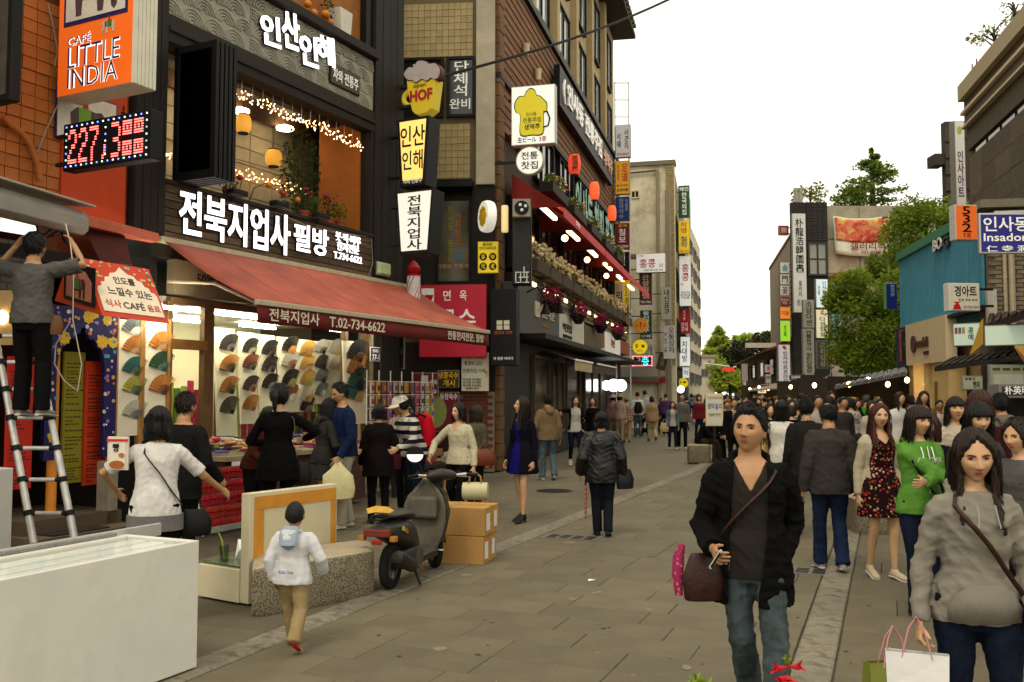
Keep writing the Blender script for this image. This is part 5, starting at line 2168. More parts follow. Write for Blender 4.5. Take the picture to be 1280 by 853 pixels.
mb.box(fx(136,-.35),-.40,0,fx(148,-.35),-.2,.9,M((.30,.27,.2),.7,.2))
mb.build('wall',cf)
g=thing('wall_lamp','small glowing wall lamp at the left edge beside the worker','lamp',None,P(3,397,10.0))
mb=MB()
mb.ball((0,0,0),.06,.06,.08,glow((1,.75,.35),8),10)
mb.build('bulb',g,smooth=True)
mb=MB()
mb.box(-.1,.02,-.3,.1,.08,.3,M((.35,.25,.12),.6))
mb.build('plate',g)
mb=MB()
mb.box(-7,.12,0,fx(-12),.5,3.9,M((.14,.12,.09),.8,kind='brick',col2=(.06,.05,.04),p=3.0))
mb.box(fx(-10,-.1),-.1,2.35,fx(42,-.1),.0,3.5,M((.15,.13,.10),.8,kind='brick',col2=(.06,.05,.04),p=3.0))
mb.build('wall',cf)
# --- tiled building end wall facing down the street
TBR=-R(5)
TB=Frame(-0.36,20.7,TBR)
tx=lambda px,off=0.0:TB.loc(px,430,off)[0]
tz=lambda py,px=560,off=0.0:TB.loc(px,py,off)[1]
tbld=thing('tiled_building','beige tiled building with concrete column and dark lettered windows behind the signs','building',TB,(0,0,0))
TILE=M((.36,.29,.155),.6,.16,8,.1,50)
mb=MB()
GRT=M((.17,.135,.08),.9,.1)
mb.box(-6,.05,tz(233),-.02,7,17,GRT)
mb.box(-6,.05,0,tx(540),7,tz(233)-.01,GRT)
mb.box(tx(540),.9,0,-.02,7,tz(233)-.02,M((.09,.075,.05),.8))
mb.build('wall',tbld)
tb=MB()
tb.box(-.068,-.012,-.075,.068,.03,.075,TILE)
t0=tb.build('tile',tbld,bevel=.004)
k=0
def tiles(a,b,za,zb):
 global k
 nz=int((zb-za)/.158)
 nx_=int((b-a)/.142)
 for r_ in range(nz):
  for c_ in range(nx_):
   o=t0 if k==0 else dup(t0,parent=tbld)
   o.location=(a+.071+c_*.142,.045+rnd.uniform(-.004,.004),za+.08+r_*.158)
   k+=1
tiles(tx(497),tx(594),tz(72)+.03,tz(-4))
tiles(tx(540),tx(594),tz(231),tz(148))
mb=MB()
mb.box(tx(595),-.12,tz(233),-.03,.3,17,CONC)
mb.build('column',tbld,bevel=.015)
for i,(a,b,s,lab)in enumerate(((tx(492),tx(553),None,''),(tx(557),tx(593),'단체석',''))):
 w_=window(tbld,a,tz(147),b,tz(72),.0,BLACKM,DGLASS,1,1,.06,.05)
 m_=MB()
 if s:
  put_text(m_,s,tx(566),tz(121),tx(585),tz(77),-.012,.006,W_,vert=True,keep=False)
  put_text(m_,'완비',tx(561),tz(137),tx(587),tz(124),-.012,.006,W_)
 else:
  put_text(m_,'HOF',tx(530),tz(140),tx(548),tz(130),-.012,.006,W_)
  put_text(m_,'인사',tx(510),tz(86),tx(535),tz(79),-.012,.006,W_)
 m_.build('lettering',w_)
mb=MB()
mb.box(tx(590),-.06,0,-.03,.3,tz(234),DWOODV)
mb.box(tx(497),.0,tz(355),tx(543),.1,tz(246),DWOODV)
mb.build('timber_panel',tbld)
mb=MB()
mb.box(tx(516),-.35,tz(238),tx(592),.3,tz(228),BLACKM)
mb.build('hood',tbld,bevel=.01)
w_=window(tbld,tx(543),tz(356),tx(590),tz(246),.05,BLACKM,M((.13,.12,.07),.15,.4,1.5,0,spec=.5),1,1,.08,.06)
m_=MB()
put_text(m_,'전통찻집',tx(568),tz(307),tx(576),tz(266),.03,.004,SM((.4,.18,.05)),vert=True,keep=False)
put_text(m_,'커피',tx(568),tz(327),tx(576),tz(312),.03,.004,SM((.08,.25,.35)),vert=True,keep=False)
put_text(m_,'인사동 풍경이',tx(559),tz(330),tx(566),tz(258),.03,.004,SM((.32,.28,.03)),vert=True,keep=False)
put_text(m_,'커피와 전통차',tx(545),tz(336),tx(586),tz(330),.03,.004,SM((.5,.3,.2)))
m_.build('lettering',w_)
lantern('small pale paper lantern inside the lettered window',581,268,21.2,.13,.22,glow((.7,.45,.2),.7),cordz=.4)
BRK=M((.20,.062,.035),.8,.25,9,.3,60)
bb=MB()
mb=MB()
mb.box(tx(574),-.09,0,-.03,.2,tz(490),M((.26,.22,.17),.9))
mb.build('mortar',tbld)
bb.box(-.105,-.02,-.032,.105,.02,.032,BRK)
b0=bb.build('brick',tbld,bevel=.003)
nb_=0
for r_ in range(22):
 for c_ in range(3):
  x=tx(574)+.11+c_*.226+(r_%2)*.11
  z=tz(490)-.04-r_*.077
  if z<.05 or x>-.12:
   continue
  o=b0 if nb_==0 else dup(b0,parent=tbld)
  o.location=(x,-.092+rnd.uniform(-.004,.004),z)
  nb_+=1
mb=MB()
mb.box(tx(497),-.02,tz(520),tx(574),.5,tz(428),M((.045,.03,.022),.7,.3))
mb.box(tx(497),.0,0,tx(574),.5,tz(520),M((.07,.03,.022),.7,.3))
mb.build('shopfront',tbld)
MAROON=SM((.20,.03,.045))
CRM=SM((.60,.56,.44))
sign('large crimson restaurant sign with a white bowl emblem, partly behind the awning',(524,356,608,447),20.2,TBR,th=.1,face=SM((.40,.014,.03),.1),casing=REDM,texts=(('면',.36,.08,.47,.22,W_),('옥',.60,.08,.71,.22,W_),('국수',.28,.34,.84,.64,W_)),extra=lambda r,a,b,h,f:[m_.box(a+.05,-.012,h*.72,a+(b-a)*.22,-.006,h*.95,W_)and m_.prism([(a+.12,h*.86),(a+.32,h*.86),(a+.27,h*.78),(a+.17,h*.78)],-.016,-.012,SM((.42,.012,.035)))and m_.build('bowl_emblem',r)for m_ in[MB()]])
sign('pale notice board with handwritten lines and a red arrow on the brick pier',(576,440,612,490),20.35,TBR,th=.05,face=CRM,casing=DWOOD,texts=(('인사동',.2,.06,.75,.17,K_),('풍경이 있는',.12,.23,.75,.34,K_),('전통찻집·카페',.07,.42,.85,.53,SM((.08,.2,.1))),('차·다과·식사메뉴\n차·다과·식사메뉴\n차·다과·식사메뉴\n단체석 완비',.08,.66,.72,.95,K_),('↑',.84,.35,.96,.75,SM((.45,.06,.03)))),name='notice_board')
sign('dark sign with yellow letters reading 냉콩국수 개시',(547,463,574,485),20.3,TBR,th=.05,face=SM((.09,.05,.03)),texts=(('냉콩국수',.05,.1,.95,.48,YEL),('개시',.25,.54,.8,.92,YEL)))
sign('maroon noodle menu panel with a white bowl emblem',(516,466,548,496),20.32,TBR,th=.04,face=MAROON,texts=(('국수',.62,.7,.95,.9,W_),('면옥',.7,.3,.95,.5,W_)),extra=lambda r,a,b,h,f:[m_.box(a+(b-a)*.33,-.012,h*.55,a+(b-a)*.6,-.006,h*.88,CRM)and m_.build('bowl_emblem',r)for m_ in[MB()]])
sign('maroon panel with a picture of a green dish',(534,490,574,540),20.38,TBR,th=.03,face=MAROON,texts=(('동창옥수',.4,.04,.95,.2,W_),),extra=lambda r,a,b,h,f:[m_.prism([(a+.18+math.cos(t)*.26,h*.5+math.sin(t)*.36)for t in np.linspace(0,6.28,17)[:-1]],-.012,-.006,SM((.30,.34,.12)))and m_.build('dish_picture',r)for m_ in[MB()]])
sign('black window sign with blue handwritten Nail Art',(480,420,505,462),17.9,RZF,th=.05,face=BLACKM,texts=(('Nail\nArt',.2,.4,.9,.75,SM((.08,.25,.4))),))
# --- projecting signs between the timber shop and the corner
def beer(root,a,b,h,f):
 pass
def mug(label,rect,Y,rz,th,face_lit,txt,board=False):
 x0,y0,x1,y1=rect
 c=P((x0+x1)/2,(y0+y1)/2,Y)
 f=Frame(c.x,c.y,rz)
 a,b=f.loc(x0,(y0+y1)/2)[0],f.loc(x1,(y0+y1)/2)[0]
 zt,zb=f.loc((x0+x1)/2,y0)[1],f.loc((x0+x1)/2,y1)[1]
 w,h=b-a,zt-zb
 g=thing('mug_sign',label,'sign',f,(a,0,zb))
 YL=glow((.42,.30,.015),.35)
 glassp=[(.30,.10),(.36,.03),(.46,.0),(.60,.02),(.72,.09),(.80,.66),(.18,.70),(.20,.50)]
 mb=MB()
 mb.prism([(u*w,v*h)for u,v in glassp],0,th,YL)
 hd=[Vector((w*(.25-.22*math.sin(t)),th/2,h*(.40+.16*math.cos(t))))for t in np.linspace(.2,2.9,9)]
 mb.tube(hd,.05,YL,8)
 mb.build('glass',g,bevel=.01)
 mb=MB()
 FO=M((.42,.38,.36),.6,.1)
 fo=smooth_loop([(.22,.70),(.14,.82),(.24,.93),(.34,.92),(.44,1.02),(.60,.99),(.66,.93),(.80,.92),(.90,.80),(.88,.66),(.80,.62),(.72,.66),(.62,.62),(.52,.67),(.40,.62),(.32,.68)])
 mb.prism([(w*a_,h*b_)for a_,b_ in fo],-.03,th*.55,FO)
 mb.prism([(w*(.53+(a_-.53)*1.06),h*(.81+(b_-.81)*1.09))for a_,b_ in fo],-.015,th*.45,M((.12,.04,.05),.6))
 mb.build('foam',g)
 mb=MB()
 put_text(mb,txt,w*.26,h*.26,w*.74,h*.48,-.005,.012,SM((.40,.04,.06)),keep=False,bold=.04)
 put_text(mb,'open',w*.33,h*.50,w*.6,h*.58,-.005,.008,SM((.15,.12,.02)))
 mb.build('lettering',g)
 mb=MB()
 mb.box(-.30,th*.3,h*.2,w*.3,th*.6,h*.26,DARKM)
 mb.box(-.30,th*.3,h*.6,w*.2,th*.6,h*.66,DARKM)
 mb.build('bracket',g)
 return g
mug('yellow beer mug shaped sign with grey foam reading HOF',(498,78,556,143),17.4,RZF,.30,1,'HOF')
def taper_sign(label,rect,Y,rz,face,rim,texts):
 sign(label,rect,Y,rz,th=.42,taper=.11,face=face,casing=BLACKM,texts=texts,bracket=('L',.25),rim=rim)
LITY=glow((.80,.55,.14),.6)
LITW=glow((.76,.76,.68),.35)
taper_sign('glowing yellow lit sign with four black letters in a tapered black case',(496,147,536,233),17.0,RZF,LITY,.06,(('인산',.12,.12,.88,.42,K_),('인해',.18,.48,.82,.76,K_),('차와 전통주',.22,.88,.80,.96,W_)))
taper_sign('white lit sign with one column of black letters in a tapered black case',(495,238,541,318),16.6,RZF,LITW,.035,(('전북지업사',.24,.08,.78,.93,K_,True),))
c=P(517,352,17.6)
g=thing('barber_light','red and white striped light pole rising behind the awning edge','sign',None,(c.x,c.y,c.z))
mb=MB()
mb.lathe([(.13,-.5),(.13,.1)],M((.6,.57,.55),.4,.1),18)
mb.build('drum',g,smooth=True)
mb=MB()
for k_ in range(3):
 vs,fs=[],[]
 for i in range(25):
  t=i/24*2.2+k_*2.09
  z=-.5+i/24*.6
  for e in(0,.7):
   vs.append((math.cos(t+e)*.134,math.sin(t+e)*.134,z))
 fs=[(2*i,2*i+1,2*i+3,2*i+2)for i in range(24)]
 mb.add(vs,fs,(REDM,SM((.05,.06,.25)),REDM)[k_])
mb.build('stripe_band',g,smooth=True)
mb=MB()
mb.lathe([(.14,.1),(.15,.13),(.07,.15),(.12,.20),(.13,.26),(.08,.34),(.02,.40)],REDM,16)
mb.build('finial',g,smooth=True)
def money(root,a,b,h,f):
 m_=MB()
 for i,s in enumerate('$₩元€'):
  cx,cz=a+(b-a)*(.27+.46*(i%2)),h*(.52-.30*(i//2))
  r_=(b-a)*.185
  m_.prism([(cx+math.cos(t)*r_,cz+math.sin(t)*r_)for t in np.linspace(0,6.283,21)[:-1]],-.012,-.006,K_)
  put_text(m_,s,cx-r_*.55,cz-r_*.65,cx+r_*.55,cz+r_*.65,-.012,.006,YEL,bold=.03)
 m_.build('currency_disc',root)
sign('yellow lit money exchange sign with four black currency discs',(597,302,623,342),20.1,TBR,th=.12,face=glow((.66,.48,.02),.25),casing=M((.5,.4,.05),.5),texts=(('MONEY',.25,.05,.75,.14,K_),('EXCHANGE',.1,.16,.9,.25,K_)),extra=money)
g=thing('round_sign','round white sign with yellow flower face seen edge on beside the timber panel','sign',None,P(609,271,19.9))
mb=MB()
g.rotation_euler=(0,0,-R(68))
mb.lathe([(.33,.10),(.35,.04),(.35,-.04),(.33,-.10)],glow((.72,.7,.6),.4),24,axis='y')
mb.build('drum',g,smooth=True)
mb=MB()
for k_ in range(8):
 t=k_*.785
 mb.prism([(math.cos(t)*.16+math.cos(e)*.075,math.sin(t)*.16+math.sin(e)*.075)for e in np.linspace(0,6.28,9)[:-1]],-.112,-.1,YEL)
mb.prism([(math.cos(e)*.10,math.sin(e)*.10)for e in np.linspace(0,6.28,13)[:-1]],-.116,-.1,YEL)
mb.build('flower_face',g)
g=thing('wall_light','small oblong wall light on the timber corner','lamp',None,P(631,274,20.4))
mb=MB()
mb.lathe([(.07,-.3),(.08,-.26),(.08,.26),(.07,.3)],glow((.6,.45,.2),.6),12)
mb.build('shade',g,smooth=True)
mb=MB()
mb.box(-.03,.06,-.9,.0,.09,.7,DARKM)
mb.build('rod',g)
# --- timber clad building along the street
wx=lambda px,py=430,off=0.0:WB.loc(px,py,off)[0]
wz=lambda px,py,off=0.0:WB.loc(px,py,off)[1]
wb=thing('clad_building','brown timber clad restaurant building with lit terraces and red awning','building',WB,(0,0,0))
WL=21.0
PLK=M((.21,.105,.038),.75,.4,5,.4,50,stretch=(.5,3,8))
BEI=M((.40,.33,.19),.75,.12,3,.15,40)
mb=MB()
mb.box(.02,.12,0,WL,8,12.0,M((.07,.045,.025),.85))
mb.box(.6,.25,12.0,WL,8,18.2,BEI)
mb.build('wall',wb)
zz=7.9
while zz<11.9:
 for a,b in((.38,4.2),(4.21,9.5),(9.51,15.2),(15.21,WL)):
  if zz>9.0 or a<2:
   mb=MB()
   bb_=b if zz>9.0 or a>2 else 3.2
   mb.add([(a,-.008,zz),(bb_,-.008,zz),(bb_,.012,zz+.205),(a,.012,zz+.205),(a,.11,zz),(bb_,.11,zz),(bb_,.11,zz+.205),(a,.11,zz+.205)],[(0,1,2,3),(0,4,5,1),(3,2,6,7),(0,3,7,4),(1,5,6,2)],PLK)
   mb.build('plank',wb)
 zz+=.215
zz=0
i=0
while zz<11.8:
 mb=MB()
 mb.box(-.03,-.05-(i%2)*.012,zz+.006,.37,.35,zz+.30,M((.19,.11,.055),.8,.25,5,.4))
 mb.build('quoin_block',wb,bevel=.01)
 zz+=.306
 i+=1
mb=MB()
mb.box(-.05,-.10,11.92,WL,.2,12.08,BLACKM)
mb.box(-.05,-.08,9.0,WL,.08,9.12,DARKM)
mb.build('trim_board',wb)
mb=MB()
mb.add([(-.3,-.75,18.1),(WL+.2,-.75,18.1),(WL+.2,1,18.9),(-.3,1,18.9),(-.3,-.75,17.9),(WL+.2,-.75,17.9),(WL+.2,8,18.1),(-.3,8,18.1)],[(0,1,2,3),(5,4,7,6),(4,5,1,0),(5,6,2,1),(7,4,0,3)],M((.06,.05,.035),.8))
mb.build('roof',wb)
for k_ in range(42):
 mb=MB()
 mb.box(-.2+k_*.5,-.86,18.12,-.2+k_*.5+.22,.0,18.25,M((.09,.085,.06),.7))
 mb.build('eave_tile',wb)
for k_ in range(6):
 x=1.2+k_*3.3
 for z0,z1 in((12.5,14.2),(14.9,17.2)):
  window(wb,x,z0,x+1.9,z1,.2,DARKM,M((.35,.36,.33),.08,.3,.6,0,spec=.8),2,1,.07,.08)
 mb=MB()
 mb.box(x-.75,.02,12.1,x-.35,.3,18.0,BEI)
 mb.build('pilaster',wb,bevel=.02)
for k_ in range(5):
 x=4.0+k_*3.2
 window(wb,x,7.55,x+2.3,9.0,.05,BLACKM,DGLASS,3,1,.06,.07)
 g=thing('window_box','dark wooden window box with mixed flowers on the third floor, %s'%('nearest the corner','second along','third along','fourth along','farthest along')[k_],'planter',WB,(x+1.15,-.25,7.2),'window boxes under the third floor windows')
 mb=MB()
 mb.box(-1.1,-.2,0,1.1,.2,.28,DWOOD)
 mb.build('box',g,bevel=.01)
 mb=MB()
 q=random.Random(k_)
 leafmesh(mb,(0,0,.42),(1.05,.25,.25),160,LEAF2,q,.09)
 leafmesh(mb,(0,-.1,.46),(1.0,.25,.2),60,CREAMF,q,.06)
 leafmesh(mb,(.3,-.1,.40),(.4,.25,.2),16,PINKF,q,.06)
 mb.build('flowers',g,kind='stuff')
 mb=MB()
 for t in range(12):
  mb.box(x-.4+t*.27,-.13,6.55,x-.36+t*.27,-.10,7.15,DARKM)
 for z in(6.55,6.85,7.12):
  mb.box(x-.45,-.14,z,x+2.8,-.09,z+.04,DARKM)
 mb.build('lattice',wb)
mb=MB()
mb.box(wx(688,100),-.28,10.15,wx(757,205),-.10,11.35,BLACKM)
bd=mb.build('name_board',wb)
mb=MB()
a,b=wx(688,100),wx(757,205)
put_text(mb,'( 인사동 전통주점',a+.4,10.35,a+(b-a)*.72,11.2,-.28,.05,W_,keep=False,bold=.03)
put_text(mb,'생맥주',a+(b-a)*.76,10.45,b-.3,11.1,-.28,.05,SM((.5,.3,.15)),keep=False,bold=.03)
mb.build('lettering',bd)
for px,py,l in((653,63,'lower'),(668,94,'next to the white beer sign')):
 g=thing('spot_lamp','small pale spot lamp on the timber siding, %s'%l,'lamp',WB,(wx(px,py),-.1,wz(px,py)))
 mb=MB()
 mb.lathe([(.07,-.15),(.1,.15)],CREAM,10)
 mb.build('shade',g,smooth=True)
letters('row of pale blue and green letters fixed above the red awning','인사동 찻집 풍경',712,250,760,316,depth=.1,y=-.16,mat=SM((.16,.34,.27)),fr=WB,bold=.03)
RA=M((.52,.03,.035),.6,.12,3,.1)
g=thing('red_awning','long bright red awning over the second floor terrace','awning',WB,(0,0,0))
AX=[wx(660,250),wx(690,280),WL+.5]
for a,b,c_2 in((.9,3.9,.22),(4.0,7.4,0),(7.5,11.2,.0),(11.3,15.2,0),(15.3,20.5,0)):
 mb=MB()
 z1,z0=6.95,6.1
 mb.add([(a,-.1,z1),(b,-.1,z1),(b,-1.35,z0),(a,-1.35,z0),(b,-1.35,z0-.22),(a,-1.35,z0-.22)],[(0,3,2,1),(3,5,4,2)],RA)
 mb.add([(a,-.1,z1),(a,-1.35,z0),(a,-.1,z0)],[(0,1,2),],M((.25,.03,.02),.7))
 o=mb.build('canopy',g)
 o.modifiers.new('t','SOLIDIFY').thickness=.012
mb=MB()
put_text(mb,'전통찻집',2.0,5.94,3.3,6.06,-1.37,.004,W_)
mb.build('lettering',g)
for k_ in range(6):
 a=1.0+k_*3.3
 mb=MB()
 mb.box(a,-.85,6.12,a+1.6,-.75,6.2,glow((1,.82,.5),3))
 o=mb.build('strip_light',frame=WB)
 tag(o,'warm strip light under the red awning','light','strip lights under the red awning')
for k_ in range(6):
 x=1.1+k_*3.2
 window(wb,x,4.75,x+3.0,6.5,.0,DWOODV,DGLASS,3,1,.09,.08)
for i,(px,py)in enumerate(((706,298),(734,325),(758,345))):
 x,z=WB.loc(px,py,-.5)
 g=thing('globe_lamp','glowing globe wall lamp on the second floor, %s from the corner'%('first','second','third')[i],'lamp',WB,(x,-.5,z),'globe lamps of the terrace')
 mb=MB()
 mb.ball((0,0,0),.10,.10,.10,glow((1,.7,.3),4),12)
 mb.build('globe',g,smooth=True)
 mb=MB()
 mb.tube([(0,0,.12),(0,.1,.25),(0,.45,.25)],.02,BLACKM,6)
 mb.build('arm',g)
sign('dark corner bay panel with lattice window at the second floor corner',(640,251,664,356),20.4,TBR,th=.3,face=M((.035,.03,.025),.5,.3),casing=BLACKM,extra=lambda r,a,b,h,f:[[m_.box(a+.06+(b-a-.12)*u,-.03,h*v,a+.06+(b-a-.12)*u+(.02 if ve else(b-a)*.5),-.006,h*v+(.25 if ve else .02),STEEL)for u,v,ve in((.05,.02,1),(.85,.02,1),(.05,.02,0),(.35,.02,0),(.05,.14,0),(.35,.14,0),(.4,.02,1),(.65,.08,1),(.3,.08,0))]and None or m_.build('lattice',r)for m_ in[MB()]],name='bay_panel',cat='panel')
g=thing('air_conditioner','round fan of a grey air conditioner over the corner bay','air conditioner',None,P(652,260,20.2))
mb=MB()
mb.box(-.2,0,-.2,.2,.3,.2,M((.32,.29,.24),.6))
mb.build('case',g,bevel=.01)
mb=MB()
mb.lathe([(.16,-.02),(.16,.0)],BLACKM,18,axis='y')
for t in(.3,2.4,4.5):
 mb.box(-.01+.07*math.cos(t),-.03,-.01+.07*math.sin(t),.05+.07*math.cos(t),-.02,.05+.07*math.sin(t),STEEL)
mb.build('fan_grille',g)
for k_ in range(12):
 x=1.6+k_*1.55
 g=thing('flower_box','wooden box of pale dried flowers on the terrace rail, number %d from the corner'%(k_+1),'planter',WB,(x,-.55,4.62),'boxes of pale flowers along the terrace')
 mb=MB()
 mb.box(-.72,-.18,0,.72,.18,.30,M((.10,.075,.05),.8,.3))
 mb.build('box',g,bevel=.01)
 mb=MB()
 q=random.Random(k_+40)
 for _ in range(46):
  c=(q.uniform(-.7,.7),q.uniform(-.22,.2),.38+q.uniform(0,.34))
  mb.ball(c,.06,.06,.055,CREAMF,6)
 leafmesh(mb,(0,0,.42),(.7,.22,.16),60,LEAF,q,.06)
 mb.build('dried_flowers',g,kind='stuff')
for k_,px in enumerate((688,722,750,771)):
 x=wx(px,360,-.6)
 g=thing('petunia_basket','hanging bunch of magenta petunias on the lattice rail, %s from the corner'%('first','second','third','fourth')[k_],'planter',WB,(x,-.62,4.0),'magenta petunias on the rail')
 mb=MB()
 q=random.Random(k_+60)
 leafmesh(mb,(0,0,.22),(.62,.26,.26),260,PINKF,q,.065)
 leafmesh(mb,(0,0,.08),(.5,.2,.2),70,LEAF3,q,.06)
 mb.build('flowers',g,kind='stuff')
 mb=MB()
 mb.lathe([(.1,-.2),(.25,.05),(.25,.1)],DARKM,10)
 mb.build('basket',g)
mb=MB()
for t in range(58):
 x=1.15+t*.335
 mb.box(x,-.42,4.05,x+.04,-.38,4.58,M((.30,.26,.18),.7))
for z in(4.05,4.22,4.40,4.56):
 mb.box(1.1,-.43,z,WL-.5,-.37,z+.035,M((.30,.26,.18),.7))
mb.build('rail_lattice',wb)
mb=MB()
mb.box(1.0,-.3,3.98,WL-.4,.1,4.62,M((.05,.04,.03),.8))
mb.build('rail_wall',wb)
for k_ in range(14):
 x=1.5+k_*1.35
 mb=MB()
 mb.box(x,-.47,4.34,x+.42,-.44,4.44,glow((1,.72,.35),2.5))
 o=mb.build('rail_light',frame=WB)
 tag(o,'small warm light plate in the terrace rail','light','light plates along the terrace rail')
mb=MB()
mb.box(.9,-.38,3.42,WL,.12,3.97,M((.34,.12,.05),.8,kind='brick',col2=(.2,.15,.1),p=2.2))
mb.build('brick_band',wb)
for z0,z1,a,b in((3.42,3.97,0,0),):
 pass
GDK=M((.035,.030,.025),.6,.3)
mb=MB()
mb.box(.5,.0,0,WL,.1,3.1,GDK)
mb.box(.5,-1.0,3.0,WL,.1,3.12,BLACKM)
mb.build('shopfront',wb)
sign('tall black corner sign with square emblem and small orange lettering',(613,361,645,457),20.0,RZW,th=.35,face=M((.012,.012,.012),.45,.1),casing=BLACKM,texts=(('갤러리 카페',.15,.55,.85,.60,SM((.4,.12,.05))),('차 한잔 이야기',.12,.89,.88,.93,W_)),extra=lambda r,a,b,h,f:[[m_.box(a+(b-a)*u,-.012,h*v,a+(b-a)*(u+.22),-.006,h*(v+.055),CRM)for u in(.25,.53)for v in(.465,.53)]and None or m_.build('square_emblem',r)for m_ in[MB()]])
a,b=wx(647,400,-.45),wx(699,400,-.45)
g=thing('shop_fascia','grey shop fascia with pale relief lettering and spot lamps','sign',WB,(0,0,0))
mb=MB()
mb.box(a,-.45,3.12,b,-.1,4.28,M((.115,.11,.10),.6,.15))
mb.build('panel',g,bevel=.01)
mb=MB()
put_text(mb,'☯아름다운',a+(b-a)*.36,3.62,a+(b-a)*.84,4.0,-.45,.03,CRM,keep=False)
put_text(mb,'차와 이야기',a+(b-a)*.50,3.42,a+(b-a)*.72,3.52,-.45,.02,SM((.45,.22,.05)))
mb.build('lettering',g)
for k_,px in enumerate((682,700,717)):
 x,z=WB.loc(px,385,-.9)
 g2=thing('spot_lamp','black gooseneck spot lamp over the grey fascia, %s'%('left','middle','right')[k_],'lamp',WB,(x,-.9,z),'gooseneck lamps over the fascia')
 mb=MB()
 mb.tube([(0,.5,.35),(0,.2,.5),(0,0,.2),(0,0,.05)],.022,BLACKM,6)
 mb.lathe([(.05,.08),(.06,.0),(.12,-.14)],BLACKM,10)
 mb.build('shade',g2,smooth=True)
def flat_wb(label,px0,py0,px1,py1,face,texts=(),off=-.42,**k):
 sign(label,(px0,py0,px1,py1),0,th=.2,fr=WB,off=off,face=face,texts=texts,**k)
x0_,x1_=wx(700,420,-.42),wx(731,420,-.42)
def wb_panel(label,a,b,z0,z1,face,texts,name='shop_fascia'):
 g=thing(name,label,'sign',WB,(0,0,0))
 mb=MB()
 mb.box(a,-.40,z0,b,-.1,z1,face)
 mb.build('panel',g,bevel=.01)
 by={}
 for s,u0,v0,u1,v1,m in texts:
  by.setdefault(m,[]).append((s,u0,v0,u1,v1))
 for m,l in by.items():
  mb=MB()
  for s,u0,v0,u1,v1 in l:
   put_text(mb,s,a+(b-a)*u0,z0+(z1-z0)*v0,a+(b-a)*u1,z0+(z1-z0)*v1,-.40,.02,m,keep=False)
  mb.build('lettering',g)
wb_panel('white shop fascia with dark brush lettering next to the grey one',x0_,x1_,3.12,4.05,M((.55,.53,.45),.5,.08),(('떡찻집',.12,.42,.45,.68,K_),('전통떡카페',.12,.22,.45,.34,K_)))
x0_,x1_=wx(732,430,-.42),wx(752,430,-.42)
wb_panel('pair of plain brown timber door panels above the shop canopy',x0_,x1_,3.13,3.95,M((.16,.125,.075),.7,.3,4,.3),())
x0_,x1_=wx(757,430,-.42),wx(776,430,-.42)
wb_panel('pale illuminated panel with a green glow and faint orange script',x0_,x1_,3.14,4.05,glow((.50,.48,.40),.3),(('차향',.35,.4,.6,.75,SM((.45,.2,.08))),))
mb=MB()
for px0,px1,c_2 in((668,690,(.05,.05,.04)),(706,720,(.10,.09,.07)),(728,745,(.03,.026,.02)),(750,765,(.04,.03,.02))):
 pass
for k_,(px0,px1)in enumerate(((664,684),(687,702),(705,722),(728,748))):
 window(wb,wx(px0,500),.6,wx(px1,500),2.75,-.05,M((.13,.10,.06),.6),M((.10,.09,.06),.12,.5,1.2,0,spec=.6),1+k_%2,1,.08,.06)
for a,b,l,c_2 in((698,722,'cream scalloped shop blind over the display window',(.42,.36,.22)),(728,754,'brown shop awning with white rim beyond the cream blind',(.10,.07,.045))):
 x0_,x1_=wx(a,470,-.5),wx(b,470,-.5)
 g=thing('small_awning',l,'awning',WB,(x0_,0,2.62))
 mb=MB()
 w_=x1_-x0_
 mb.add([(0,-.1,.3),(w_,-.1,.3),(w_,-.95,.02),(0,-.95,.02)],[(0,3,2,1)],M(c_2,.8,.15))
 for i in range(8):
  mb.add([(w_*i/8+.01,-.951,.02),(w_*(i+1)/8-.01,-.951,.02),(w_*(i+1)/8-.02,-.951,-.26),(w_*i/8+.02,-.951,-.26)],[(0,3,2,1)],M(c_2,.8,.15))
 mb.box(-.02,-.98,.01,w_+.02,-.955,.06,WHITE)
 o=mb.build('cloth',g)
def beerbox(root,a,b,h,f):
 w=b-a
 m_=MB()
 YB=glow((.60,.50,.02),.2)
 for dx,m2,y in((.025,K_,-.008),(0,YB,-.012)):
  e=dx*w
  lp_=smooth_loop([(.22,.19),(.47,.17),(.72,.19),(.73,.50),(.80,.56),(.80,.68),(.72,.75),(.66,.80),(.58,.82),(.54,.90),(.44,.94),(.34,.88),(.30,.82),(.20,.82),(.11,.74),(.09,.64),(.13,.56),(.22,.50)],4)
  m_.prism([(a+w*(.46+(u-.46)*(1+dx*2.4)),h*(.55+(v-.55)*(1+dx*2.2)))for u,v in lp_],y,y+.004,m2)
 m_.tube([(a+w*.73,-.012,h*.28),(a+w*.84,-.012,h*.30),(a+w*.88,-.012,h*.42),(a+w*.82,-.012,h*.54),(a+w*.74,-.012,h*.54)],.02,K_,5)
 m_.build('mug_picture',root)
 m_=MB()
 OL=SM((.22,.20,.03))
 put_text(m_,'인사동',a+w*.35,h*.48,a+w*.58,h*.55,-.013,.004,OL)
 put_text(m_,'전통주점',a+w*.27,h*.37,a+w*.68,h*.46,-.013,.004,OL)
 put_text(m_,'생맥주',a+w*.3,h*.25,a+w*.66,h*.35,-.013,.004,K_)
 m_.build('lettering',root)
sign('white lit box sign with yellow foaming beer mug reading 生ビール 3층',(639,107,694,181),20.2,RZW,th=.22,face=glow((.76,.78,.72),.32),casing=M((.5,.5,.45),.5),texts=(('生ビール',.15,.865,.57,.955,K_),('3층',.64,.865,.80,.955,REDT)),extra=beerbox,bracket=('L',.1))
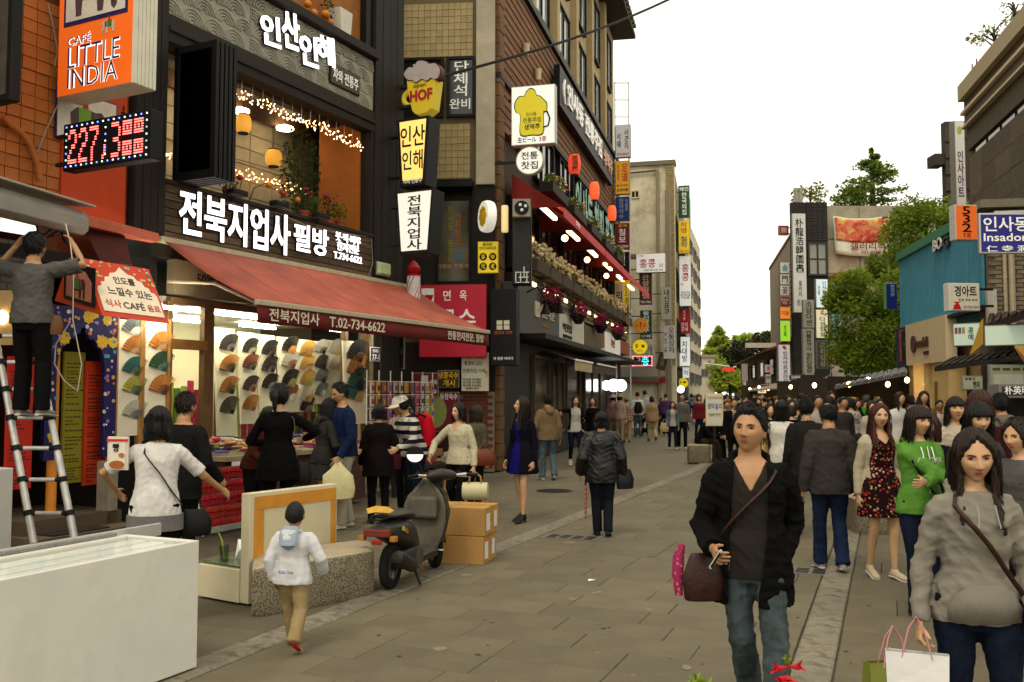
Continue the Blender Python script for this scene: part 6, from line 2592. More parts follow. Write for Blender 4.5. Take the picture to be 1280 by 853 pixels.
def disc_sign(label,px,py,r,Y,rz,face,rimm,texts,depth=.16,name='round_sign',group=None,postz=None):
 c=P(px,py,Y)
 f=Frame(c.x,c.y,rz)
 rr=r*Y/FPX
 g=thing(name,label,'sign',f,(0,0,c.z),group)
 mb=MB()
 mb.lathe([(rr,-depth/2),(rr,depth/2)],rimm,28,axis='y')
 mb.build('drum',g)
 mb=MB()
 mb.prism([(math.cos(t)*rr*.93,math.sin(t)*rr*.93)for t in np.linspace(0,6.283,29)[:-1]],-depth/2-.008,-depth/2+.001,face)
 mb.build('face',g)
 by={}
 for s,u0,v0,u1,v1,m in texts:
  by.setdefault(m,[]).append((s,u0,v0,u1,v1))
 for m,l in by.items():
  mb=MB()
  for s,u0,v0,u1,v1 in l:
   put_text(mb,s,u0*rr,v0*rr,u1*rr,v1*rr,-depth/2-.008,.006,m)
  mb.build('lettering',g)
 mb=MB()
 mb.box(-rr-.5,-.02,-.03,-rr+.02,.02,.03,DARKM)
 mb.build('bracket',g)
 return g
disc_sign('round white lit sign with four black letters 전통찻집',663,202,18,20.1,RZW,LITW,M((.4,.38,.32),.5),(('전통',-.6,.08,.6,.62,K_),('찻집',-.6,-.62,.6,-.06,K_)))
REDL=glow((.68,.06,.02),.45)
RL_=lantern('round red lantern with black characters beside the white beer sign',718,206,22.5,.155,.50,REDL,cordz=.35)
g=letters
for i,(px,py,Y)in enumerate(((743,239,25.0),(765,267,29.0))):
 lantern('glowing red lantern hanging off the terrace, %s'%('near one under the window boxes','far one beside the orange sign')[i],px,py,Y,.14,.50,glow((.75,.10,.025),.6),cordz=.4)
mb=MB()
put_text(mb,'居酒屋',-.08,-.2,.08,.2,-.158,.008,K_,vert=True,keep=False)
mb.build('lettering',RL_)
g=thing('overhead_cable','black overhead cable rising from the tiled building across the street','cable',None,P(547,97,17.5))
a,b=P(547,97,17.5),P(900,-32,24)
mb=MB()
mb.tube([(a.lerp(b,t)-a)-Vector((0,0,.25*math.sin(math.pi*t)))for t in np.linspace(0,1,14)],.03,BLACKM,6)
mb.build('cable',g,smooth=True)
# --- stacked signs at the far end of the clad building
def stack(label,x0,y0,x1,y1,Y,face,texts,rz=RZW,group=None,**k):
 k.setdefault('th',.22)
 return sign(label,(x0,y0,x1,y1),Y,rz,face=face,texts=texts,group=group,**k)
YF=39.0
g=thing('sign_mast','tall thin steel frame mast carrying a stack of projecting signs','mast',None,(P(779,400,YF+.3).x,YF+.3,0))
mb=MB()
zt=P(779,100,YF).z
for dx in(-.30,.30):
 mb.box(dx-.03,-.03,0,dx+.03,.03,zt,STEEL)
for k_ in range(14):
 z=zt-.02-k_*.75
 mb.box(-.30,-.03,z-.03,.30,.03,z,STEEL)
mb.build('frame',g)
stack('white sign of the mast stack reading 서예 사군자, topmost',769,156,788,197,YF,SM((.74,.74,.76)),(('서예',.1,.25,.35,.7,SM((.04,.04,.08)),True),('사군자',.6,.15,.9,.75,SM((.04,.04,.08)),True),('737-8692',.1,.86,.9,.94,REDT)))
stack('orange sign of the mast stack with red characters',769,201,787,243,YF,SM((.62,.30,.02),.2),(('足道',.45,.1,.9,.62,REDT,True),('피부관리',.12,.12,.3,.6,REDT,True),('₩ 20,000',.1,.7,.9,.78,REDT),('足体按摩',.1,.83,.9,.92,K_)))
stack('dark blue sign of the mast stack',769,246,787,276,YF,SM((.03,.06,.22)),(('한국자수',.25,.08,.6,.92,SM((.35,.4,.5)),True),('박물관',.68,.1,.9,.6,SM((.35,.4,.5)),True)))
stack('maroon sign of the mast stack with two large white letters',769,279,787,312,YF,SM((.20,.02,.025)),(('칠보',.25,.22,.75,.72,W_,True),('공예',.2,.05,.8,.16,YEL),('735-5300',.1,.84,.9,.93,W_)))
stack('black sign of the mast stack with white script',769,315,787,346,YF,K_,(('이루솔',.3,.1,.7,.9,W_,True),))
stack('yellow sign of the mast stack with a small white panel',768,348,788,392,YF-.4,SM((.70,.52,.02),.2),(('한지공예',.65,.2,.92,.9,SM((.03,.05,.3)),True),),extra=lambda r,a,b,h,f:[m_.box(a+.02,-.02,h*.06,a+(b-a)*.55,-.006,h*.86,W_)and put_text(m_,'리',a+.08,h*.35,a+(b-a)*.48,h*.65,-.02,.006,K_)or m_.build('white_panel',r)for m_ in[MB()]])
stack('black hanging sign with yellow letters below the yellow one',771,383,786,415,YF-1.5,K_,(('국시',.4,.06,.95,.72,YEL,True),('● ●',.15,.8,.85,.9,YEL),('738-2811',.1,.91,.9,.97,W_)))
# --- far left buildings
A_=P(845,400,46.0)
EA=Frame(A_.x,A_.y,RZW)
FA=Frame(A_.x,A_.y,math.pi/2-R(12.5))
PEEL=M((.60,.56,.44),.85,kind='blotch',col2=(.40,.33,.20),p=.42,var=.15,sc=1.5,bump=.3,bsc=12)
ba=thing('plaster_building','pale peeling plaster building with brick strip and drain pipes beyond the clad building','building',EA,(0,0,0))
ex=lambda px:EA.loc(px,300)[0]
ez=lambda py,px=820:EA.loc(px,py)[1]
mb=MB()
mb.box(-8,0,0,-.02,.5,ez(207),PEEL)
mb.build('wall',ba)
mb=MB()
mb.box(-8.1,-.12,ez(207),.05,.6,ez(207)+.22,M((.22,.2,.15),.8))
mb.build('parapet',ba)
mb=MB()
for px,r_ in((823,.09),(834,.07),(837,.07)):
 mb.tube([(ex(px),-.12,0),(ex(px),-.12,ez(214)-(1 if r_<.08 else 0))],r_,M((.30,.26,.18),.6),8)
mb.tube([(-7,-.1,ez(219)),(ex(824),-.12,ez(214))],.05,M((.14,.12,.1),.6),6)
mb.build('drain_pipe',ba,smooth=True)
mb=MB()
mb.box(ex(833),-.06,3.2,-.025,.0,ez(210),M((.40,.33,.17),.85,kind='brick',col2=(.2,.17,.1),p=2.0))
mb.build('brick_strip',ba)
window(ba,ex(789),ez(247),ex(800),ez(237),-.01,CREAM,DGLASS,2,1,.06,.06)
mb=MB()
mb.box(-8,-.05,ez(322),ex(832),.0,ez(317),M((.2,.17,.12),.8))
mb.build('ledge',ba)
mb=MB()
c,s_=math.cos(R(12.5)-R(14.3)),math.sin(R(12.5)-R(14.3))
fa=thing('facade_row','narrow street side of the plaster building with dark windows and shopfronts','building',FA,(0,0,0))
mb.box(.7,.05,3.2,24,8,ez(207),M((.34,.27,.17),.85,.15))
mb.box(.7,.15,0,24,8,3.2,M((.08,.06,.045),.8,.3))
mb.build('wall',fa)
for k_ in range(6):
 for z in(4.0,6.6,9.3):
  window(fa,1.0+k_*3.8,z,3.2+k_*3.8,z+1.6,.04,DARKM,DGLASS,2,1,.08,.08)
for k_ in range(5):
 px=792+k_*11
 p=P(px,470,43+k_*4)
 g=thing('shop_awning',('grey flapping awning','dark canopy with red band','olive shop awning','black shop canopy','brown shop awning')[k_]+' over the stalls on the left, %s'%('nearest the round lamps','second from the round lamps','third along','fourth along','farthest')[k_],'awning',None,(p.x,p.y,2.5),None,-R(12))
 mb=MB()
 col_=((.14,.125,.10),(.30,.03,.025),(.10,.10,.06),(.03,.03,.03),(.12,.07,.04))[k_]
 mb.add([(-1.6,.6,.5),(1.0,.6,.5),(1.2,-.9,0),(-1.8,-.9,0),(1.2,-.9,-.25),(-1.8,-.9,-.25)],[(0,3,2,1),(3,5,4,2)],M(col_,.8,.25,3,.3))
 o=mb.build('cloth',g)
 o.modifiers.new('t','SOLIDIFY').thickness=.03
BPX=P(862,400,70)
FB=Frame(BPX.x,BPX.y,math.pi/2-R(15))
bb_=thing('office_block','beige office block with a grid of small windows far down the left side','building',FB,(0,0,0))
bz=lambda px,py:FB.loc(px,py)[1]
mb=MB()
mb.box(0,.1,0,FB.loc(876,300)[0],12,bz(863,278),M((.52,.47,.34),.8,.1))
mb.build('wall',bb_)
xl=FB.loc(876,300)[0]
for r_ in range(8):
 for c_ in range(3):
  x=1.0+c_*xl/3.1
  z=bz(863,278)-2.3-r_*1.75
  if z>.4:
   window(bb_,x,z,x+xl/5,z+.95,.08,GREYM,GGLASS,2,1,.08,.1)
mb=MB()
mb.box(xl*.2,.2,bz(863,278),xl*.35,3,bz(863,278)+2.5,M((.4,.36,.27),.8))
mb.build('stair_head',bb_)
p0,p1=P(874,447,104),P(893,447,104)
be=thing('end_building','small pale plaster building closing the street left of the conifers','building',None,(p0.x,104,0))
mb=MB()
mb.box(0,0,0,p1.x-p0.x,8,p0.z,M((.48,.44,.36),.8,.1))
mb.build('wall',be)
mb=MB()
mb.box(-.2,-.2,p0.z,p1.x-p0.x+.2,8,p0.z+.3,M((.3,.26,.2),.8))
mb.build('parapet',be)
window(be,.15,3.6,1.0,4.5,0,GREYM,DGLASS,2,1,.06,.06)
MIDS=[('white lit horizontal sign with red letters high over the stalls',795,317,832,341,42.5,glow((.72,.71,.66),.25),(('홍콩',.12,.28,.66,.74,REDT),('인사동',.06,.06,.25,.16,REDT),('도장',.78,.52,.92,.76,REDT),('고급수제 인감 도장',.25,.82,.92,.92,K_)),.3),('dark brown vertical sign with cream letters under the white horizontal one',799,341,815,381,42.8,SM((.10,.03,.025)),(('관성필방',.22,.05,.78,.82,SM((.6,.5,.35)),True),('732-1766',.1,.88,.9,.96,W_)),.2),('grey vertical sign with black letters in a thin frame on the plaster building',826,359,839,400,44.2,SM((.42,.40,.33)),(('내신표구',.3,.08,.85,.85,K_,True),),.2),('dark green vertical sign behind the round orange one',800,388,815,424,42.2,SM((.015,.08,.05)),(('동신당표구',.25,.04,.78,.78,W_,True),('표구 화랑',.1,.85,.9,.95,W_)),.2),('grey vertical sign with black letters half hidden by the dot display',803,431,819,467,43.5,SM((.45,.44,.40)),(('가나화랑',.3,.05,.8,.95,K_,True),),.2),('pale grey vertical sign with a second narrow column of letters',829,407,845,449,44.4,SM((.50,.49,.46)),(('오동상자',.4,.06,.9,.82,SM((.05,.05,.1)),True),('함·예단·선물',.1,.22,.28,.8,K_,True)),.2),('dark green vertical sign high on the facade with pale script',848,232,862,272,50.0,SM((.02,.12,.05)),(('해인',.1,.05,.9,.18,W_),('한국의집',.3,.22,.75,.92,W_,True)),.2),('yellow vertical sign with red letters below the dark green one',848,276,862,317,50.0,SM((.72,.50,.02),.2),(('작명',.2,.05,.8,.38,REDT,True),('철학',.2,.48,.8,.82,SM((.1,.05,.2)),True),('738-1234',.08,.9,.92,.97,REDT)),.2),('white lit vertical sign with two red letters',849,320,864,383,50.5,glow((.72,.72,.67),.28),(('홍콩',.22,.16,.82,.5,REDT,True),('인장',.1,.53,.35,.6,REDT),('수제도장 인감\n칠보 공예 선물\n우리집 명품',.1,.66,.9,.9,K_)),.2),('red vertical sign with a white square seal',848,386,863,417,51.0,SM((.45,.02,.03)),(('종이촌',.4,.06,.6,.46,W_,True),('한지\n공예',.22,.56,.78,.92,W_)),.2),('white glowing vertical sign with black brush letters',848,421,863,458,51.5,glow((.74,.77,.71),.4),(('지대방',.3,.15,.75,.85,K_,True),),.2),('small white glowing sign below the tall glowing one',853,459,862,473,52.0,glow((.74,.77,.72),.4),(('찻집',.2,.3,.8,.7,K_),),.2),]
for l,x0,y0,x1,y1,Y,fc,tt,th in MIDS:
 stack(l,x0,y0,x1,y1,Y,fc,tt,th=th,bracket=('L',.6))
stack('small dot display reading 3층 in bright cyan letters',790,445,816,458,42.0,K_,(('3',.22,.1,.42,.9,W_),('층',.46,.08,.82,.92,glow((.05,.6,.75),1.5))),cat='display',extra=lambda r,a,b,h,f:[[m_.box(a+(b-a)*u,-.012,h*v,a+(b-a)*u+.05,-.006,h*v+.05,glow((.8,.2,.2),2))for u,v in[(i/12,.02)for i in range(12)]+[(i/12,.90)for i in range(12)]+[(.02,j/6)for j in range(6)]+[(.93,j/6)for j in range(6)]]and None or m_.build('diode_field',r,kind='stuff')for m_ in[MB()]])
disc_sign('round orange sign with red lettering over the stalls',801,407,9.5,41.5,RZW,glow((.50,.20,.02),.2),M((.5,.42,.2),.5),(('고',-.7,-.25,-.3,.25,REDT),('!',-.15,-.45,.15,.45,REDT),('궁',.3,-.25,.7,.25,REDT)))
disc_sign('round yellow glowing money exchange sign over the stalls',800,434,9.5,41.8,RZW,glow((.74,.54,.01),.45),M((.7,.6,.3),.5),(('$',-.6,-.15,-.2,.4,K_),('₩',.2,-.15,.65,.4,K_),('환전',-.35,-.65,.35,-.35,SM((.4,.3,.02)))))
disc_sign('round yellow glowing sign low down farther along the street',854,479,6.5,53.0,RZW,glow((.74,.58,.01),.45),M((.7,.6,.3),.5),(('$ ₩',-.6,-.1,.6,.4,K_),))
g=thing('leaning_board','tilted dark brown board leaning over the stalls','sign',None,P(828,452,44.5))
mb=MB()
mb.T=Matrix.Rotation(R(14),4,'Y')
mb.box(-.22,0,-.42,.22,.12,.40,M((.07,.035,.025),.6))
put_text(mb,'찻집',-.1,-.2,.1,.2,-.005,.006,SM((.25,.2,.12)),vert=True)
mb.build('board',g)
for i,(px,py,r_)in enumerate(((758,482,6),(767,482,8.0),(776,482,7.5),(851,487,4.5))):
 p=P(px,py,36.0 if i<3 else 50.0)
 g=thing('globe_lamp','large glowing white globe lamp over the stalls, %s'%('left of three','middle of three','right of three','single one farther along')[i],'lamp',None,p,'white globe lamps')
 rr=r_*p.y/FPX
 mb=MB()
 mb.ball((0,0,0),rr,rr,rr,glow((1,.98,.93),3),18)
 mb.build('globe',g,smooth=True)
 mb=MB()
 mb.tube([(0,0,-rr),(0,.0,-p.z)],.03,DARKM,6)
 mb.build('post',g)
 # --- trees
BARK=M((.07,.05,.035),.9,.3,10,.6,40)
def leaf_tree(label,px,top,bot,Y,rx,mats,seed,n=1800,ls=.10,name='tree',base=0.0,ng=9,gap=.8,cat='tree'):
 q=random.Random(seed)
 c=P(px,(top+bot)/2,Y)
 rz=(P(px,top,Y).z-P(px,bot,Y).z)/2
 g=thing(name,label,cat,None,(c.x,c.y,base))
 cz=c.z-base
 mb=MB()
 cl=[]
 tr=max(.05,rx*.07)
 mb.tube([(0,0,0),(.03,0,cz*.5),(0,.02,cz),(0,0,cz+rz*.6)],[tr*1.3,tr,tr*.7,tr*.2],BARK,8)
 for i in range(ng):
  a,zf=i*2.4+q.random(),q.uniform(-.8,.85)
  w_=math.sqrt(max(1-zf*zf,.05))*gap
  e=Vector((math.cos(a)*rx*w_,math.sin(a)*rx*w_*.9,cz+zf*rz))
  st_=Vector((0,0,max(cz+zf*rz-rz*.4,cz*.4)))
  mb.tube([st_,st_.lerp(e,.5)+Vector((0,0,.1)),e],[tr*.5,tr*.3,tr*.1],BARK,5)
  cl.append((e,rx*q.uniform(.32,.5)))
 mb.build('trunk',g,smooth=True)
 ms=[MB()for _ in mats]
 for i,(e,r_)in enumerate(cl):
  for k_,m_ in enumerate(mats):
   leafmesh(ms[k_],(e.x,e.y,e.z+(r_*.25 if k_==1 else -r_*.1)),(r_*1.05,r_*1.05,r_*.8),n//(len(cl)*len(mats)),m_,q,ls)
 for b in ms:
  b.build('crown',g,kind='stuff')
 return g
GR1,GR2,GR3=leafm((.14,.205,.032)),leafm((.24,.32,.045)),leafm((.10,.15,.028))
GRF,GRG=leafm((.26,.34,.06)),leafm((.36,.42,.08))  # far greens brightened: distance haze put into the leaf colour
def conifer(label,px,top,bot,Y,rx,mats,seed,n=1500,ls=.35,base=0.0,levels=11):
 q=random.Random(seed)
 c=P(px,bot,Y)
 H=P(px,top,Y).z-base
 zb=max(c.z-base,.5)
 g=thing('conifer',label,'tree',None,(c.x,c.y,base))
 mb=MB()
 mb.tube([(0,0,0),(0,0,H*.6),(0,0,H)],[rx*.10,rx*.06,.02],BARK,7)
 ms=[MB()for _ in mats]
 for i in range(levels):
  t=i/(levels-1)
  z=zb+(H-zb)*t
  r_=rx*(1-t)**.8*q.uniform(.8,1.1)+.04
  for k_ in range(7 if t<.8 else 4):
   a=q.uniform(0,6.28)
   e=Vector((math.cos(a)*r_,math.sin(a)*r_,z+r_*.12))
   mb.tube([(0,0,z-r_*.1),e],[rx*.02,.01],BARK,4)
   for s_ in range(3):
    p=Vector((0,0,z)).lerp(e,.35+.3*s_)
    for j,m_ in enumerate(mats):
     leafmesh(ms[j],p,(r_*.28+.05,r_*.28+.05,(H-zb)/levels*.5),max(2,n//(levels*40)),m_,q,ls)
 mb.build('trunk',g,smooth=True)
 for b in ms:
  b.build('crown',g,kind='stuff')
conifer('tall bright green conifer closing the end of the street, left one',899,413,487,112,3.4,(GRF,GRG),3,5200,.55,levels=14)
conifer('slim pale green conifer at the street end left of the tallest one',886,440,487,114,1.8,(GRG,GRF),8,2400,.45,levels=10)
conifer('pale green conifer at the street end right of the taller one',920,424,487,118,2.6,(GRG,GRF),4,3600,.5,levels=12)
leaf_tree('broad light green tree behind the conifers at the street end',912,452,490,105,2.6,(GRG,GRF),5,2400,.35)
leaf_tree('dark flat crowned pine above the old tiled roofs',940,421,452,80,2.4,(M((.035,.035,.014),.7,.4),M((.05,.055,.02),.7,.4)),6,1200,.25,'pine_tree',ng=7)
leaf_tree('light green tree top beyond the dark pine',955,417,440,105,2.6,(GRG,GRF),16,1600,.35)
# --- right side, far
hz=P(950,300,60)
mb=MB()
OH=P(931,490,62)
FH=Frame(P(972,480,50).x,50,-(math.pi/2+R(10)))
oh=thing('tiled_roof_house','low old brick house with red tiled roof at the far right side','building',FH,(0,0,0))
hx=lambda px:FH.loc(px,470)[0]
hzz=lambda px,py:FH.loc(px,py)[1]
zr=hzz(960,440)
mb=MB()
mb.box(hx(932),.0,0,hx(971),6,zr,M((.28,.23,.18),.8,.2,2))
mb.build('wall',oh)
a,b=hx(930),hx(973)
for k_ in range(24):
 x=a+(b-a)*k_/24
 mb=MB()
 mb.add([(x,-.7,zr-.1),(x+(b-a)/24*.9,-.7,zr-.1),(x+(b-a)/24*.9,2.5,zr+.9),(x,2.5,zr+.9),(x,-.7,zr-.22),(x+(b-a)/24*.9,-.7,zr-.22),(x+(b-a)/24*.9,2.5,zr+.7),(x,2.5,zr+.7)],[(0,1,2,3),(5,4,7,6),(4,5,1,0),(6,7,3,2),(4,0,3,7),(1,5,6,2)],M((.22,.10,.06),.8,.3))
 mb.build('roof_tile',oh)
for k_ in range(4):
 x=a+(b-a)*(.08+.24*k_)
 window(oh,x,2.7,x+(b-a)*.14,zr-.4,-.02,(M((.25,.12,.06),.7),M((.1,.2,.2),.7),CREAM,DARKM)[k_],GGLASS,1,1,.12,.08)
c=P(951,432,57)
mb=MB()
mb.box(-.95,0,-.14,.95,.1,.16,M((.7,.66,.56),.6))
o=mb.build('roof_board',loc=c)
tag(o,'long pale blank board on the roof of the old house','sign')
GS=49.0
FG=Frame(P(990,400,GS-1).x,GS-1,-(math.pi/2+R(11)))
gb=thing('metal_clad_building','tan metal clad building with vertical seams left of the dark tower','building',FG,(0,0,0))
gx=lambda px:FG.loc(px,400)[0]
gz=FG.loc(985,299)[1]
mb=MB()
mb.box(gx(963),.06,zr+.5,0,5,gz,M((.32,.26,.18),.6,.1))
mb.build('wall',gb)
for k_ in range(14):
 x=gx(963)*(k_/14)
 mb=MB()
 mb.box(x+gx(963)/14+.02,.0,zr+.5,x-.02,.058,gz-.12,M((.33,.27,.185),.55,.12))
 mb.build('panel',gb)
mb=MB()
mb.box(gx(963)-.1,-.05,gz-.1,.05,.4,gz+.05,M((.2,.17,.12),.6))
mb.build('cornice',gb)
YC=47.0
cw=thing('concrete_building','grey concrete building with slate tower, windows and a food banner','building',None,(P(990,400,YC).x,YC,0))
x0c=P(990,400,YC).x
cx_=lambda px:P(px,400,YC).x-x0c
cz_=lambda py:P(1050,py,YC).z
mb=MB()
mb.box(cx_(1036),.3,0,cx_(1215),2.5,cz_(256),CONC)
mb.build('wall',cw)
for a,b in((1037,1078),(1079,1122),(1123,1172)):
 for y0,y1 in((256,298),(299,341),(342,384)):
  mb=MB()
  mb.box(cx_(a)+.02,.24,cz_(y1)+.02,cx_(b)-.02,.3,cz_(y0)-.02,CONC)
  mb.build('panel',cw)
SLT=M((.035,.030,.026),.6,.3,6,.3)
mb=MB()
mb.box(cx_(990),-.2,0,cx_(1035),.1,cz_(254),M((.03,.026,.022),.7))
mb.build('tower',cw)
for k_ in range(14):
 for j in range(4):
  w_=(cx_(1035)-cx_(1009))/4
  z=cz_(302)+k_*(cz_(254)-cz_(302))/14
  mb=MB()
  mb.box(cx_(1009)+j*w_+.01,-.23,z+.01,cx_(1009)+(j+1)*w_-.01,-.2,z+(cz_(254)-cz_(302))/14-.01,SLT)
  mb.build('shingle',cw)
window(cw,cx_(1009),cz_(346),cx_(1034),cz_(304),-.24,M((.05,.045,.04),.5),M((.30,.31,.25),.1,.4,.8,0,spec=.7),2,2,.10,.06)
mb=MB()
mb.box(cx_(1040),-1.6,cz_(352),cx_(1082),.2,cz_(344),M((.45,.17,.06),.7))
mb.build('canopy',cw)
for px in(998,1003):
 mb=MB()
 mb.lathe([(.14,0),(.14,1.0)],M((.35,.32,.27),.5),10)
 o=mb.build('roof_vent',loc=(P(px,400,YC+1).x,YC+1,cz_(254)))
 tag(o,'short grey vent pipe on the slate tower roof, %s'%('left' if px<1000 else 'right'),'vent')
bx0,bx1=P(1043,290,YC-.3).x,P(1115,290,YC-.3).x
g=thing('banner','yellow and red food banner hanging on the concrete wall','banner',None,((bx0+bx1)/2,YC-.1,P(1080,318,YC).z))
w_,h_=(bx1-bx0),P(1080,270,YC).z-P(1080,317,YC).z
BNM=bpy.data.materials.new('banner_print')
BNM.use_nodes=True
n_=BNM.node_tree
b_=n_.nodes['Principled BSDF']
tc_=n_.nodes.new('ShaderNodeTexCoord')
no_=n_.nodes.new('ShaderNodeTexNoise')
no_.inputs['Scale'].default_value=1.6
no_.inputs['Detail'].default_value=4
no_.inputs['Distortion'].default_value=1.5
rp_=n_.nodes.new('ShaderNodeValToRGB')
for i,(ps,cc_)in enumerate(((.30,(.25,.01,.005)),(.45,(.50,.06,.02)),(.55,(.55,.20,.08)),(.68,(.58,.46,.05)))):
 e_=rp_.color_ramp.elements[i]if i<2 else rp_.color_ramp.elements.new(ps)
 e_.position,e_.color=ps,(*cc_,1)
n_.links.new(tc_.outputs['Object'],no_.inputs['Vector'])
n_.links.new(no_.outputs['Fac'],rp_.inputs['Fac'])
n_.links.new(rp_.outputs['Color'],b_.inputs['Base Color'])
b_.inputs['Roughness'].default_value=.7
def sheet(u0,u1,v0,v1,y,mat,nm,parent):
 mb=MB()
 V=[]
 for j in range(9):
  for i in range(17):
   u,v=u0+(u1-u0)*i/16,v0+(v1-v0)*j/8
   V.append(((u-.5)*w_+(1-v)*.1,y-.10*math.sin(u*7+v*2)*.6-.05*math.sin(u*17),v*h_-.12*math.sin(u*3.14)))
 mb.add(V,[(j*17+i,j*17+i+1,(j+1)*17+i+1,(j+1)*17+i)for j in range(8)for i in range(16)],mat)
 o=mb.build(nm,parent,smooth=True)
 o.modifiers.new('t','SOLIDIFY').thickness=.01
 return o
sheet(0,1,0,1,0,M((.62,.60,.5),.7,.06),'cloth',g)
sheet(.02,.98,.36,.97,-.03,BNM,'picture',g)
mb=MB()
put_text(mb,'갤러리각',-.22*w_,h_*.10,.40*w_,h_*.30,-.12,.02,SM((.25,.02,.02)))
put_text(mb,'731-8689',-.1*w_,h_*.0,.38*w_,h_*.08,-.12,.02,SM((.25,.02,.02)))
mb.build('lettering',g)
conifer('dark green pine growing on the roof of the concrete building',1091,189,258,50,2.0,(GR3,GR1),11,3400,.13,base=cz_(256)-.1,levels=10)
leaf_tree('low shrub on the concrete roof left of the pine',1056,240,258,50,.8,(GR3,GR1),12,380,.12,'shrub',base=cz_(256)-.1,cat='shrub')
leaf_tree('yellow green small tree on the slate tower roof',1012,232,256,48.5,.75,(GR2,M((.18,.17,.03),.6,.3)),13,330,.12,'shrub',base=cz_(254),gap=1.1,cat='shrub')
leaf_tree('big leafy green street tree in front of the concrete building',1092,338,478,29,1.22,(GR1,GR2,GR2),21,19000,.072,ng=44,gap=.92)
leaf_tree('light green tree rising behind the teal building',1158,256,350,31,1.35,(GR2,GR1),22,9500,.072,ng=26)
leaf_tree('bright leaning young tree between the big tree and the teal wall',1116,306,400,30,.85,(GR2,GR1),23,6500,.07,ng=18)
leaf_tree('thin green branches beside the orange numeral sign',1196,250,275,28,.5,(GR2,GR2),24,260,.08,'shrub',cat='shrub')
RZR=R(4)
SG=[('white small square sign with blue character, topmost of the left stack',975,328,987,342,46,SM((.58,.58,.54)),(('솔',.2,.2,.8,.8,SM((.05,.25,.3))),)),('white small square sign with gate drawing, second of the left stack',975,343,987,356,46,SM((.58,.57,.53)),(('門',.2,.15,.8,.8,K_),)),('white small square sign reading 꽃, third of the left stack',975,357,987,370,46,SM((.58,.55,.52)),(('꽃',.2,.15,.8,.85,SM((.2,.05,.05))),)),('brick red small sign with pale lines in the left stack',975,371,987,383,46,SM((.25,.05,.04)),(('차·다과\n식사',.1,.2,.9,.8,CRM),)),('orange square sign in the left stack',975,384,988,399,46,glow((.72,.20,.02),.35),(('이음',.15,.3,.85,.7,SM((.3,.05,.02))),)),('lime green sign at the bottom of the left stack',975,401,988,427,46,glow((.28,.58,.03),.35),(('초록',.35,.2,.65,.8,SM((.05,.2,.02)),True),)),('tall white vertical sign with black brush characters down the slate tower',991,267,1008,391,45.5,SM((.58,.58,.54)),(('朴龍浩韓國畵',.22,.05,.82,.60,K_,True),('갤러리',.4,.68,.62,.84,K_,True),('종로',.25,.87,.8,.93,SM((.05,.2,.25))))),('small dark red square sign at the tower edge',974,282,986,294,46,SM((.28,.05,.03)),(('回',.25,.25,.75,.75,CRM),)),('grey green vertical sign with black letters below the tall white one, upper',1004,375,1018,410,44,SM((.30,.30,.24)),(('소담다연',.25,.06,.8,.92,K_,True),)),('grey green vertical sign with black letters below the tall white one, lower',1004,411,1018,469,44,SM((.29,.29,.23)),(('전통표구사',.25,.04,.8,.48,K_,True),('청린당필방',.25,.52,.8,.96,K_,True))),('pale blue vertical sign with thin script beside the window',1020,349,1035,385,44,glow((.55,.64,.66),.3),(('인사동문화원',.5,.08,.85,.92,SM((.08,.2,.25)),True),('전통',.15,.2,.35,.6,SM((.08,.2,.25)),True))),('cream vertical sign with a red seal at its top',1020,387,1035,423,44,glow((.58,.54,.36),.3),(('茶',.35,.05,.7,.2,REDT),('다경향실',.3,.26,.8,.94,SM((.05,.09,.03)),True))),('dark grey vertical sign of pale letters under the cream one',1021,426,1035,461,44,SM((.06,.055,.045)),(('고려인삼',.3,.08,.75,.92,SM((.28,.26,.2)),True),)),('teal vertical sign with small letters beside the orange canopy',1040,353,1051,432,42,SM((.17,.33,.34)),(('국제미술대전통박물',.25,.25,.7,.95,SM((.05,.1,.12)),True),)),('dark navy vertical sign beside the teal one',1052,361,1064,401,42,SM((.025,.04,.10)),(('B1',.15,.06,.6,.22,W_),('갤러리',.35,.3,.7,.92,W_,True))),('white vertical sign with a red and green emblem beside the old house',973,431,988,483,43,SM((.58,.56,.60)),(('인사아트프라자',.38,.16,.78,.93,K_,True),('●',.35,.02,.6,.1,REDT),('●',.5,.05,.7,.13,SM((.05,.25,.08))))),('small navy street name plate below the white plaza sign',988,469,1001,475,42,SM((.03,.04,.16)),(('인사동길',.1,.2,.9,.8,W_),)),('white board sign at the old house front',956,456,965,466,48,SM((.5,.46,.42)),(('茶',.25,.2,.75,.8,REDT),)),('small pale poster board under the house board sign',957,468,964,480,48,SM((.46,.42,.38)),(('전통차',.1,.2,.9,.5,K_),)),('blank pale vertical sign at the far corner of the old house',927,455,935,477,58,SM((.58,.52,.52)),()),]
for l,x0,y0,x1,y1,Y,fc,tt in SG:
 sign(l,(x0,y0,x1,y1),Y,RZR,th=.2,face=fc,texts=tt,bracket=('R',.5))
sign('yellow poster stand with blue lettering in the crowd down the street',(994,480,1007,506),36,RZR,th=.06,face=SM((.5,.45,.42)),texts=(('전시',.2,.2,.8,.5,REDT),),post=True,name='poster_stand',cat='poster')
sign('blue poster panel among the crowd on the right',(1006,491,1022,503),34,RZR,th=.06,face=glow((.15,.32,.6),.3),post=True,name='poster_stand',cat='poster')
sign('yellow and white standing banner beside the seated men',(882,492,904,533),22.8,R(-4),th=.03,face=SM((.60,.58,.50)),casing=M((.6,.45,.03),.5),texts=(('생막걸리',.1,.30,.92,.48,SM((.06,.10,.35))),('인사동 전통주점 맛집',.08,.08,.92,.18,SM((.45,.3,.02))),('전통주 한잔',.15,.6,.85,.7,SM((.25,.22,.15)))),post=True,name='standing_banner',cat='banner')
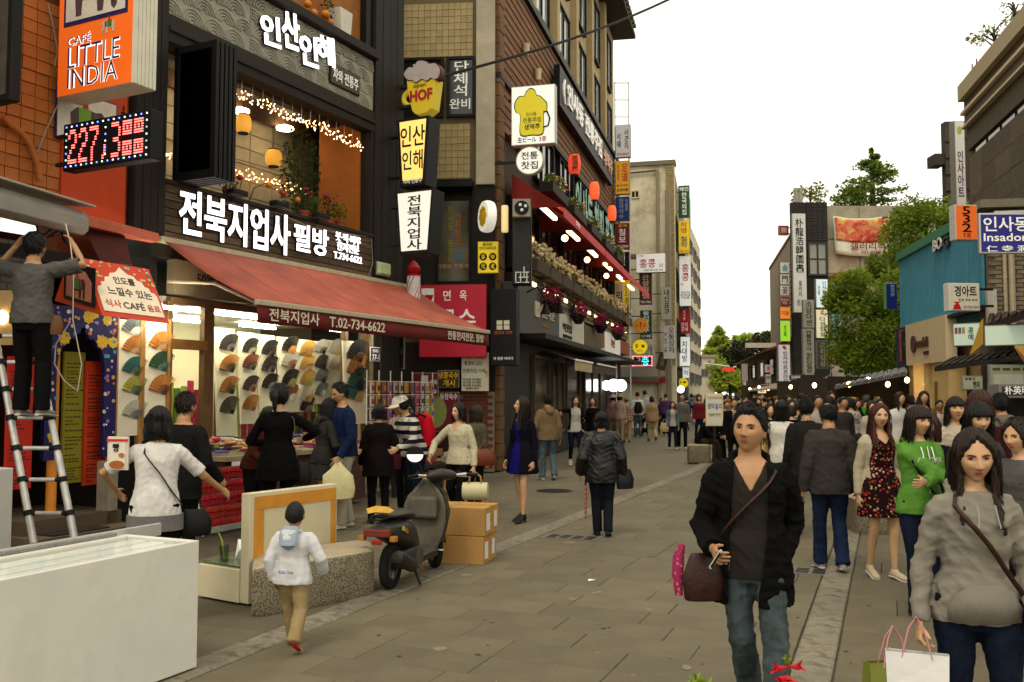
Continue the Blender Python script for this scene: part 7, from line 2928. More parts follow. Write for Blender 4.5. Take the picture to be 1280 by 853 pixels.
for l,r_,Y_,c_ in(('small yellow lit menu panel over the stalls under the blue grey canopy',(1039,484,1047,493),23,(.75,.5,.04)),('small white lit menu panel next to the yellow one over the stalls',(1049,484,1061,492),23,(.75,.7,.6)),('small orange lit panel above the crowd under the brown canopy',(1018,486,1030,493),31,(.7,.22,.03)),('small pink lit panel at the far stalls',(972,485,980,491),43,(.6,.2,.3)),('small cream lit panel at the far stalls',(947,486,958,492),45,(.7,.6,.35))):
 sign(l,r_,Y_,RZR,th=.08,face=glow(c_,.7),name='lit_sign',cat='sign',texts=(('메뉴',.2,.25,.8,.75,K_),),post=True)
g=thing('traffic_light','small red traffic sign arm hanging across the street end','traffic light',None,P(911,462,92))
mb=MB()
mb.box(-.6,0,-.16,.6,.2,.16,glow((.6,.03,.02),.3))
mb.build('panel',g)
mb=MB()
mb.tube([(-2.4,.1,.6),(1.6,.1,.1)],.08,STEEL,6)
mb.tube([(1.6,.1,.4),(1.6,.1,-4.1)],.1,STEEL,6)
mb.build('pole',g)
# --- right side, near: teal building and shops
p=P(1228,400,17.2)
RT=Frame(p.x,p.y,-(math.pi/2+H_RT))
rx_=lambda px,py=400,off=0.0:RT.loc(px,py,off)[0]
rz_=lambda px,py,off=0.0:RT.loc(px,py,off)[1]
TEAL=M((.09,.29,.37),.5,.12,2,.08,30,metal=.2)
tl=thing('teal_building','low building clad in teal corrugated metal with cream fascia on the right side','building',RT,(0,0,0))
xa_,xb_=rx_(1125),rx_(1229)
zt_,zb_=rz_(1170,301),rz_(1170,401)
mb=MB()
mb.box(xa_,.1,2.9,xb_,6,zt_,M((.03,.13,.15),.7))
mb.box(xa_,.4,0,xb_,6,2.9,M((.45,.34,.18),.8,.1))
mb.build('wall',tl)
n=62
for k_ in range(n):
 a=xa_+(xb_-xa_)*k_/n
 b=xa_+(xb_-xa_)*(k_+1)/n
 mb=MB()
 w_=b-a
 mb.add([(a,.05,zb_),(a+w_*.25,-.0,zb_),(a+w_*.6,-.0,zb_),(b,.05,zb_),(a,.05,zt_),(a+w_*.25,-.0,zt_),(a+w_*.6,-.0,zt_),(b,.05,zt_)],[(0,1,5,4),(1,2,6,5),(2,3,7,6)],TEAL)
 mb.build('cladding_strip',tl)
mb=MB()
mb.box(xa_-.05,-.06,zt_,xb_,.3,zt_+.20,M((.05,.26,.15),.5,.1))
mb.build('green_trim',tl)
mb=MB()
mb.box(xa_,-.08,zb_-.03,xb_,.2,zb_+.03,DARKM)
mb.build('lower_trim',tl)
letters('pair of white raised letters on the teal cladding','BO',1170,298,1181,313,depth=.08,y=-.03,mat=SM((.7,.68,.6)),fr=RT)
letters('single dark raised letter on the teal cladding','G',1182,296,1189,309,depth=.08,y=-.03,mat=SM((.08,.12,.13)),fr=RT)
x0_,x1_=rx_(1138),rx_(1189)
zc1,zc0=rz_(1160,400),rz_(1160,455)
g=thing('cream_fascia','cream shop fascia with dark round logo and lettering under the teal wall','sign',RT,(0,0,0))
CRF=M((.62,.52,.34),.6,.06)
mb=MB()
mb.box(x0_,-.12,zc0,x1_,.1,zc1-.02,CRF)
mb.build('panel',g)
mb=MB()
BRN=SM((.10,.035,.03))
cx2=x0_+(x1_-x0_)*.24
mb.prism([(cx2+math.cos(t)*.20,(zc0+zc1)/2-.02+math.sin(t)*.20)for t in np.linspace(0,6.28,20)[:-1]],-.16,-.12,BRN)
put_text(mb,'nsadeli',cx2+.25,(zc0+zc1)/2-.12,cx2+1.15,(zc0+zc1)/2+.10,-.12,.04,BRN)
put_text(mb,'인사델리',cx2+.8,(zc0+zc1)/2-.30,cx2+1.15,(zc0+zc1)/2-.22,-.12,.03,BRN)
mb.build('lettering',g)
mb=MB()
for a,b in((1139,1145),(1158,1164),(1168,1189)):
 mb.box(rx_(a,480),-.05,0,rx_(b,480),.3,zc0,M((.58,.44,.22),.7,.1))
mb.box(x0_,.35,.8,x1_,.42,1.9,M((.5,.36,.18),.7))
mb.build('pillar',tl)
mb=MB()
mb.box(rx_(1146,480),.2,1.55,rx_(1157,480),.24,1.62,glow((1,.95,.85),4))
mb.box(rx_(1146,480),.3,zc0-.35,rx_(1157,480),.34,zc0-.1,glow((1,.8,.75),1))
mb.build('shelf_light',tl)
mb=MB()
mb.box(rx_(1172,480),-.07,.4,rx_(1175,480),-.05,2.0,M((.25,.12,.04),.6))
mb.build('door_handle',tl)
mb=MB()
mb.box(xa_-.02,-.1,0,rx_(1138,480),.3,zb_,M((.02,.03,.10),.6,.2))
mb.build('navy_pier',tl)
sign('dark poster panel with figures at the far edge of the cream fascia',(1126,413,1137,452),22.3,R(2),th=.1,face=M((.04,.035,.035),.5,.3),casing=M((.3,.08,.05),.6),texts=(('한지',.3,.3,.7,.6,SM((.3,.25,.25))),),name='poster',cat='poster')
sign('navy blue vertical sign with pale letters at the far end of the teal wall',(1107,354,1122,387),24.0,R(2),th=.15,face=SM((.025,.04,.20)),casing=M((.15,.35,.1),.5),texts=(('한국관',.4,.06,.75,.5,SM((.3,.4,.5)),True),),bracket=('R',.4))
sign('orange projecting sign with three black brush numerals over the teal wall',(1194,256,1222,300),16.6,R(5),th=.2,face=glow((.70,.13,.02),.25),casing=M((.5,.5,.48),.5),texts=(('5',.28,.05,.72,.28,K_),('3',.28,.29,.72,.52,K_),('2',.28,.53,.72,.78,K_),('대',.3,.80,.7,.94,SM((.25,.05,.02)))),bracket=('R',.3))
sign('white projecting sign with a red pouch picture',(1186,354,1225,389),16.4,R(5),th=.18,face=SM((.66,.62,.52)),casing=M((.55,.54,.5),.5),texts=(('경아트',.18,.10,.88,.48,K_),('전통 매듭 공예',.3,.56,.9,.64,SM((.3,.28,.22))),('02-720-4563',.45,.80,.95,.9,SM((.3,.28,.22)))),bracket=('R',.3),extra=lambda r,a,b,h,f:[m_.prism([(a+(b-a)*u,h*v)for u,v in((.12,.06),(.38,.06),(.34,.20),(.28,.27),(.36,.33),(.14,.33),(.22,.27),(.15,.20))],-.012,-.006,REDT)and m_.build('pouch_picture',r)for m_ in[MB()]])
ns=thing('brick_shop','narrow grey brick shop wall with pipes and dark lean-to roofs at the right edge','building',Frame(p.x,p.y,-H_RT),(0.02,-.13,0))
GBR=M((.26,.22,.16),.85,.25,6,.3)
mb=MB()
mb.box(.05,.06,0,4,.5,5.2,M((.16,.14,.105),.9))
mb.build('wall',ns)
bb=MB()
bb.box(-.115,-.02,-.034,.115,.03,.034,GBR)
b0=bb.build('brick',ns,bevel=.004)
k_=0
for r_ in range(24):
 for c_ in range(5):
  o=b0 if k_==0 else dup(b0,parent=ns)
  o.location=(.2+c_*.245+(r_%2)*.12,.055+rnd.uniform(-.004,.004),3.0+r_*.083)
  k_+=1
mb=MB()
for x,r_ in((.34,.035),(.46,.055)):
 mb.tube([(x,-.04,2.6),(x,-.04,5.1)],r_,M((.42,.37,.26),.5),8)
mb.build('drain_pipe',ns,smooth=True)
mb=MB()
mb.box(.0,-.12,P(1228,384,17.2).z-.5,.16,.0,P(1228,364,17.2).z,M((.5,.48,.42),.5))
mb.build('meter_box',ns)
mb=MB()
mb.box(-.15,-.35,P(1240,263,17).z,4,.2,P(1240,253,17).z,M((.24,.22,.17),.5))
mb.box(.1,-.3,P(1240,270,17).z,4,.1,P(1240,267,17).z,WHITE)
mb.build('gutter',ns)
def slabroof(label,pts,th,mat,name='lean_to_roof',cat='roof',deck=0):
 o=pts[0]
 g=thing(name,label,cat,None,o)
 mb=MB()
 V=[q-o for q in pts]+[q-o-Vector((0,0,th))for q in pts]
 n=len(pts)
 mb.add(V,[tuple(range(n)),tuple(range(2*n-1,n-1,-1))]+[(i,i+n,(i+1)%n+n,(i+1)%n)for i in range(n)],mat)
 mb.build('deck',g)
 if deck:
  for i in range(deck):
   t0_,t1_=(i+.1)/deck,(i+.75)/deck
   mb=MB()
   a,b=V[0].lerp(V[1],t0_),V[0].lerp(V[1],t1_)
   d_,c_=V[3].lerp(V[2],t0_),V[3].lerp(V[2],t1_)
   u=Vector((0,0,.03))
   mb.add([a+u*.2,b+u*.2,c_+u*.2,d_+u*.2,a+u,b+u,c_+u,d_+u],[(4,5,6,7),(0,1,5,4),(2,3,7,6),(1,2,6,5),(3,0,4,7)],mat)
   mb.build('roof_batten',g)
 return g
DR=M((.055,.036,.026),.75,.3,5,.3)
slabroof('dark sloping roof over the near right shop',[P(1232,408,14.6),P(1330,372,12.4),P(1330,385,14.6),P(1236,394,17.0)],.10,DR,deck=9)
slabroof('low black corrugated canopy in front of the cream shop',[P(1168,460,16.6),P(1300,440,13.0),P(1300,436,15.0),P(1190,448,18.6)],.07,M((.045,.038,.03),.8,.3),'shop_canopy','canopy',12)
slabroof('blue grey sheet canopy over the lit stalls on the right',[P(1043,484,21.5),P(1134,466,20.0),P(1134,459,22.5),P(1052,475,25.5)],.06,M((.16,.165,.16),.5,.2),'stall_canopy','canopy',10)
slabroof('brown wooden stall canopy further along the right side',[P(1012,485,30),P(1040,473,28),P(1040,468,31),P(1016,480,34)],.07,M((.2,.12,.06),.7,.2),'stall_canopy','canopy',6)
slabroof('pale fabric canopy over the stalls by the old house',[P(936,488,44),P(985,484,42),P(985,478,46),P(940,482,50)],.06,M((.3,.27,.2),.8,.2),'stall_canopy','canopy',0)
slabroof('yellow triangular cloth hanging at the roof corner of the near right shop',[P(1213,441,15.2),P(1229,428,15.0),P(1229,398,15.0),P(1226,402,15.1)],.03,M((.45,.30,.06),.7,.15),'cloth_flap','cloth')
slabroof('orange brown cloth corner at the right edge under the roof',[P(1268,432,12.6),P(1300,432,12.3),P(1300,470,12.2),P(1288,462,12.4)],.03,M((.40,.24,.08),.7,.15),'cloth_flap','cloth')
GRL=glow((.46,.56,.44),.2)
sign('pale green lit shop sign with coloured squares under the teal wall',(1191,404,1226,433),16.3,-(math.pi/2+H_RT)+R(60),th=.12,face=GRL,texts=(('공예',.55,.2,.75,.75,K_,True),),extra=lambda r,a,b,h,f:[[m_.box(a+(b-a)*u,-.012,h*.55,a+(b-a)*(u+.1),-.006,h*.82,M(c_,.6))for u,c_ in((.08,(.4,.06,.04)),(.21,(.05,.2,.3)),(.34,(.5,.25,.03)))]and None or m_.build('colour_square',r)for m_ in[MB()]])
sign('long pale green lit fascia sign under the dark roof at the right edge',(1230,405,1330,432),13.8,-R(38),th=.12,face=GRL,texts=(('전통공예 한지',.55,.3,.8,.7,REDT),))
sign('pale green easel sign with dark brush marks outside the right shop',(1203,470,1229,488),14.8,R(6),th=.05,face=M((.45,.50,.36),.6),texts=(('한지',.5,.35,.8,.85,K_),),post=True,name='easel_sign',extra=lambda r,a,b,h,f:[[m_.box(a+(b-a)*u,-.012,h*.72,a+(b-a)*(u+.12),-.006,h*.88,M(c_,.6))for u,c_ in((.12,(.3,.05,.03)),(.3,(.05,.1,.12)),(.48,(.4,.15,.03)))]and None or m_.build('colour_square',r)for m_ in[MB()]])
def notice_extra(root,a,b,h,f):
 m_=MB()
 for i in range(7):
  m_.box(a+(b-a)*(.04+i*.135),-.012,h*.82,a+(b-a)*(.14+i*.135),-.006,h*.9,M((.12,.08,.05),.6))
 m_.build('photo_row',root)
 m_=MB()
 m_.box(a+(b-a)*.05,-.012,h*.1,a+(b-a)*.45,-.006,h*.7,M((.4,.4,.34),.6))
 m_.box(a+(b-a)*.55,-.012,h*.45,a+(b-a)*.95,-.006,h*.75,M((.13,.08,.06),.6))
 m_.build('notice_sheet',root)
sign('large greenish notice board with a row of photos at the right edge',(1237,456,1330,497),13.6,R(4),th=.06,face=M((.30,.34,.22),.6),extra=notice_extra,name='notice_board',cat='notice board',post=True)
sign('dark stall sign with white characters at the right edge',(1249,480,1330,498),13.2,R(4),th=.3,face=M((.06,.055,.05),.6),texts=(('朴英明家',.08,.15,.6,.75,W_),),post=True,casing=M((.2,.19,.17),.6),rim=.04)
sign('blue street name sign 인사동6길 Insadong 6-gil hanging at the right edge',(1224,266,1352,317),12.5,-R(2),th=.06,face=SM((.025,.025,.22)),casing=M((.45,.43,.4),.4,metal=.4),texts=(('인사동6길',.04,.10,.72,.46,W_),('Insadong 6-gil',.04,.50,.82,.76,W_),('仁 寺 洞 6 街',.06,.80,.72,.96,W_)),rim=.025,bracket=('R',.8))
g=thing('sign_pole','grey steel pole holding the blue street sign outside the right edge','pole',None,(P(1380,400,12.6).x+.75,12.6,0))
mb=MB()
mb.lathe([(.09,0),(.08,5.2),(.05,5.25)],STEEL,14)
mb.build('pole',g,smooth=True)
mb=MB()
mb.box(.15,-.6,0,4,.0,2.7,M((.05,.04,.03),.8,.3))
mb.build('shopfront',ns)
for i,(px,Y,l)in enumerate(((1060,24,'lit stall with yellow goods and small lamps under the blue grey canopy'),(1108,21.5,'lit stall with golden goods next to the navy pier'),(1022,30,'small lit stall under the brown canopy'),(960,45,'far lit stall under the pale canopy'))):
 q_=P(px,500,Y)
 g=thing('market_stall',l,'stall',None,(q_.x,q_.y,0))
 mb=MB()
 mb.box(-1.0,-.3,0,1.0,.5,.85,M((.16,.10,.05),.7,.3))
 mb.box(-1.05,-.4,.85,1.05,.55,.9,M((.3,.2,.1),.6))
 mb.box(-1.1,.7,0,1.1,.75,2.15,M((.05,.036,.024),.8,.3))
 mb.build('counter',g)
 qq=random.Random(i)
 for k_ in range(26):
  mb=MB()
  a=qq.uniform(.04,.1)
  mb.lathe([(a*.8,0),(a,a),(a*.6,a*2.2)],M(((.5,.35,.08),(.45,.1,.05),(.5,.45,.35),(.12,.2,.12),(.35,.05,.15))[k_%5],.5,.2),7)
  o=mb.build('stall_goods',loc=(q_.x+qq.uniform(-.95,.95),q_.y+qq.uniform(-.35,.6),.9+qq.choice((0,.3,.55))))
  tag(o,'small %s item set out on the %s'%(('golden','rust red','cream','green','pink')[k_%5],' '.join(l.split()[:6])),'goods','goods on the lit market stalls')
 for k_ in range(5):
  mb=MB()
  mb.ball((0,0,0),.06,.06,.07,glow((1,(.75,.8,.6)[k_%3],(.3,.5,.2)[k_%3]),9),8)
  mb.tube([(0,0,.06),(0,0,.35)],.008,BLACKM,4)
  o=mb.build('stall_lamp',loc=(q_.x-.9+k_*.45,q_.y-.1,1.95+.1*(k_%2)))
  tag(o,'bulb %d from the left in the %s'%(k_+1,' '.join(l.split()[:6])),'lamp','bulbs of the lit market stalls')
  # --- tall buildings behind on the right
p=P(1207,200,24)
TR=Frame(p.x,p.y,-(math.pi/2+R(12)))
trz=lambda px,py:TR.loc(px,py)[1]
ZT=trz(1207,105)
tg=thing('stone_tower','tall grey stone clad building with stepped parapet at the top right','building',TR,(0,0,0))
STN=M((.155,.125,.085),.8,.35,9,.6,16,stretch=(1,1,1))
mb=MB()
mb.box(0,.15,0,14,9,ZT,STN)
mb.build('wall',tg)
zz=[0,3.2,5.2,ZT*.82]
for r_ in range(9):
 for c_ in range(12):
  z0=3.0+r_*.55
  if z0+.5<trz(1220,118)-.2:
   mb=MB()
   mb.box(c_*1.1+.006,.09-rnd.uniform(0,.008),z0+.004,c_*1.1+1.094,.15,z0+.546,STN)
   mb.build('stone_panel',tg)
zp=trz(1222,122)
for z0,z1,d,m_ in((ZT-.42,ZT,.25,M((.40,.34,.22),.7,.1)),(ZT-1.1,ZT-.42,.10,STN),(ZT-1.16,ZT-1.1,.18,CREAM),(ZT-1.75,ZT-1.16,.05,STN),(zp-.10,zp-.02,.2,CREAM)):
 mb=MB()
 mb.box(-.02,-d+.1,z0,14,.16,z1,m_)
 mb.build('parapet',tg)
for k_ in range(12):
 mb=MB()
 mb.box(.5+k_*1.1,.12,ZT-2.4,1.4+k_*1.1,.152,ZT-1.8,DGLASS)
 mb.build('window',tg)
leaf_tree('leafy branches growing over the parapet of the stone tower',1243,24,60,22.6,.45,(GR1,M((.2,.17,.05),.6,.3)),31,420,.045,'shrub',base=ZT-.1,gap=1.1,cat='shrub')
leaf_tree('sparse twig with a few leaves at the top right corner',1268,2,22,20.5,.25,(GR1,M((.2,.17,.05),.6,.3)),32,90,.04,'shrub',base=ZT-.1,gap=1.1,cat='shrub')
mb=MB()
for x in(.1,.5):
 mb.tube([(x,.2,ZT),(x,.2,ZT+.55)],.02,M((.2,.1,.2),.6),5)
mb.build('antenna',tg)
p0,p1=P(1181,152,30),P(1194,152,30)
g=thing('ribbed_tower','dark ribbed stair tower edge left of the white vertical sign','building',None,(p0.x,30,0))
mb=MB()
mb.box(0,0,0,p1.x-p0.x+2,.3,p0.z,M((.075,.06,.045),.7))
mb.build('wall',g)
mb=MB()
for k_ in range(14):
 z=4+k_*.55
 if z+.45<p0.z:
  mb.box(-.03,-.05,z,p1.x-p0.x+.02,0,z+.45,M((.085,.07,.05),.7))
mb.box(-.35,0,P(1181,206,30).z,0,.6,P(1181,192,30).z,M((.06,.05,.04),.7))
mb.build('rib',g)
sign('tall white vertical sign with purple letters beside the stone tower',(1194,151,1207,258),27,R(3),th=.3,face=SM((.60,.57,.52)),texts=(('인사아트',.2,.26,.8,.98,SM((.10,.04,.18)),True),('●',.25,.06,.7,.17,SM((.35,.4,.05)))),bracket=('R',.3))
# --- white display chests
CH=M((.60,.585,.53),.45,.07,2,.03,30,kind='blotch',col2=(.565,.55,.495),p=2.2)
CHI=M((.78,.78,.75),.35,.05)
def chest(label,c,u_ang,ln,wd,h,lid=True):
 """c = near right bottom corner; length runs back to the left along the street"""
 fr=Frame(c.x,c.y,u_ang)
 g=thing('display_chest',label,'display chest',fr,(0,0,0))
 mb=MB()
 mb.box(-ln,0,.02,0,.03,h,CH)
 mb.box(-ln,wd-.03,.02,0,wd,h,CH)
 mb.box(-.03,.031,.02,0,wd-.031,h,CH)
 mb.box(-ln,.031,.02,-ln+.03,wd-.031,h,CH)
 mb.box(-ln+.031,.031,.02,-.031,wd-.031,.06,CH)
 mb.build('body',g,bevel=.006)
 mb=MB()
 mb.box(-ln+.032,.032,h-.05,-.032,wd-.032,h-.035,CHI)
 for k_ in range(3):
  y=.09+k_*.16
  mb.box(-ln+.04,y,h-.0345,-.04,y+.10,h-.026+.003*k_,CHI)
 mb.build('tray',g,bevel=.004)
 mb=MB()
 mb.box(-ln+.032,.034,h-.013,-.032,wd-.05,h-.008,glass((.97,.98,.97),.08,.98))
 mb.build('glass_lid',g)
 mb=MB()
 mb.box(-ln,wd+.002,h-.05,.30,wd+.03,h+.035,M((.5,.49,.46),.3,.1,metal=.3))
 mb.box(-ln*.7,wd-.02,h+.002,-.1,wd-.002,h+.02,M((.3,.29,.27),.3,.1,metal=.6))
 mb.build('rear_rail',g,bevel=.004)
 return g
ca=G(246,838)
d0=Vector((-.57,-1.25,0))
ua=math.atan2(1.25,.57)
chest('long white display chest with glass top in the left foreground',ca,ua,4.2,.62,.81)
cb=P(17,585,8.0)
mb=MB()
g=thing('white_box','grey white box with an open lid at the left edge beyond the chest','box',Frame(cb.x,8.0,R(60)),(0,0,0))
zb_=cb.z
mb.box(-1.5,0,.02,0,.5,zb_,M((.44,.43,.40),.5,.06))
mb.build('body',g,bevel=.008)
mb=MB()
mb.add([(-1.5,.5,zb_),(0,.5,zb_),(0,.75,zb_+.25),(-1.5,.75,zb_+.25),(-1.5,.52,zb_),(0,.52,zb_),(0,.77,zb_+.25),(-1.5,.77,zb_+.25)],[(0,1,2,3),(7,6,5,4),(0,4,5,1),(1,5,6,2),(2,6,7,3),(3,7,4,0)],M((.4,.37,.33),.5))
mb.build('lid',g)
# --- orange framed panel with low bench
pa=P(311,700,7.62)
PF=Frame(pa.x,pa.y,R(57))
CRP=M((.55,.50,.36),.6,.08,3,.1)
ORF2=M((.50,.26,.05),.55,.15,6,.1)
g=thing('framed_panel','standing cream panel with a wide orange border and a low glass topped bench','display panel',PF,(0,0,0))
mb=MB()
L_,H_=1.02,.915
mb.box(0,0,.02,L_,.10,H_,CRP)
mb.build('panel',g,bevel=.005)
mb=MB()
mb.box(.05,-.008,.03,.15,-.001,H_-.14,ORF2)
mb.box(.05,-.008,H_-.138,L_-.02,-.001,H_-.03,ORF2)
mb.box(L_-.08,-.008,.03,L_-.02,-.001,H_-.14,ORF2)
mb.build('border',g)
mb=MB()
mb.box(-.012,.102,.02,L_*.6,.62,.29,CRP)
mb.build('bench',g,bevel=.005)
mb=MB()
mb.box(.02,.12,.295,L_*.6-.02,.60,.312,M((.10,.16,.09),.08,.1,spec=.8))
mb.build('glass_top',g)
cpos=PF.w(.10,.42,.312)
cup=thing('plastic_cup','clear plastic cup with a green straw on the low glass bench','cup',None,cpos)
mb=MB()
mb.lathe([(.032,0),(.045,.13),(.047,.135),(.043,.13),(.03,.006)],glass((.85,.9,.82),.05,.85),16)
mb.build('cup',cup,smooth=True)
mb=MB()
mb.tube([(0,0,.02),(-.02,.0,.17),(-.05,0,.24)],.005,M((.4,.5,.1),.4),6)
mb.build('straw',cup)
mb=MB()
mb.add([(-.05,0,0),(.06,.02,0),(.05,.06,.15),(-.04,.05,.16),(0,-.03,.08),(.03,.1,.0)],[(0,1,4),(1,2,4),(2,3,4),(3,0,4),(1,5,2),(5,3,2),(5,0,3)],WHITE)
o=mb.build('paper_bag',loc=PF.w(.26,.40,.312))
tag(o,'crumpled white paper bag beside the plastic cup','bag')
# --- granite bench
GRN=M((.30,.26,.185),.75,kind='speckle',col2=(.13,.115,.085),p=75,var=.15,sc=6,bump=.5,bsc=80)
GRN_LIT=M((.40,.345,.245),.7,kind='speckle',col2=(.28,.24,.17),p=90,var=.15,sc=5,bump=.3,bsc=80)  # paler granite for the tops: light from above put into the colour
a_,b_=G(314,774),G(468,744)
d=b_-a_
BF=Frame(a_.x,a_.y,math.atan2(d.y,d.x))
LB=d.length
def block(name,label,fr,ln,dp,h,rr=.10,curve=.05,cat='bench',top=None,side=None,shear=0):
 """stone block with a swelling front face and rounded edges"""
 mb=MB()
 nx_,prof=14,[]
 for t in np.linspace(0,math.pi/2,5):
  prof.append((rr*(1-math.sin(t))-0,h-rr*(1-math.cos(t))))
 prof=[(.02,.0),(.0,.04)]+[(0,h-rr)]+[(rr*(1-math.cos(t)),h-rr+rr*math.sin(t))for t in np.linspace(.3,math.pi/2,5)]
 prof=prof+[(dp-y,z)for y,z in prof[::-1]]
 V,n=[],len(prof)
 for i in range(nx_+1):
  u=i/nx_
  e=.5-abs(u-.5)
  sh=min(e/.06,1)
  rd=math.sqrt(max(1-(1-sh)**2,0))
  bul=-curve*(1-(2*u-1)**2)
  for y,z in prof:
   zz_=z*(.94+.06*rd)
   yy_=(y-dp/2)*(.82+.18*rd)+dp/2
   V.append((u*ln+yy_*shear,yy_+(bul if y<dp/2 else -bul),zz_))
 F=[(i*n+j,(i+1)*n+j,(i+1)*n+j+1,i*n+j+1)for i in range(nx_)for j in range(n-1)]
 top_f=[f for f in F if prof[f[0]%n][1]>h-rr*.5 and prof[f[3]%n][1]>h-rr*.5]
 sd_f=[f for f in F if f not in top_f]
 mb.add(V,sd_f,side)
 mb.add(V,top_f,top)
 mb.add(V,[tuple(range(n-1,-1,-1)),tuple(nx_*n+j for j in range(n))],side)
 o=mb.build(name,smooth=True)
 o.matrix_world=fr.m
 return tag(o,label,cat)
block('stone_bench','low speckled granite bench with rounded edges at the kerb',BF,LB,.5,.40,.05,.04,'bench',GRN_LIT,GRN,.62)
pb_=G(607,578)
block('stone_block','grey natural stone block leaning by the dark shop entrance',Frame(pb_.x-.1,pb_.y,R(28)),.75,.5,.62,.16,.08,'stone',M((.24,.22,.17),.8,.2,5,.5),M((.24,.22,.17),.8,.2,5,.5))
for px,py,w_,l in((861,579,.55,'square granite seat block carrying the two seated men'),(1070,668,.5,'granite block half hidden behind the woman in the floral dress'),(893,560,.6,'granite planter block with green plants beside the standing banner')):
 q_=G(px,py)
 block('granite_block',l,Frame(q_.x,q_.y,R(-6)),w_,.5,.45 if w_<.6 else .6,.03,.01,'bench',GRN_LIT,GRN)
q_=G(893,560)
g=thing('planter_greens','low green plants growing on the granite planter block','plant',None,(q_.x+.3,q_.y+.25,.58))
mb=MB()
leafmesh(mb,(0,0,.1),(.28,.2,.12),240,GR2,random.Random(2),.05)
mb.build('leaves',g,kind='stuff')
# --- cartons beside the scooter
CARD=M((.42,.26,.10),.75,.1,3,.1,40)
TAPE=M((.45,.27,.05),.3,.08)
LABL=M((.62,.60,.58),.6,.05)
bx_=G(604,707)
BX=Frame(bx_.x,bx_.y,-R(14))
for i,(dx,dz,l)in enumerate(((0,0,'lower large brown cardboard box of the pair beside the scooter'),(.015,.288,'upper large brown cardboard box of the pair beside the scooter'))):
 g=thing('cardboard_box',l,'box',BX,(dx,.0,dz),None,R(-1.5*i))
 mb=MB()
 mb.box(-.82,0,.002,0,.50,.284,CARD)
 mb.build('carton',g,bevel=.004)
 mb=MB()
 mb.box(-.824,.225,.282,.004,.285,.2865,TAPE)
 mb.box(.001,.225,.14,.004,.285,.2864,TAPE)
 mb.box(-.43,-.003,.20,-.37,.0,.2866,TAPE)
 mb.box(-.43,-.0025,.2845,-.37,.5,.2868,TAPE)
 mb.build('tape',g)
 mb=MB()
 mb.box(.002,.05,.05,.006,.17,.22,LABL)
 mb.box(.002,.32,.06,.006,.42,.22,LABL)
 mb.build('label',g)
 # --- scooter
s0=G(488,737)
SF=Frame(s0.x,s0.y,math.pi/2-R(17))
sc=thing('motor_scooter','dark grey worn motor scooter with round mirror parked beside the granite bench','scooter',SF,(0,0,0))
BODY=M((.050,.047,.038),.42,.35,5,.1,60)
INNER=M((.115,.10,.075),.6,.3,4,.2,40)
TYRE=M((.02,.019,.018),.85,.2,20,.3,80)
RIMM=M((.22,.21,.19),.4,.2,metal=.7)
def wheel(px_,py_,ang=0,parent=sc):
 T=Matrix.Translation((px_,py_,.215))@Matrix.Rotation(ang,4,'Z')
 mb=MB()
 mb.T=T
 n=26
 vs,fs=[],[]
 for i in range(n):
  a=2*math.pi*i/n
  for j in range(8):
   b=2*math.pi*j/8
   r_=.165+.05*math.cos(b)
   vs.append((r_*math.cos(a),.048*math.sin(b),r_*math.sin(a)))
 for i in range(n):
  for j in range(8):
   fs.append((i*8+j,((i+1)%n)*8+j,((i+1)%n)*8+(j+1)%8,i*8+(j+1)%8))
 mb.add(vs,fs,TYRE)
 w_=mb.build('wheel',parent,smooth=True)
 mb=MB()
 mb.T=T
 mb.lathe([(.125,-.03),(.125,.03)],RIMM,18,axis='y')
 for k_ in range(3):
  a=k_*2.09
  mb.tube([(0,-.035,0),(.12*math.cos(a),-.035,.12*math.sin(a))],.018,RIMM,6)
 mb.lathe([(.05,-.05),(.05,.05)],DARKM,12,axis='y')
 mb.build('rim',w_)
wheel(0,0)
FXP,STEER=1.16,R(38)
wheel(FXP,0,STEER)
def shell(secs,mat,nm,n=14,parent=sc,smooth=True,x=None):
 mb=MB()
 V,F=loft([s_[0]for s_ in secs],[s_[1]for s_ in secs],[s_[2]for s_ in secs],Vector((0,1,0)),n)
 mb.add(V,F,mat)
 return mb.build(nm,parent,smooth=smooth)
tailb=shell([((-.34,0,.60),.05,.03),((-.28,0,.585),.11,.06),((-.1,0,.56),.15,.10),((.12,0,.52),.165,.14),((.30,0,.46),.15,.15),((.40,0,.36),.13,.12),((.44,0,.30),.12,.06)],BODY,'tail_body')
shell([((-.20,0,.70),.08,.02),((-.12,0,.705),.125,.035),((.08,0,.70),.145,.045),((.28,0,.675),.13,.05),((.38,0,.64),.10,.045),((.42,0,.61),.05,.02)],M((.07,.062,.05),.55,.2,10,.15),'seat')
mb=MB()
mb.box(.38,-.17,.235,.86,.17,.275,INNER)
mb.box(.30,-.15,.18,.90,.15,.234,BODY)
mb.build('floorboard',sc,bevel=.02)
def plate(rows,mat,nm,th=.03):
 mb=MB()
 n=len(rows[0])
 V=[p for r_ in rows for p in r_]
 mb.add(V,[(i*n+j,i*n+j+1,(i+1)*n+j+1,(i+1)*n+j)for i in range(len(rows)-1)for j in range(n-1)],mat)
 o=mb.build(nm,sc,smooth=True)
 s_=o.modifiers.new('t','SOLIDIFY')
 s_.thickness=th
 return o
rows=[]
for z,x,w_ in((.22,.84,.12),(.30,.86,.18),(.42,.90,.225),(.56,.93,.245),(.70,.95,.24),(.80,.965,.20),(.88,.98,.12),(.93,.99,.05)):
 rows.append([(x-.07*(t*t)*(1 if z<.85 else .4),t*w_,z-.02*t*t)for t in np.linspace(-1,1,9)])
plate(rows,INNER,'leg_shield')
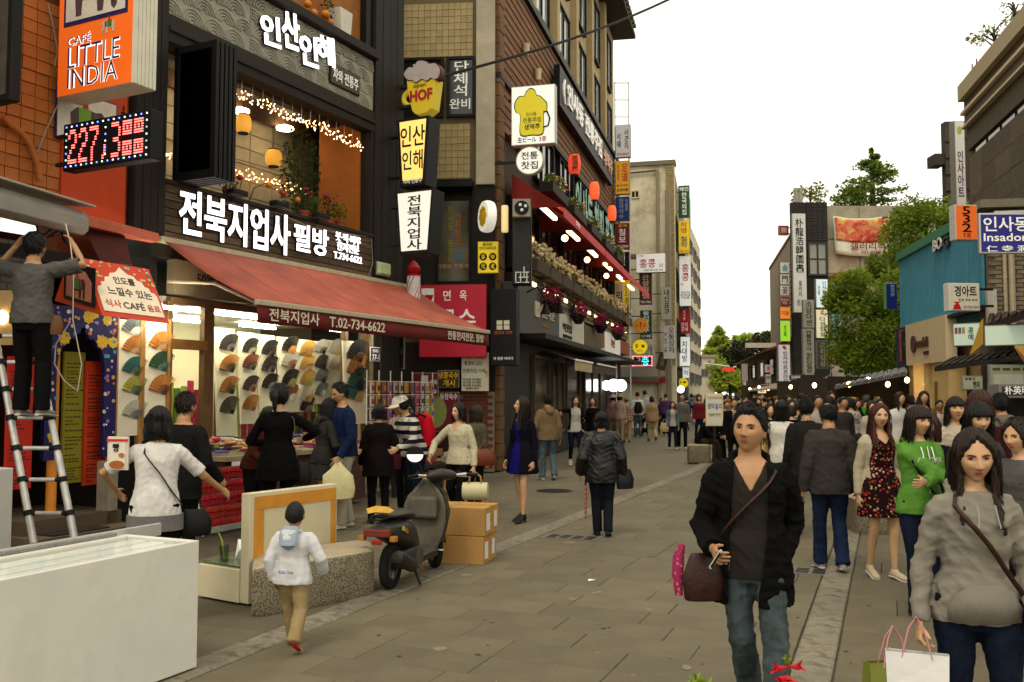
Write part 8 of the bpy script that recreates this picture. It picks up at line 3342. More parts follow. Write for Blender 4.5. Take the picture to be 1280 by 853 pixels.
rows2=[[(x+.045-.07*(t*t),t*w_*1.02,z)for t in np.linspace(-1,1,9)]for z,x,w_ in((.22,.88,.12),(.42,.95,.22),(.62,1.0,.245),(.80,1.02,.20),(.93,1.02,.08))]
plate(rows2,BODY,'front_cover')
mb=MB()
mb.box(.80,-.15,.56,.90,.15,.78,M((.12,.11,.085),.55,.25))
mb.build('glove_box',sc,bevel=.03)
mb=MB()
mb.tube([(.90-.085,t*.235,.25+.62*abs(1-abs(t))**.01*(0 if abs(t)==1 else 1))for t in(-1,1)],.008,STEEL,4)
mb.build('trim_strip',sc)
ST_=Matrix.Translation((FXP,0,0))@Matrix.Rotation(STEER,4,'Z')
mb=MB()
mb.T=ST_
for y in(-.075,.075):
 mb.tube([(0,y,.215),(-.06,y,.42),(-.10,y*.5,.52)],.022,DARKM,8)
mb.tube([(-.10,0,.5),(-.19,0,.95)],.035,DARKM,8)
mb.build('fork',sc)
mb=MB()
mb.T=ST_
vs,fs=[],[]
for i in range(11):
 a=R(20+i*14)
 for t in np.linspace(-1,1,5):
  vs.append((math.cos(a)*.245*(1-.08*t*t),t*.07,.215+math.sin(a)*.245*(1-.08*t*t)))
mb.add(vs,[(i*5+j,i*5+j+1,(i+1)*5+j+1,(i+1)*5+j)for i in range(10)for j in range(4)],BODY)
o=mb.build('front_fender',sc,smooth=True)
o.modifiers.new('t','SOLIDIFY').thickness=.006
mb=MB()
mb.T=ST_
V,F=loft([(-.24,-.16,.98),(-.24,-.10,.99),(-.235,0,1.0),(-.24,.10,.99),(-.24,.16,.98)],[.03,.06,.075,.06,.03],[.03,.05,.06,.05,.03],Vector((1,0,0)),12)
mb.add(V,F,BODY)
mb.box(-.20,-.10,.93,-.10,.10,1.03,M((.05,.05,.045),.3))
hs_=mb.build('headset',sc,smooth=True)
mb=MB()
mb.T=ST_
for sd in(-1,1):
 mb.tube([(-.24,sd*.15,.985),(-.26,sd*.26,.995),(-.30,sd*.36,.985)],.016,STEEL,8)
 mb.tube([(-.272,sd*.27,.994),(-.31,sd*.385,.983)],.022,BLACKM,10)
 mb.tube([(-.20,sd*.17,.975),(-.21,sd*.34,.96)],.007,STEEL,5)
mb.build('handlebar',sc,smooth=True)
mb=MB()
mb.T=ST_
for sd in(-1,1):
 mb.tube([(-.21,sd*.30,.96),(-.10,sd*.22,1.02),(-.06,sd*.10,.98),(-.10,sd*.05,.80),(-.10,sd*.03,.6)],.006,BLACKM,5)
mb.build('brake_cable',sc,smooth=True)
mb=MB()
mb.T=ST_
mb.tube([(-.25,.20,1.0),(-.24,.23,1.08),(-.25,.28,1.14)],.008,BLACKM,6)
mb.build('mirror_stem',sc)
mp_=SF.m@ST_@Vector((-.28,.16,1.19))
mb=MB()
mb.T=ST_@Matrix.Translation((-.28,.30,1.20))@Matrix.Rotation(R(-16),4,'Z')
mb.lathe([(.088,-.012),(.095,0),(.07,.03),(.02,.04)],BLACKM,22,axis='x')
m_o=mb.build('mirror',sc,smooth=True)
mb=MB()
mb.T=ST_@Matrix.Translation((-.28,.30,1.20))@Matrix.Rotation(R(-16),4,'Z')@Matrix.Rotation(R(33),4,'Y')
mb.lathe([(.085,-.016),(.087,-.010)],M((.95,.95,.95),.03,.01,bump=0,metal=1.0),22,axis='x')
mb.build('mirror_glass',m_o)
mb=MB()
mb.box(-.345,-.13,.53,-.28,.13,.60,M((.20,.045,.03),.25,.2))
mb.build('tail_lamp',sc,bevel=.012)
mb=MB()
for sd in(-1,1):
 mb.box(-.33,sd*.16-.03,.49,-.26,sd*.16+.03,.54,M((.4,.2,.05),.3))
mb.box(-.335,-.05,.46,-.31,.05,.50,M((.35,.03,.02),.3))
mb.build('indicator',sc,bevel=.008)
mb=MB()
mb.tube([(.42,-.13,.20),(.30,-.16,.17),(.12,-.17,.20)],.025,M((.12,.1,.08),.5,.3,metal=.5),8)
V,F=loft([(.14,-.18,.20),(.08,-.185,.22),(-.22,-.19,.33),(-.28,-.19,.355),(-.30,-.19,.36)],[.03,.062,.066,.06,.03],[.03,.065,.07,.06,.03],None,14)
mb.add(V,F,M((.05,.048,.042),.5,.3,metal=.4))
mb.build('muffler',sc,smooth=True)
mb=MB()
mb.box(-.05,-.165,.20,.34,-.10,.36,M((.09,.085,.075),.5,.3,metal=.4))
mb.lathe([(.10,-.17),(.10,-.10)],M((.13,.125,.11),.45,.3,metal=.5),18,(.34,0,.26),'y')
mb.build('engine_case',sc,bevel=.015)
mb=MB()
for y in(-.09,.09):
 mb.tube([(-.05,y,.70),(-.25,y,.70),(-.36,y*.6,.69),(-.38,0,.69)],.010,BLACKM,6)
mb.tube([(-.16,-.09,.70),(-.16,.09,.70)],.009,BLACKM,6)
mb.tube([(-.26,-.09,.70),(-.26,.09,.70)],.009,BLACKM,6)
mb.build('rear_rack',sc,smooth=True)
mb=MB()
mb.tube([(.30,-.1,.2),(.22,-.22,.02)],.014,DARKM,6)
mb.build('kick_stand',sc)
mb=MB()
for k_,c_ in enumerate(((.5,.4,.04),(.1,.3,.06),(.5,.05,.04))):
 mb.prism([(-.12+k_*.05,.57-k_*.02),(-.07+k_*.05,.56-k_*.02),(-.06+k_*.05,.59-k_*.02),(-.10+k_*.05,.61-k_*.02)],-.172,-.168+k_*.0,M(c_,.4))
mb.build('sticker',tailb)
mb=MB()
V,F=loft([(-.28,.10,.72),(-.24,.03,.735),(-.22,-.05,.73),(-.24,-.12,.715)],[.05,.06,.06,.03],[.012,.018,.015,.008],None,8)
mb.add(V,F,M((.5,.33,.06),.7,.2,20))
o=mb.build('yellow_cloth',smooth=True)
o.matrix_world=SF.m
tag(o,'crumpled yellow cloth strap lying on the scooter rack','cloth')
sc.scale=(.90,.93,.95)
# --- ladder
ALU=M((.50,.49,.46),.4,.2,10,.15,60,metal=.55)
YL=8.75
def lp(px,py,dy=0):
 return P(px,py,YL+dy)
g0=lp(55,720)
g=thing('telescopic_ladder','aluminium telescopic ladder with black collars leaning behind the white chest','ladder',None,(g0.x,YL,0))
o_=Vector((g0.x,YL,0))
l0,l1=lp(50,732)-o_,lp(-20,340,.55)-o_
r0,r1=lp(103,722)-o_,lp(28,340,.55)-o_
l0.z,r0.z=.0,.0
for k_,(a,b)in enumerate(((l0,l1),(r0,r1))):
 mb=MB()
 mb.tube([a,b],[.038,.027],ALU,14)
 mb.build('leg',g,smooth=True)
def on(a,b,z):
 t=(z-a.z)/(b.z-a.z)
 return a.lerp(b,t)
for py in(720,681,641,600,561,523,487,452,418):
 z=P(45,py,YL+.15).z
 if z<.05:
  continue
 a,b=on(l0,l1,z),on(r0,r1,z)
 mb=MB()
 d_=(b-a)
 mb.tube([a+d_*.08-Vector((0,0,.0)),b-d_*.08],.016,ALU,8,.02)
 mb.build('rung',g,smooth=True)
 for q_,e in((a,l1-l0),(b,r1-r0)):
  e=e.normalized()
  mb=MB()
  mb.tube([q_-e*.025,q_+e*.025],.043,BLACKM,12)
  mb.tube([q_,q_+(d_ if q_ is a else -d_).normalized()*.07],.022,BLACKM,8)
  mb.build('collar',g,smooth=True)
LAD_Z=P(30,523,YL+.15).z
g=thing('work_cable','thin pale work cable dangling from the awning case past the ladder','cable',None,(0,0,0))
mb=MB()
mb.tube([P(82,280,9.3),P(88,305,9.2),P(92,340,9.2),P(91,400,9.2),P(97,430,9.2),P(102,455,9.2),P(97,489,9.2),P(80,476,9.2),P(68,455,9.2),P(70,430,9.2),P(88,402,9.2)],.006,M((.55,.5,.42),.6),5)
mb.build('cable',g,smooth=True)
c=P(984,862,3.0)
g=thing('red_salvia','red flowering plant rising at the bottom edge in front of the right kerb','plant',None,(c.x,c.y,0))
mb=MB()
mb.lathe([(.16,0),(.22,.55),(.24,.55),(.24,.6),(.2,.6)],TERRA,16)
mb.build('pot',g,smooth=True)
mb=MB()
mb.tube([(0,0,.58),(.0,0,.75),(.003,0,P(984,818,3).z)],.004,GR1,6)
mb.tube([(-.25,.02,.58),(-.29,.02,P(870,845,3).z)],.004,GR1,6)
mb.build('stem',g)
qq=random.Random(3)
mb=MB()
RDL=M((.50,.015,.03),.5,.2,30)
for px,py,l in((974,836,(-1,.5)),(994,834,(1,.6)),(978,848,(-.6,-.6)),(984,846,(0,-1)),(990,852,(.5,-.8)),(982,856,(-.3,-1))):
 q_=P(px,py,3.0)-Vector((c.x,c.y,0))
 b_=Vector((0,0,q_.z+.005))
 t_=Vector((l[0],-.3,l[1]*.5)).normalized()
 mb.tube([b_,q_,q_+t_*.012],[.004,.008,.012],RDL,7)
 for e in(-1,0,1):
  s_=t_.cross(Vector((0,1,0))).normalized()*.01*e
  mb.add([q_+t_*.01-s_,q_+t_*.028+s_*1.5,q_+t_*.03+s_*2.2+Vector((0,-.006,0)),q_+t_*.012+s_],[(0,1,2,3)],RDL)
mb.build('petal',g)
mb=MB()
leafmesh(mb,(.0,0,P(984,822,3).z-.005),(.012,.012,.014),26,GR2,qq,.009)
leafmesh(mb,(-.29,.02,P(870,850,3).z-.03),(.05,.02,.03),30,GR2,qq,.03)
leafmesh(mb,(0,0,.64),(.22,.2,.06),160,GR1,qq,.04)
mb.build('leaves',g,kind='stuff')
# --- people in the street
def pp(label,px,ht,Y,yaw=0,sex='f',foot=None,z0=0.0,**k):
 """a figure whose head top appears at (px, top) at distance Y (or standing on the ground at pixel row foot)"""
 if foot:
  Y=G(px,foot).y
 t=P(px,ht,Y)
 return person(label,(t.x,Y,z0),yaw,t.z-.014-z0,sex,**k)
BLK=cloth((.013,.0125,.012))
NVY=cloth((.018,.02,.05))
JEAN=denim((.095,.118,.125))
DJEAN=denim((.016,.024,.045))
LJEAN=denim((.11,.15,.17))
BRNL=M((.055,.022,.014),.45,.25,20,.2,60)
def bag(label,pos,w,h,d,mat,rz=0,handles=True,name='handbag',strap=None,top_w=.75,hm=None,cat='bag'):
 g=thing(name,label,cat,None,pos,None,rz)
 mb=MB()
 V,F=loft([(0,0,-h),(0,0,-h+.012),(0,0,-h*.5),(0,0,-.02),(0,0,0)],[w*.46,w*.5,w*.5,w*.5*top_w,w*.44*top_w],[d*.44,d*.5,d*.48,d*.25,d*.12],Vector((1,0,0)),16)
 V=[(p.x*(1+.10*math.sin(-p.z/h*3.14)),p.y,p.z)for p in V]
 mb.add(V,F,mat)
 mb.build('body',g,smooth=True)
 if handles:
  mb=MB()
  for y in(-.02,.02):
   mb.tube([(-w*.22,y,-.03),(-w*.17,y*.6,.07),(0,y*.3,.12),(w*.17,y*.6,.07),(w*.22,y,-.03)],.009,hm or mat,6)
  mb.build('handle',g,smooth=True)
 if strap:
  mb=MB()
  sp_=[Vector(p)-Vector(pos)for p in strap]
  R_=Matrix.Rotation(-rz,3,'Z')
  V,F=loft([R_@p for p in sp_],[.011]*len(sp_),[.005]*len(sp_),None,8)
  mb.add(V,F,hm or mat)
  mb.build('strap',g,smooth=True)
 return g
def across(i,a0=-70,d0=.02,over=1,back=True,off=.035,n=9,end=None):
 """strap path: hip on one side, over the chest to the other shoulder and down the back"""
 pts=[]
 for t in np.linspace(0,1,n):
  ang=-80*over+(125*over)*t
  d=d0+(.262-d0)*t**1.05
  pts.append(pw(i,tsurf(i,d,ang,off*(1-.35*t))))
 sh=i['sp'](.278).lerp(i['shd'][0 if over>0 else 1],.50)+Vector((0,0,.028))
 pts.append(pw(i,sh))
 for t in np.linspace(.9,0,6):
  ang=180+50*over*-1*t-(50*over)*-1*(1-t)*1.6
  pts.append(pw(i,tsurf(i,d0+(.255-d0)*t,180-55*over*t+75*over*(1-t),off)))
 return pts
i=pp('man in open black hooded jacket, grey v-neck shirt and blue jeans walking in front',936,497,4.85,-10,'m',skin=SKIN,hair=('short',HAIRK,'messy'),head=(-22,-4,3),hk=.985,twist=-4,lean=0,inner=dict(name='shirt',mat=cloth((.046,.042,.036)),hem=-.055,vneck=(.085,.075),sleeve=0,ease=.010,wr=.006),top=dict(name='jacket',mat=BLK,hem=-.135,hood=True,ease=.017,wr=.012,sr=.004,flare=.015,open=([-.2,-.1,.0,.08,.18,.26,.3],[.07,.075,.09,.098,.095,.085,.085],[-.05,-.045,-.028,-.014,-.008,0,0])),bottom=dict(mat=JEAN,wr=.010,ease=.012,cuff=.075,knee=.072),shoes=(.03,.028,.025),legs=((.11,.012,0),(-.15,-.055,.05,24)),arms=((-.05,.0,.86),(.04,.42,.66)),elbow=((.50,-.9,0),(.30,-.9,0)),curl=(.5,1.1),wide=.95)
HM=i
hp=pw(i,i['hands'][1][0])
g=thing('mobile_phone','slim pale mobile phone held by the man in the black jacket','phone',None,hp)
mb=MB()
mb.T=Matrix.Rotation(R(28),4,'Y')@Matrix.Rotation(R(20),4,'X')
mb.box(-.011,-.055,-.055,.0,-.035,.055,M((.4,.4,.38),.3))
mb.box(-.0115,-.0555,-.045,-.0005,-.0551,.045,BLACKM)
mb.build('case',g,bevel=.004)
bp_=pw(i,tsurf(i,.0,-62,.075))+Vector((-.03,-.02,.03))
bag('dark brown leather shoulder bag at the hip of the man in the black jacket',bp_,.22,.24,.10,BRNL,R(10),False,'shoulder_bag',across(i,d0=.04,over=1,off=.034))
g=thing('pink_scarf','pink patterned scarf hanging from the brown shoulder bag','scarf',None,bp_+Vector((-.11,.02,-.02)))
mb=MB()
V,F=loft([(0,0,.06),(-.02,0,0),(-.025,.01,-.10),(-.02,0,-.20)],[.02,.035,.04,.034],[.015,.03,.03,.02],None,12)
mb.add(V,F,M((.30,.03,.10),.8,kind='spots',p=60,col2=((.40,.25,.25),(.36,.05,.14))))
mb.build('cloth',g,smooth=True)
i=pp('woman with long brown hair in light grey hooded sweatshirt and dark jeans, nearest',1212,524,4.05,-8,'f',hair=('long',HAIRB,-.37),head=(-6,12,-2),hk=.985,lean=2,twist=3,top=dict(name='hoodie',mat=cloth((.245,.228,.190),bump=.35,bsc=330),hem=-.055,hood=True,ease=.018,wr=.012,sr=-.001,box=.2),bottom=dict(mat=DJEAN,knee=.062,cuff=.055,wr=.008),shoes=(.1,.09,.08),legs=((.10,0,0),(-.10,0,.03,16)),arms=((.10,.26,.88),(.19,.03,.96)),elbow=((.35,-.9,0),None),curl=(.4,1.3))
st_=[]
for t in np.linspace(0,1,10):
 st_.append(pw(i,tsurf(i,-.03+.29*t,78-118*t,.052)))
st_.append(pw(i,i['sp'](.278).lerp(i['shd'][1],.5)+Vector((0,.0,.045))))
st_.append(pw(i,tsurf(i,.2,205,.05)))
bq=pw(i,tsurf(i,-.03,84,.09))
bag('dark brown shoulder bag at the left hip of the woman in the grey hoodie',bq,.20,.17,.08,BRNL,R(80),False,'shoulder_bag',st_)
mb=MB()
zc=[tuple(tsurf(i,d,a,.047))for d,a in((-.045,48),(.012,44),(.052,24),(.052,-24),(.012,-44),(-.045,-48))]
pk=mb
V=[]
for d,a in((-.04,50),(.0,48),(.03,36),(.055,22),(.055,0),(.055,-22),(.03,-36),(0,-48),(-.04,-50)):
 V.append(tsurf(i,d,a,.0445))
n_=len(V)
V+=[tsurf(i,-.045,a,.0445)for a in(50,40,28,14,0,-14,-28,-40,-50)]
mb.add(V,[(j,j+1,n_+j+1,n_+j)for j in range(n_-1)],cloth((.245,.228,.190),bump=.35,bsc=330))
o=mb.build('pocket',i['root'],smooth=True)
o.modifiers.new('t','SOLIDIFY').thickness=.006
for sd in(1,-1):
 mb=MB()
 mb.tube([tsurf(i,.262,12*sd,.05),tsurf(i,.235,11*sd,.055),tsurf(i,.205,13*sd,.056)],.0035,cloth((.32,.3,.26)),6)
 mb.build('drawstring',i['root'],smooth=True)
h_=pw(i,i['hands'][1][0])
for k_,(dx,dy,c_,l)in enumerate(((-.02,-.02,(.60,.59,.57),'white paper shopping bag with pink cord held by the woman in the grey hoodie'),(-.10,.03,(.20,.22,.05),'olive green paper bag behind the white one'))):
 g=thing('shopping_bag',l,'bag',None,h_+Vector((dx,dy,-.06-.05*k_)),None,R(-22+30*k_))
 mb=MB()
 w_,hh,dd=.125,.30,.05
 mb.add([(-w_,-dd,-hh),(w_,-dd,-hh),(w_,dd,-hh),(-w_,dd,-hh),(-w_*.96,-dd*.8,-hh*.5),(w_*.96,-dd*.9,-hh*.5),(w_,dd,-hh*.5),(-w_,dd,-hh*.5),(-w_,-dd*.5,0),(w_,-dd*.4,0),(w_,dd*.4,0),(-w_,dd*.5,0)],[(3,2,1,0),(0,1,5,4),(4,5,9,8),(1,2,6,5),(5,6,10,9),(2,3,7,6),(6,7,11,10),(3,0,4,7),(7,4,8,11)],M(c_,.5,.08,6,.15,20))
 o=mb.build('bag_body',g)
 o.modifiers.new('t','SOLIDIFY').thickness=.004
 mb=MB()
 for y in(-.025,.025):
  mb.tube([(-.06,y,-.02),(-.03,y*.5,.10),(0,0,.15),(.03,y*.5,.10),(.06,y,-.02)],(.003),M((.48,.25,.27),.6),6)
 mb.build('cord_handle',g,smooth=True)
i=pp('woman in bright green hooded jacket with folded arms standing at the right',1147,504,7.3,6,'f',hair=('fringe',HAIRB,-.20),head=(14,2,0),hk=.985,lean=-2,top=dict(name='hoodie',mat=cloth((.13,.27,.06),var=.12),hem=-.05,hood=True,ease=.022,wr=.009,sr=.004),bottom=dict(mat=DJEAN,knee=.056,cuff=.044),shoes=(.02,.02,.022),arms=((-.55,.62,.42),(-.55,.70,.50)),elbow=((1.0,-.25,-.6),(1.0,-.25,-.6)),curl=(.5,.3),legs=((.02,.0,0),(-.02,-.02,0)))
for sd in(1,-1):
 mb=MB()
 mb.tube([tsurf(i,.268,15*sd,.04),tsurf(i,.235,13*sd,.046),tsurf(i,.195,15*sd,.047)],.004,W_,6)
 mb.build('drawstring',i['root'],smooth=True)
mb=MB()
put_text(mb,'ALL STAR',-.10,i['sp'](.195).z,.10,i['sp'](.222).z,float(tsurf(i,.21,0,.042).y),.004,cloth((.5,.5,.42)))
mb.build('lettering',i['root'])
mb=MB()
mb.tube([tsurf(i,.268,3,.036),tsurf(i,.2,2,.040),tsurf(i,.05,2,.036)],.005,STEEL,6)
mb.build('zip',i['root'])
bag('blue grey shoulder bag with navy flap of the woman in the green jacket',pw(i,tsurf(i,.02,25,.09)),.24,.23,.07,M((.13,.17,.21),.6,.15,9),R(12),False,'shoulder_bag',[pw(i,p)for p in(tsurf(i,.0,30,.07),tsurf(i,.1,-10,.05),tsurf(i,.2,-40,.045),i['sp'](.278).lerp(i['shd'][1],.55)+Vector((0,0,.045)))],hm=NVY)
FLOR=M((.030,.008,.010),.85,kind='spots',p=34,col2=((.45,.34,.24),(.36,.04,.035),(.40,.10,.06),(.12,.12,.03)),var=.12,bump=.2,bsc=200,spec=.1)
i=pp('young woman with red brown hair in dark floral dress and cream cardigan',1098,501,8.85,8,'f',hair=('verylong',HAIRR,-.30),head=(-10,0,2),hk=.985,lean=-1,skin=SKINL,inner=dict(name='dress',mat=FLOR,hem=-.185,flare=.045,sleeve=0,ease=.010,vneck=(.062,.10),wr=.004),top=dict(name='cardigan',mat=cloth((.40,.355,.26)),hem=-.04,ease=.006,wr=.004,open=([-.2,.1,.3],[.16,.135,.12])),shoes=M((.45,.38,.27),.5,.1),legs=((.06,-.012,0),(-.05,-.005,.008,8)),arms=((.13,.10,.96),(.13,-.02,.98)))
i=pp('man with thinning hair in dark grey jacket and blue jeans seen from behind',1036,498,9.1,176,'m',hair=('bald',HAIRK),head=(4,4,0),lean=2,top=dict(name='jacket',mat=cloth((.068,.062,.056)),hem=-.075,box=.7,collar=True,ease=.026,wr=.011,sr=.008),bottom=dict(mat=denim((.022,.034,.070)),knee=.072,cuff=.072,wr=.008),shoes=(.30,.28,.25),legs=((.09,-.01,0),(-.07,-.01,.015,12)),arms=((.16,.02,.96),(.16,.0,.97)))
pp('man in black suit with white collar walking away beside the man in the grey jacket',1008,494,11.3,172,'m',hair=('short',HAIRK),lean=3,top=dict(name='jacket',mat=cloth((.028,.025,.022)),hem=-.12,box=.6,collar=True,ease=.024,wr=.006),bottom=dict(mat=BLK,knee=.07,cuff=.072),legs=((.12,0,0),(-.15,0,.045,26)),arms=((.14,.1,.96),(.14,-.12,.95)))
i=pp('woman with black bob in white t-shirt carrying a beige bag, seen from behind',977,499,12.4,168,'f',hair=('bob',HAIRK,-.17),lean=4,top=dict(name='tshirt',mat=cloth((.50,.48,.43)),hem=-.045,sleeve=.42,ease=.028,box=.3,wr=.008),bottom=dict(mat=DJEAN),arms=((.30,.35,.55),(.14,0,.97)),elbow=((1,-.4,0),None))
bag('beige slouchy shoulder bag of the woman in the white t-shirt',pw(i,tsurf(i,.10,78,.11)),.34,.30,.10,M((.38,.27,.13),.6,.15),R(60),True)
i=pp('little boy in white hooded jacket, khaki trousers and red shoes walking past the bench',367,633,6.38,172,'m',hair=('buzz',HAIRK),head=(10,-4,0),hk=1.42,lean=2,skin=SKIN,lod=6.5,top=dict(name='jacket',mat=cloth((.50,.50,.50)),hem=-.075,hood=True,ease=.018,wr=.011,sr=.003),bottom=dict(mat=cloth((.33,.26,.145)),knee=.085,cuff=.075,ease=.018,wr=.012),shoes=(.42,.015,.02),arms=((.06,-.10,.93),(.22,.30,.80)),elbow=((.4,-.8,0),(.6,-.6,0)),legs=((.10,-.02,.01),(-.19,.03,.06,38)),wide=1.14)
o=[c_ for c_ in i['root'].children if c_.name.startswith('jacket')][0]
mb=MB()
HDM=cloth((.30,.34,.40))
V,F=loft([i['sp'](.30)+Vector((0,.055,.035)),i['sp'](.28)+Vector((0,.098,-.0)),i['sp'](.24)+Vector((0,.118,-.02)),i['sp'](.20)+Vector((0,.10,-.01))],[.060,.068,.058,.02],[.018,.028,.026,.010],Vector((1,0,0)),14)
mb.add(V,F,HDM)
mb.build('hood',i['root'],smooth=True)
mb=MB()
put_text(mb,'Kids Club',-.07,i['sp'](.02).z,.03,i['sp'](.045).z,-.0,.004,cloth((.2,.28,.4)))
for q_ in range(len(mb.v)):
 x,y,z=mb.v[q_]
 mb.v[q_]=(-x-.02,float(tsurf(i,.03,180,.052).y)+(.0-y),z)
mb.build('back_print',i['root'])
i=pp('woman with black bob in white t-shirt reaching out over the goods, seen from behind',197,503,6.95,196,'f',hair=('bob',HAIRK,-.165),head=(-8,10,0),hk=.985,lean=10,skin=SKIN,wide=1.02,top=dict(name='tshirt',mat=cloth((.52,.50,.47)),hem=-.06,sleeve=.42,ease=.018,box=.35,wr=.009,sr=.002),bottom=dict(mat=BLK,ease=.014),arms=((.30,.42,.58),(.60,.45,.62)),elbow=((.9,-.4,0),(.5,-.2,-.6)),curl=(.3,.5))
mb=MB()
V,F=loft([i['sp'](d)for d in(-.10,-.08,-.045,-.03)],[np.interp(-.02,i['td'],i['tx'])*i['wk']+.03]*4,[np.interp(-.02,i['td'],i['ty'])*i['wk']+.03]*4,Vector((1,0,0)),22)
mb.add(V,F,cloth((.20,.19,.18)))
mb.build('undershirt',i['root'],smooth=True)
bag('black shoulder bag with studded strap across the back of the woman in the white t-shirt',pw(i,tsurf(i,-.02,-70,.12)),.24,.2,.09,BLACKM,R(20),False,'shoulder_bag',[pw(i,tsurf(i,.01+.24*t,250-95*t,.045))for t in np.linspace(0,1,9)]+[pw(i,i['sp'](.276).lerp(i['shd'][0],.5)+Vector((0,0,.045)))],hm=BLACKM)
hh_=pw(i,i['hands'][0][0])
sign('white card with brown round cake pictures held by the woman in the white t-shirt',(134,546,160,588),6.9,R(-8),th=.02,face=SM((.6,.55,.46)),casing=SM((.55,.5,.42)),texts=(('빵',.3,.2,.6,.45,K_),),extra=lambda r,a,b,h,f:[m_.prism([(a+(b-a)*(.5+.36*math.cos(t)),h*(.17+.12*math.sin(t)))for t in np.linspace(0,6.28,15)[:-1]],-.012,-.006,M((.35,.13,.03),.6))and m_.prism([(a+(b-a)*(.72+.14*math.cos(t)),h*(.45+.07*math.sin(t)))for t in np.linspace(0,6.28,12)[:-1]],-.012,-.006,M((.4,.17,.05),.6))and m_.box(a,-.0115,h*.86,b,-.006,h*.93,REDT)and m_.build('cake_picture',r)for m_ in[MB()]],name='hand_card',cat='card')
pp('man in black jacket looking at the shop window behind the woman in white',228,488,8.6,165,'m',hair=('short',HAIRB),top=dict(name='jacket',mat=cloth((.02,.019,.018)),hem=-.10,box=.5,ease=.022),bottom=dict(mat=BLK),arms=(HANG,(.2,.3,.8)))
fz_=LAD_Z+.016
t_=P(43,292,8.9)
i=person('man in grey polo shirt and black trousers working overhead on the ladder',(P(36,520,8.85).x,8.85,fz_),172,t_.z-fz_,'m',hair=('short',HAIRK,'messy'),head=(0,-14,0),lean=0,top=dict(name='polo_shirt',mat=cloth((.115,.110,.100)),hem=-.035,sleeve=.44,ease=.024,box=.4,wr=.009,sr=.010),bottom=dict(mat=BLK,knee=.075,cuff=.075,ease=.016),shoes=(.22,.21,.19),arms=((.22,.28,-.50),(.22,.28,-.50)),elbow=((1,.1,-.4),(1,.1,-.4)),legs=((.02,.01,0),(.0,.02,0)))
mb=MB()
V,F=loft([i['sp'](d)for d in(.005,.025)],[np.interp(.02,i['td'],i['tx'])*i['wk']+.022]*2,[np.interp(.02,i['td'],i['ty'])*i['wk']+.022]*2,Vector((1,0,0)),20)
mb.add(V,F,M((.4,.32,.2),.5))
mb.build('belt',i['root'])
bag('small brown leather tool pouch on the belt of the man on the ladder',pw(i,tsurf(i,.015,-72,.05)),.13,.19,.05,M((.16,.08,.03),.6,.2),R(40),False,'tool_pouch')
pp('woman in rust brown sweater bending over the goods by the yellow cards',318,503,11.6,70,'f',hair=('bob',HAIRK,-.08),lean=18,top=dict(name='sweater',mat=cloth((.085,.026,.014),bump=.5),hem=-.04,ease=.03),bottom=dict(mat=BLK),arms=((.2,.5,.7),(.2,.5,.7)))
i=pp('woman with ponytail in long black cardigan and black leggings, seen from behind',349,478,10.6,184,'f',hair=('pony',HAIRK),head=(-4,0,0),lean=0,lod=9,top=dict(name='cardigan',mat=cloth((.010,.0095,.009)),hem=-.13,flare=.035,ease=.022,wr=.006),bottom=dict(mat=BLK,knee=.058,cuff=.048,ease=.006),arms=((.10,.45,.50),(.16,.45,.42)),elbow=((.4,-.9,0),(.85,-.5,0)))
bag('black shoulder bag with chain strap of the woman with the ponytail',pw(i,tsurf(i,-.03,-62,.10)),.22,.25,.09,BLACKM,R(20),False,'shoulder_bag',[pw(i,tsurf(i,.0+.25*t,-72-45*t,.04))for t in np.linspace(0,1,7)]+[pw(i,i['sp'](.276).lerp(i['shd'][1],.6)+Vector((0,0,.04)))],hm=M((.3,.28,.22),.4,.3,60,metal=.7))
i=pp('woman with long black hair in dark grey hooded top and short skirt at the shop',404,495,12.0,120,'f',hair=('long',HAIRK,-.26),lean=6,lod=9,top=dict(name='hoodie',mat=cloth((.050,.047,.042)),hem=-.045,hood=True,ease=.024),bottom=dict(kind='skirt',mat=cloth((.055,.052,.047)),len=.16,flare=.02,ease=.016),arms=((.15,.55,.55),(.2,.5,.6)),legs=((.0,0,0),(-.03,.0,0)))
i=pp('man with glasses in blue denim jacket and white trousers carrying a pale bag',432,476,12.0,-62,'m',hair=('short',HAIRK),head=(-6,16,0),lod=8.5,lean=3,top=dict(name='jacket',mat=denim((.018,.034,.085)),hem=-.04,collar=True,ease=.024,box=.3),bottom=dict(mat=cloth((.36,.33,.26)),knee=.072,cuff=.075,ease=.016),shoes=(.45,.42,.36),legs=((.04,0,0),(-.05,0,0)),arms=((.16,.22,.90),(.2,.3,.85)))
h_=pw(i,i['hands'][0][0])
mb=MB()
HRm=np.array(i['HR'])
def hd(i,v):
 return tuple(np.array(v)*i['k']@np.array(i['HR']).T+np.array(i['hc']))
for sd in(1,-1):
 mb.tube([hd(i,(sd*.032+math.cos(t)*.02,-.108,.009+math.sin(t)*.016))for t in np.linspace(0,6.28,13)],.002,BLACKM,4)
 mb.tube([hd(i,(sd*.052,-.10,.012)),hd(i,(sd*.082,.0,.012))],.002,BLACKM,4)
mb.build('glasses',i['root'])
g=thing('plastic_bag','pale yellow plastic shopping bag held by the man in the denim jacket','bag',None,h_+Vector((.02,-.02,-.03)),None,R(10))
mb=MB()
V,F=loft([(0,0,.02),(.01,0,-.06),(.0,0,-.14),(.02,0,-.30),(.02,0,-.42),(.02,0,-.44)],[.03,.10,.19,.21,.19,.12],[.015,.03,.06,.08,.07,.04],Vector((1,.2,0)),14)
rq=np.random.RandomState(5)
V=[Vector(p)+Vector(rq.randn(3)*.008)for p in V]
mb.add(V,F,M((.52,.48,.28),.4,.12,7,.3,20))
mb.build('bag_body',g,smooth=True)
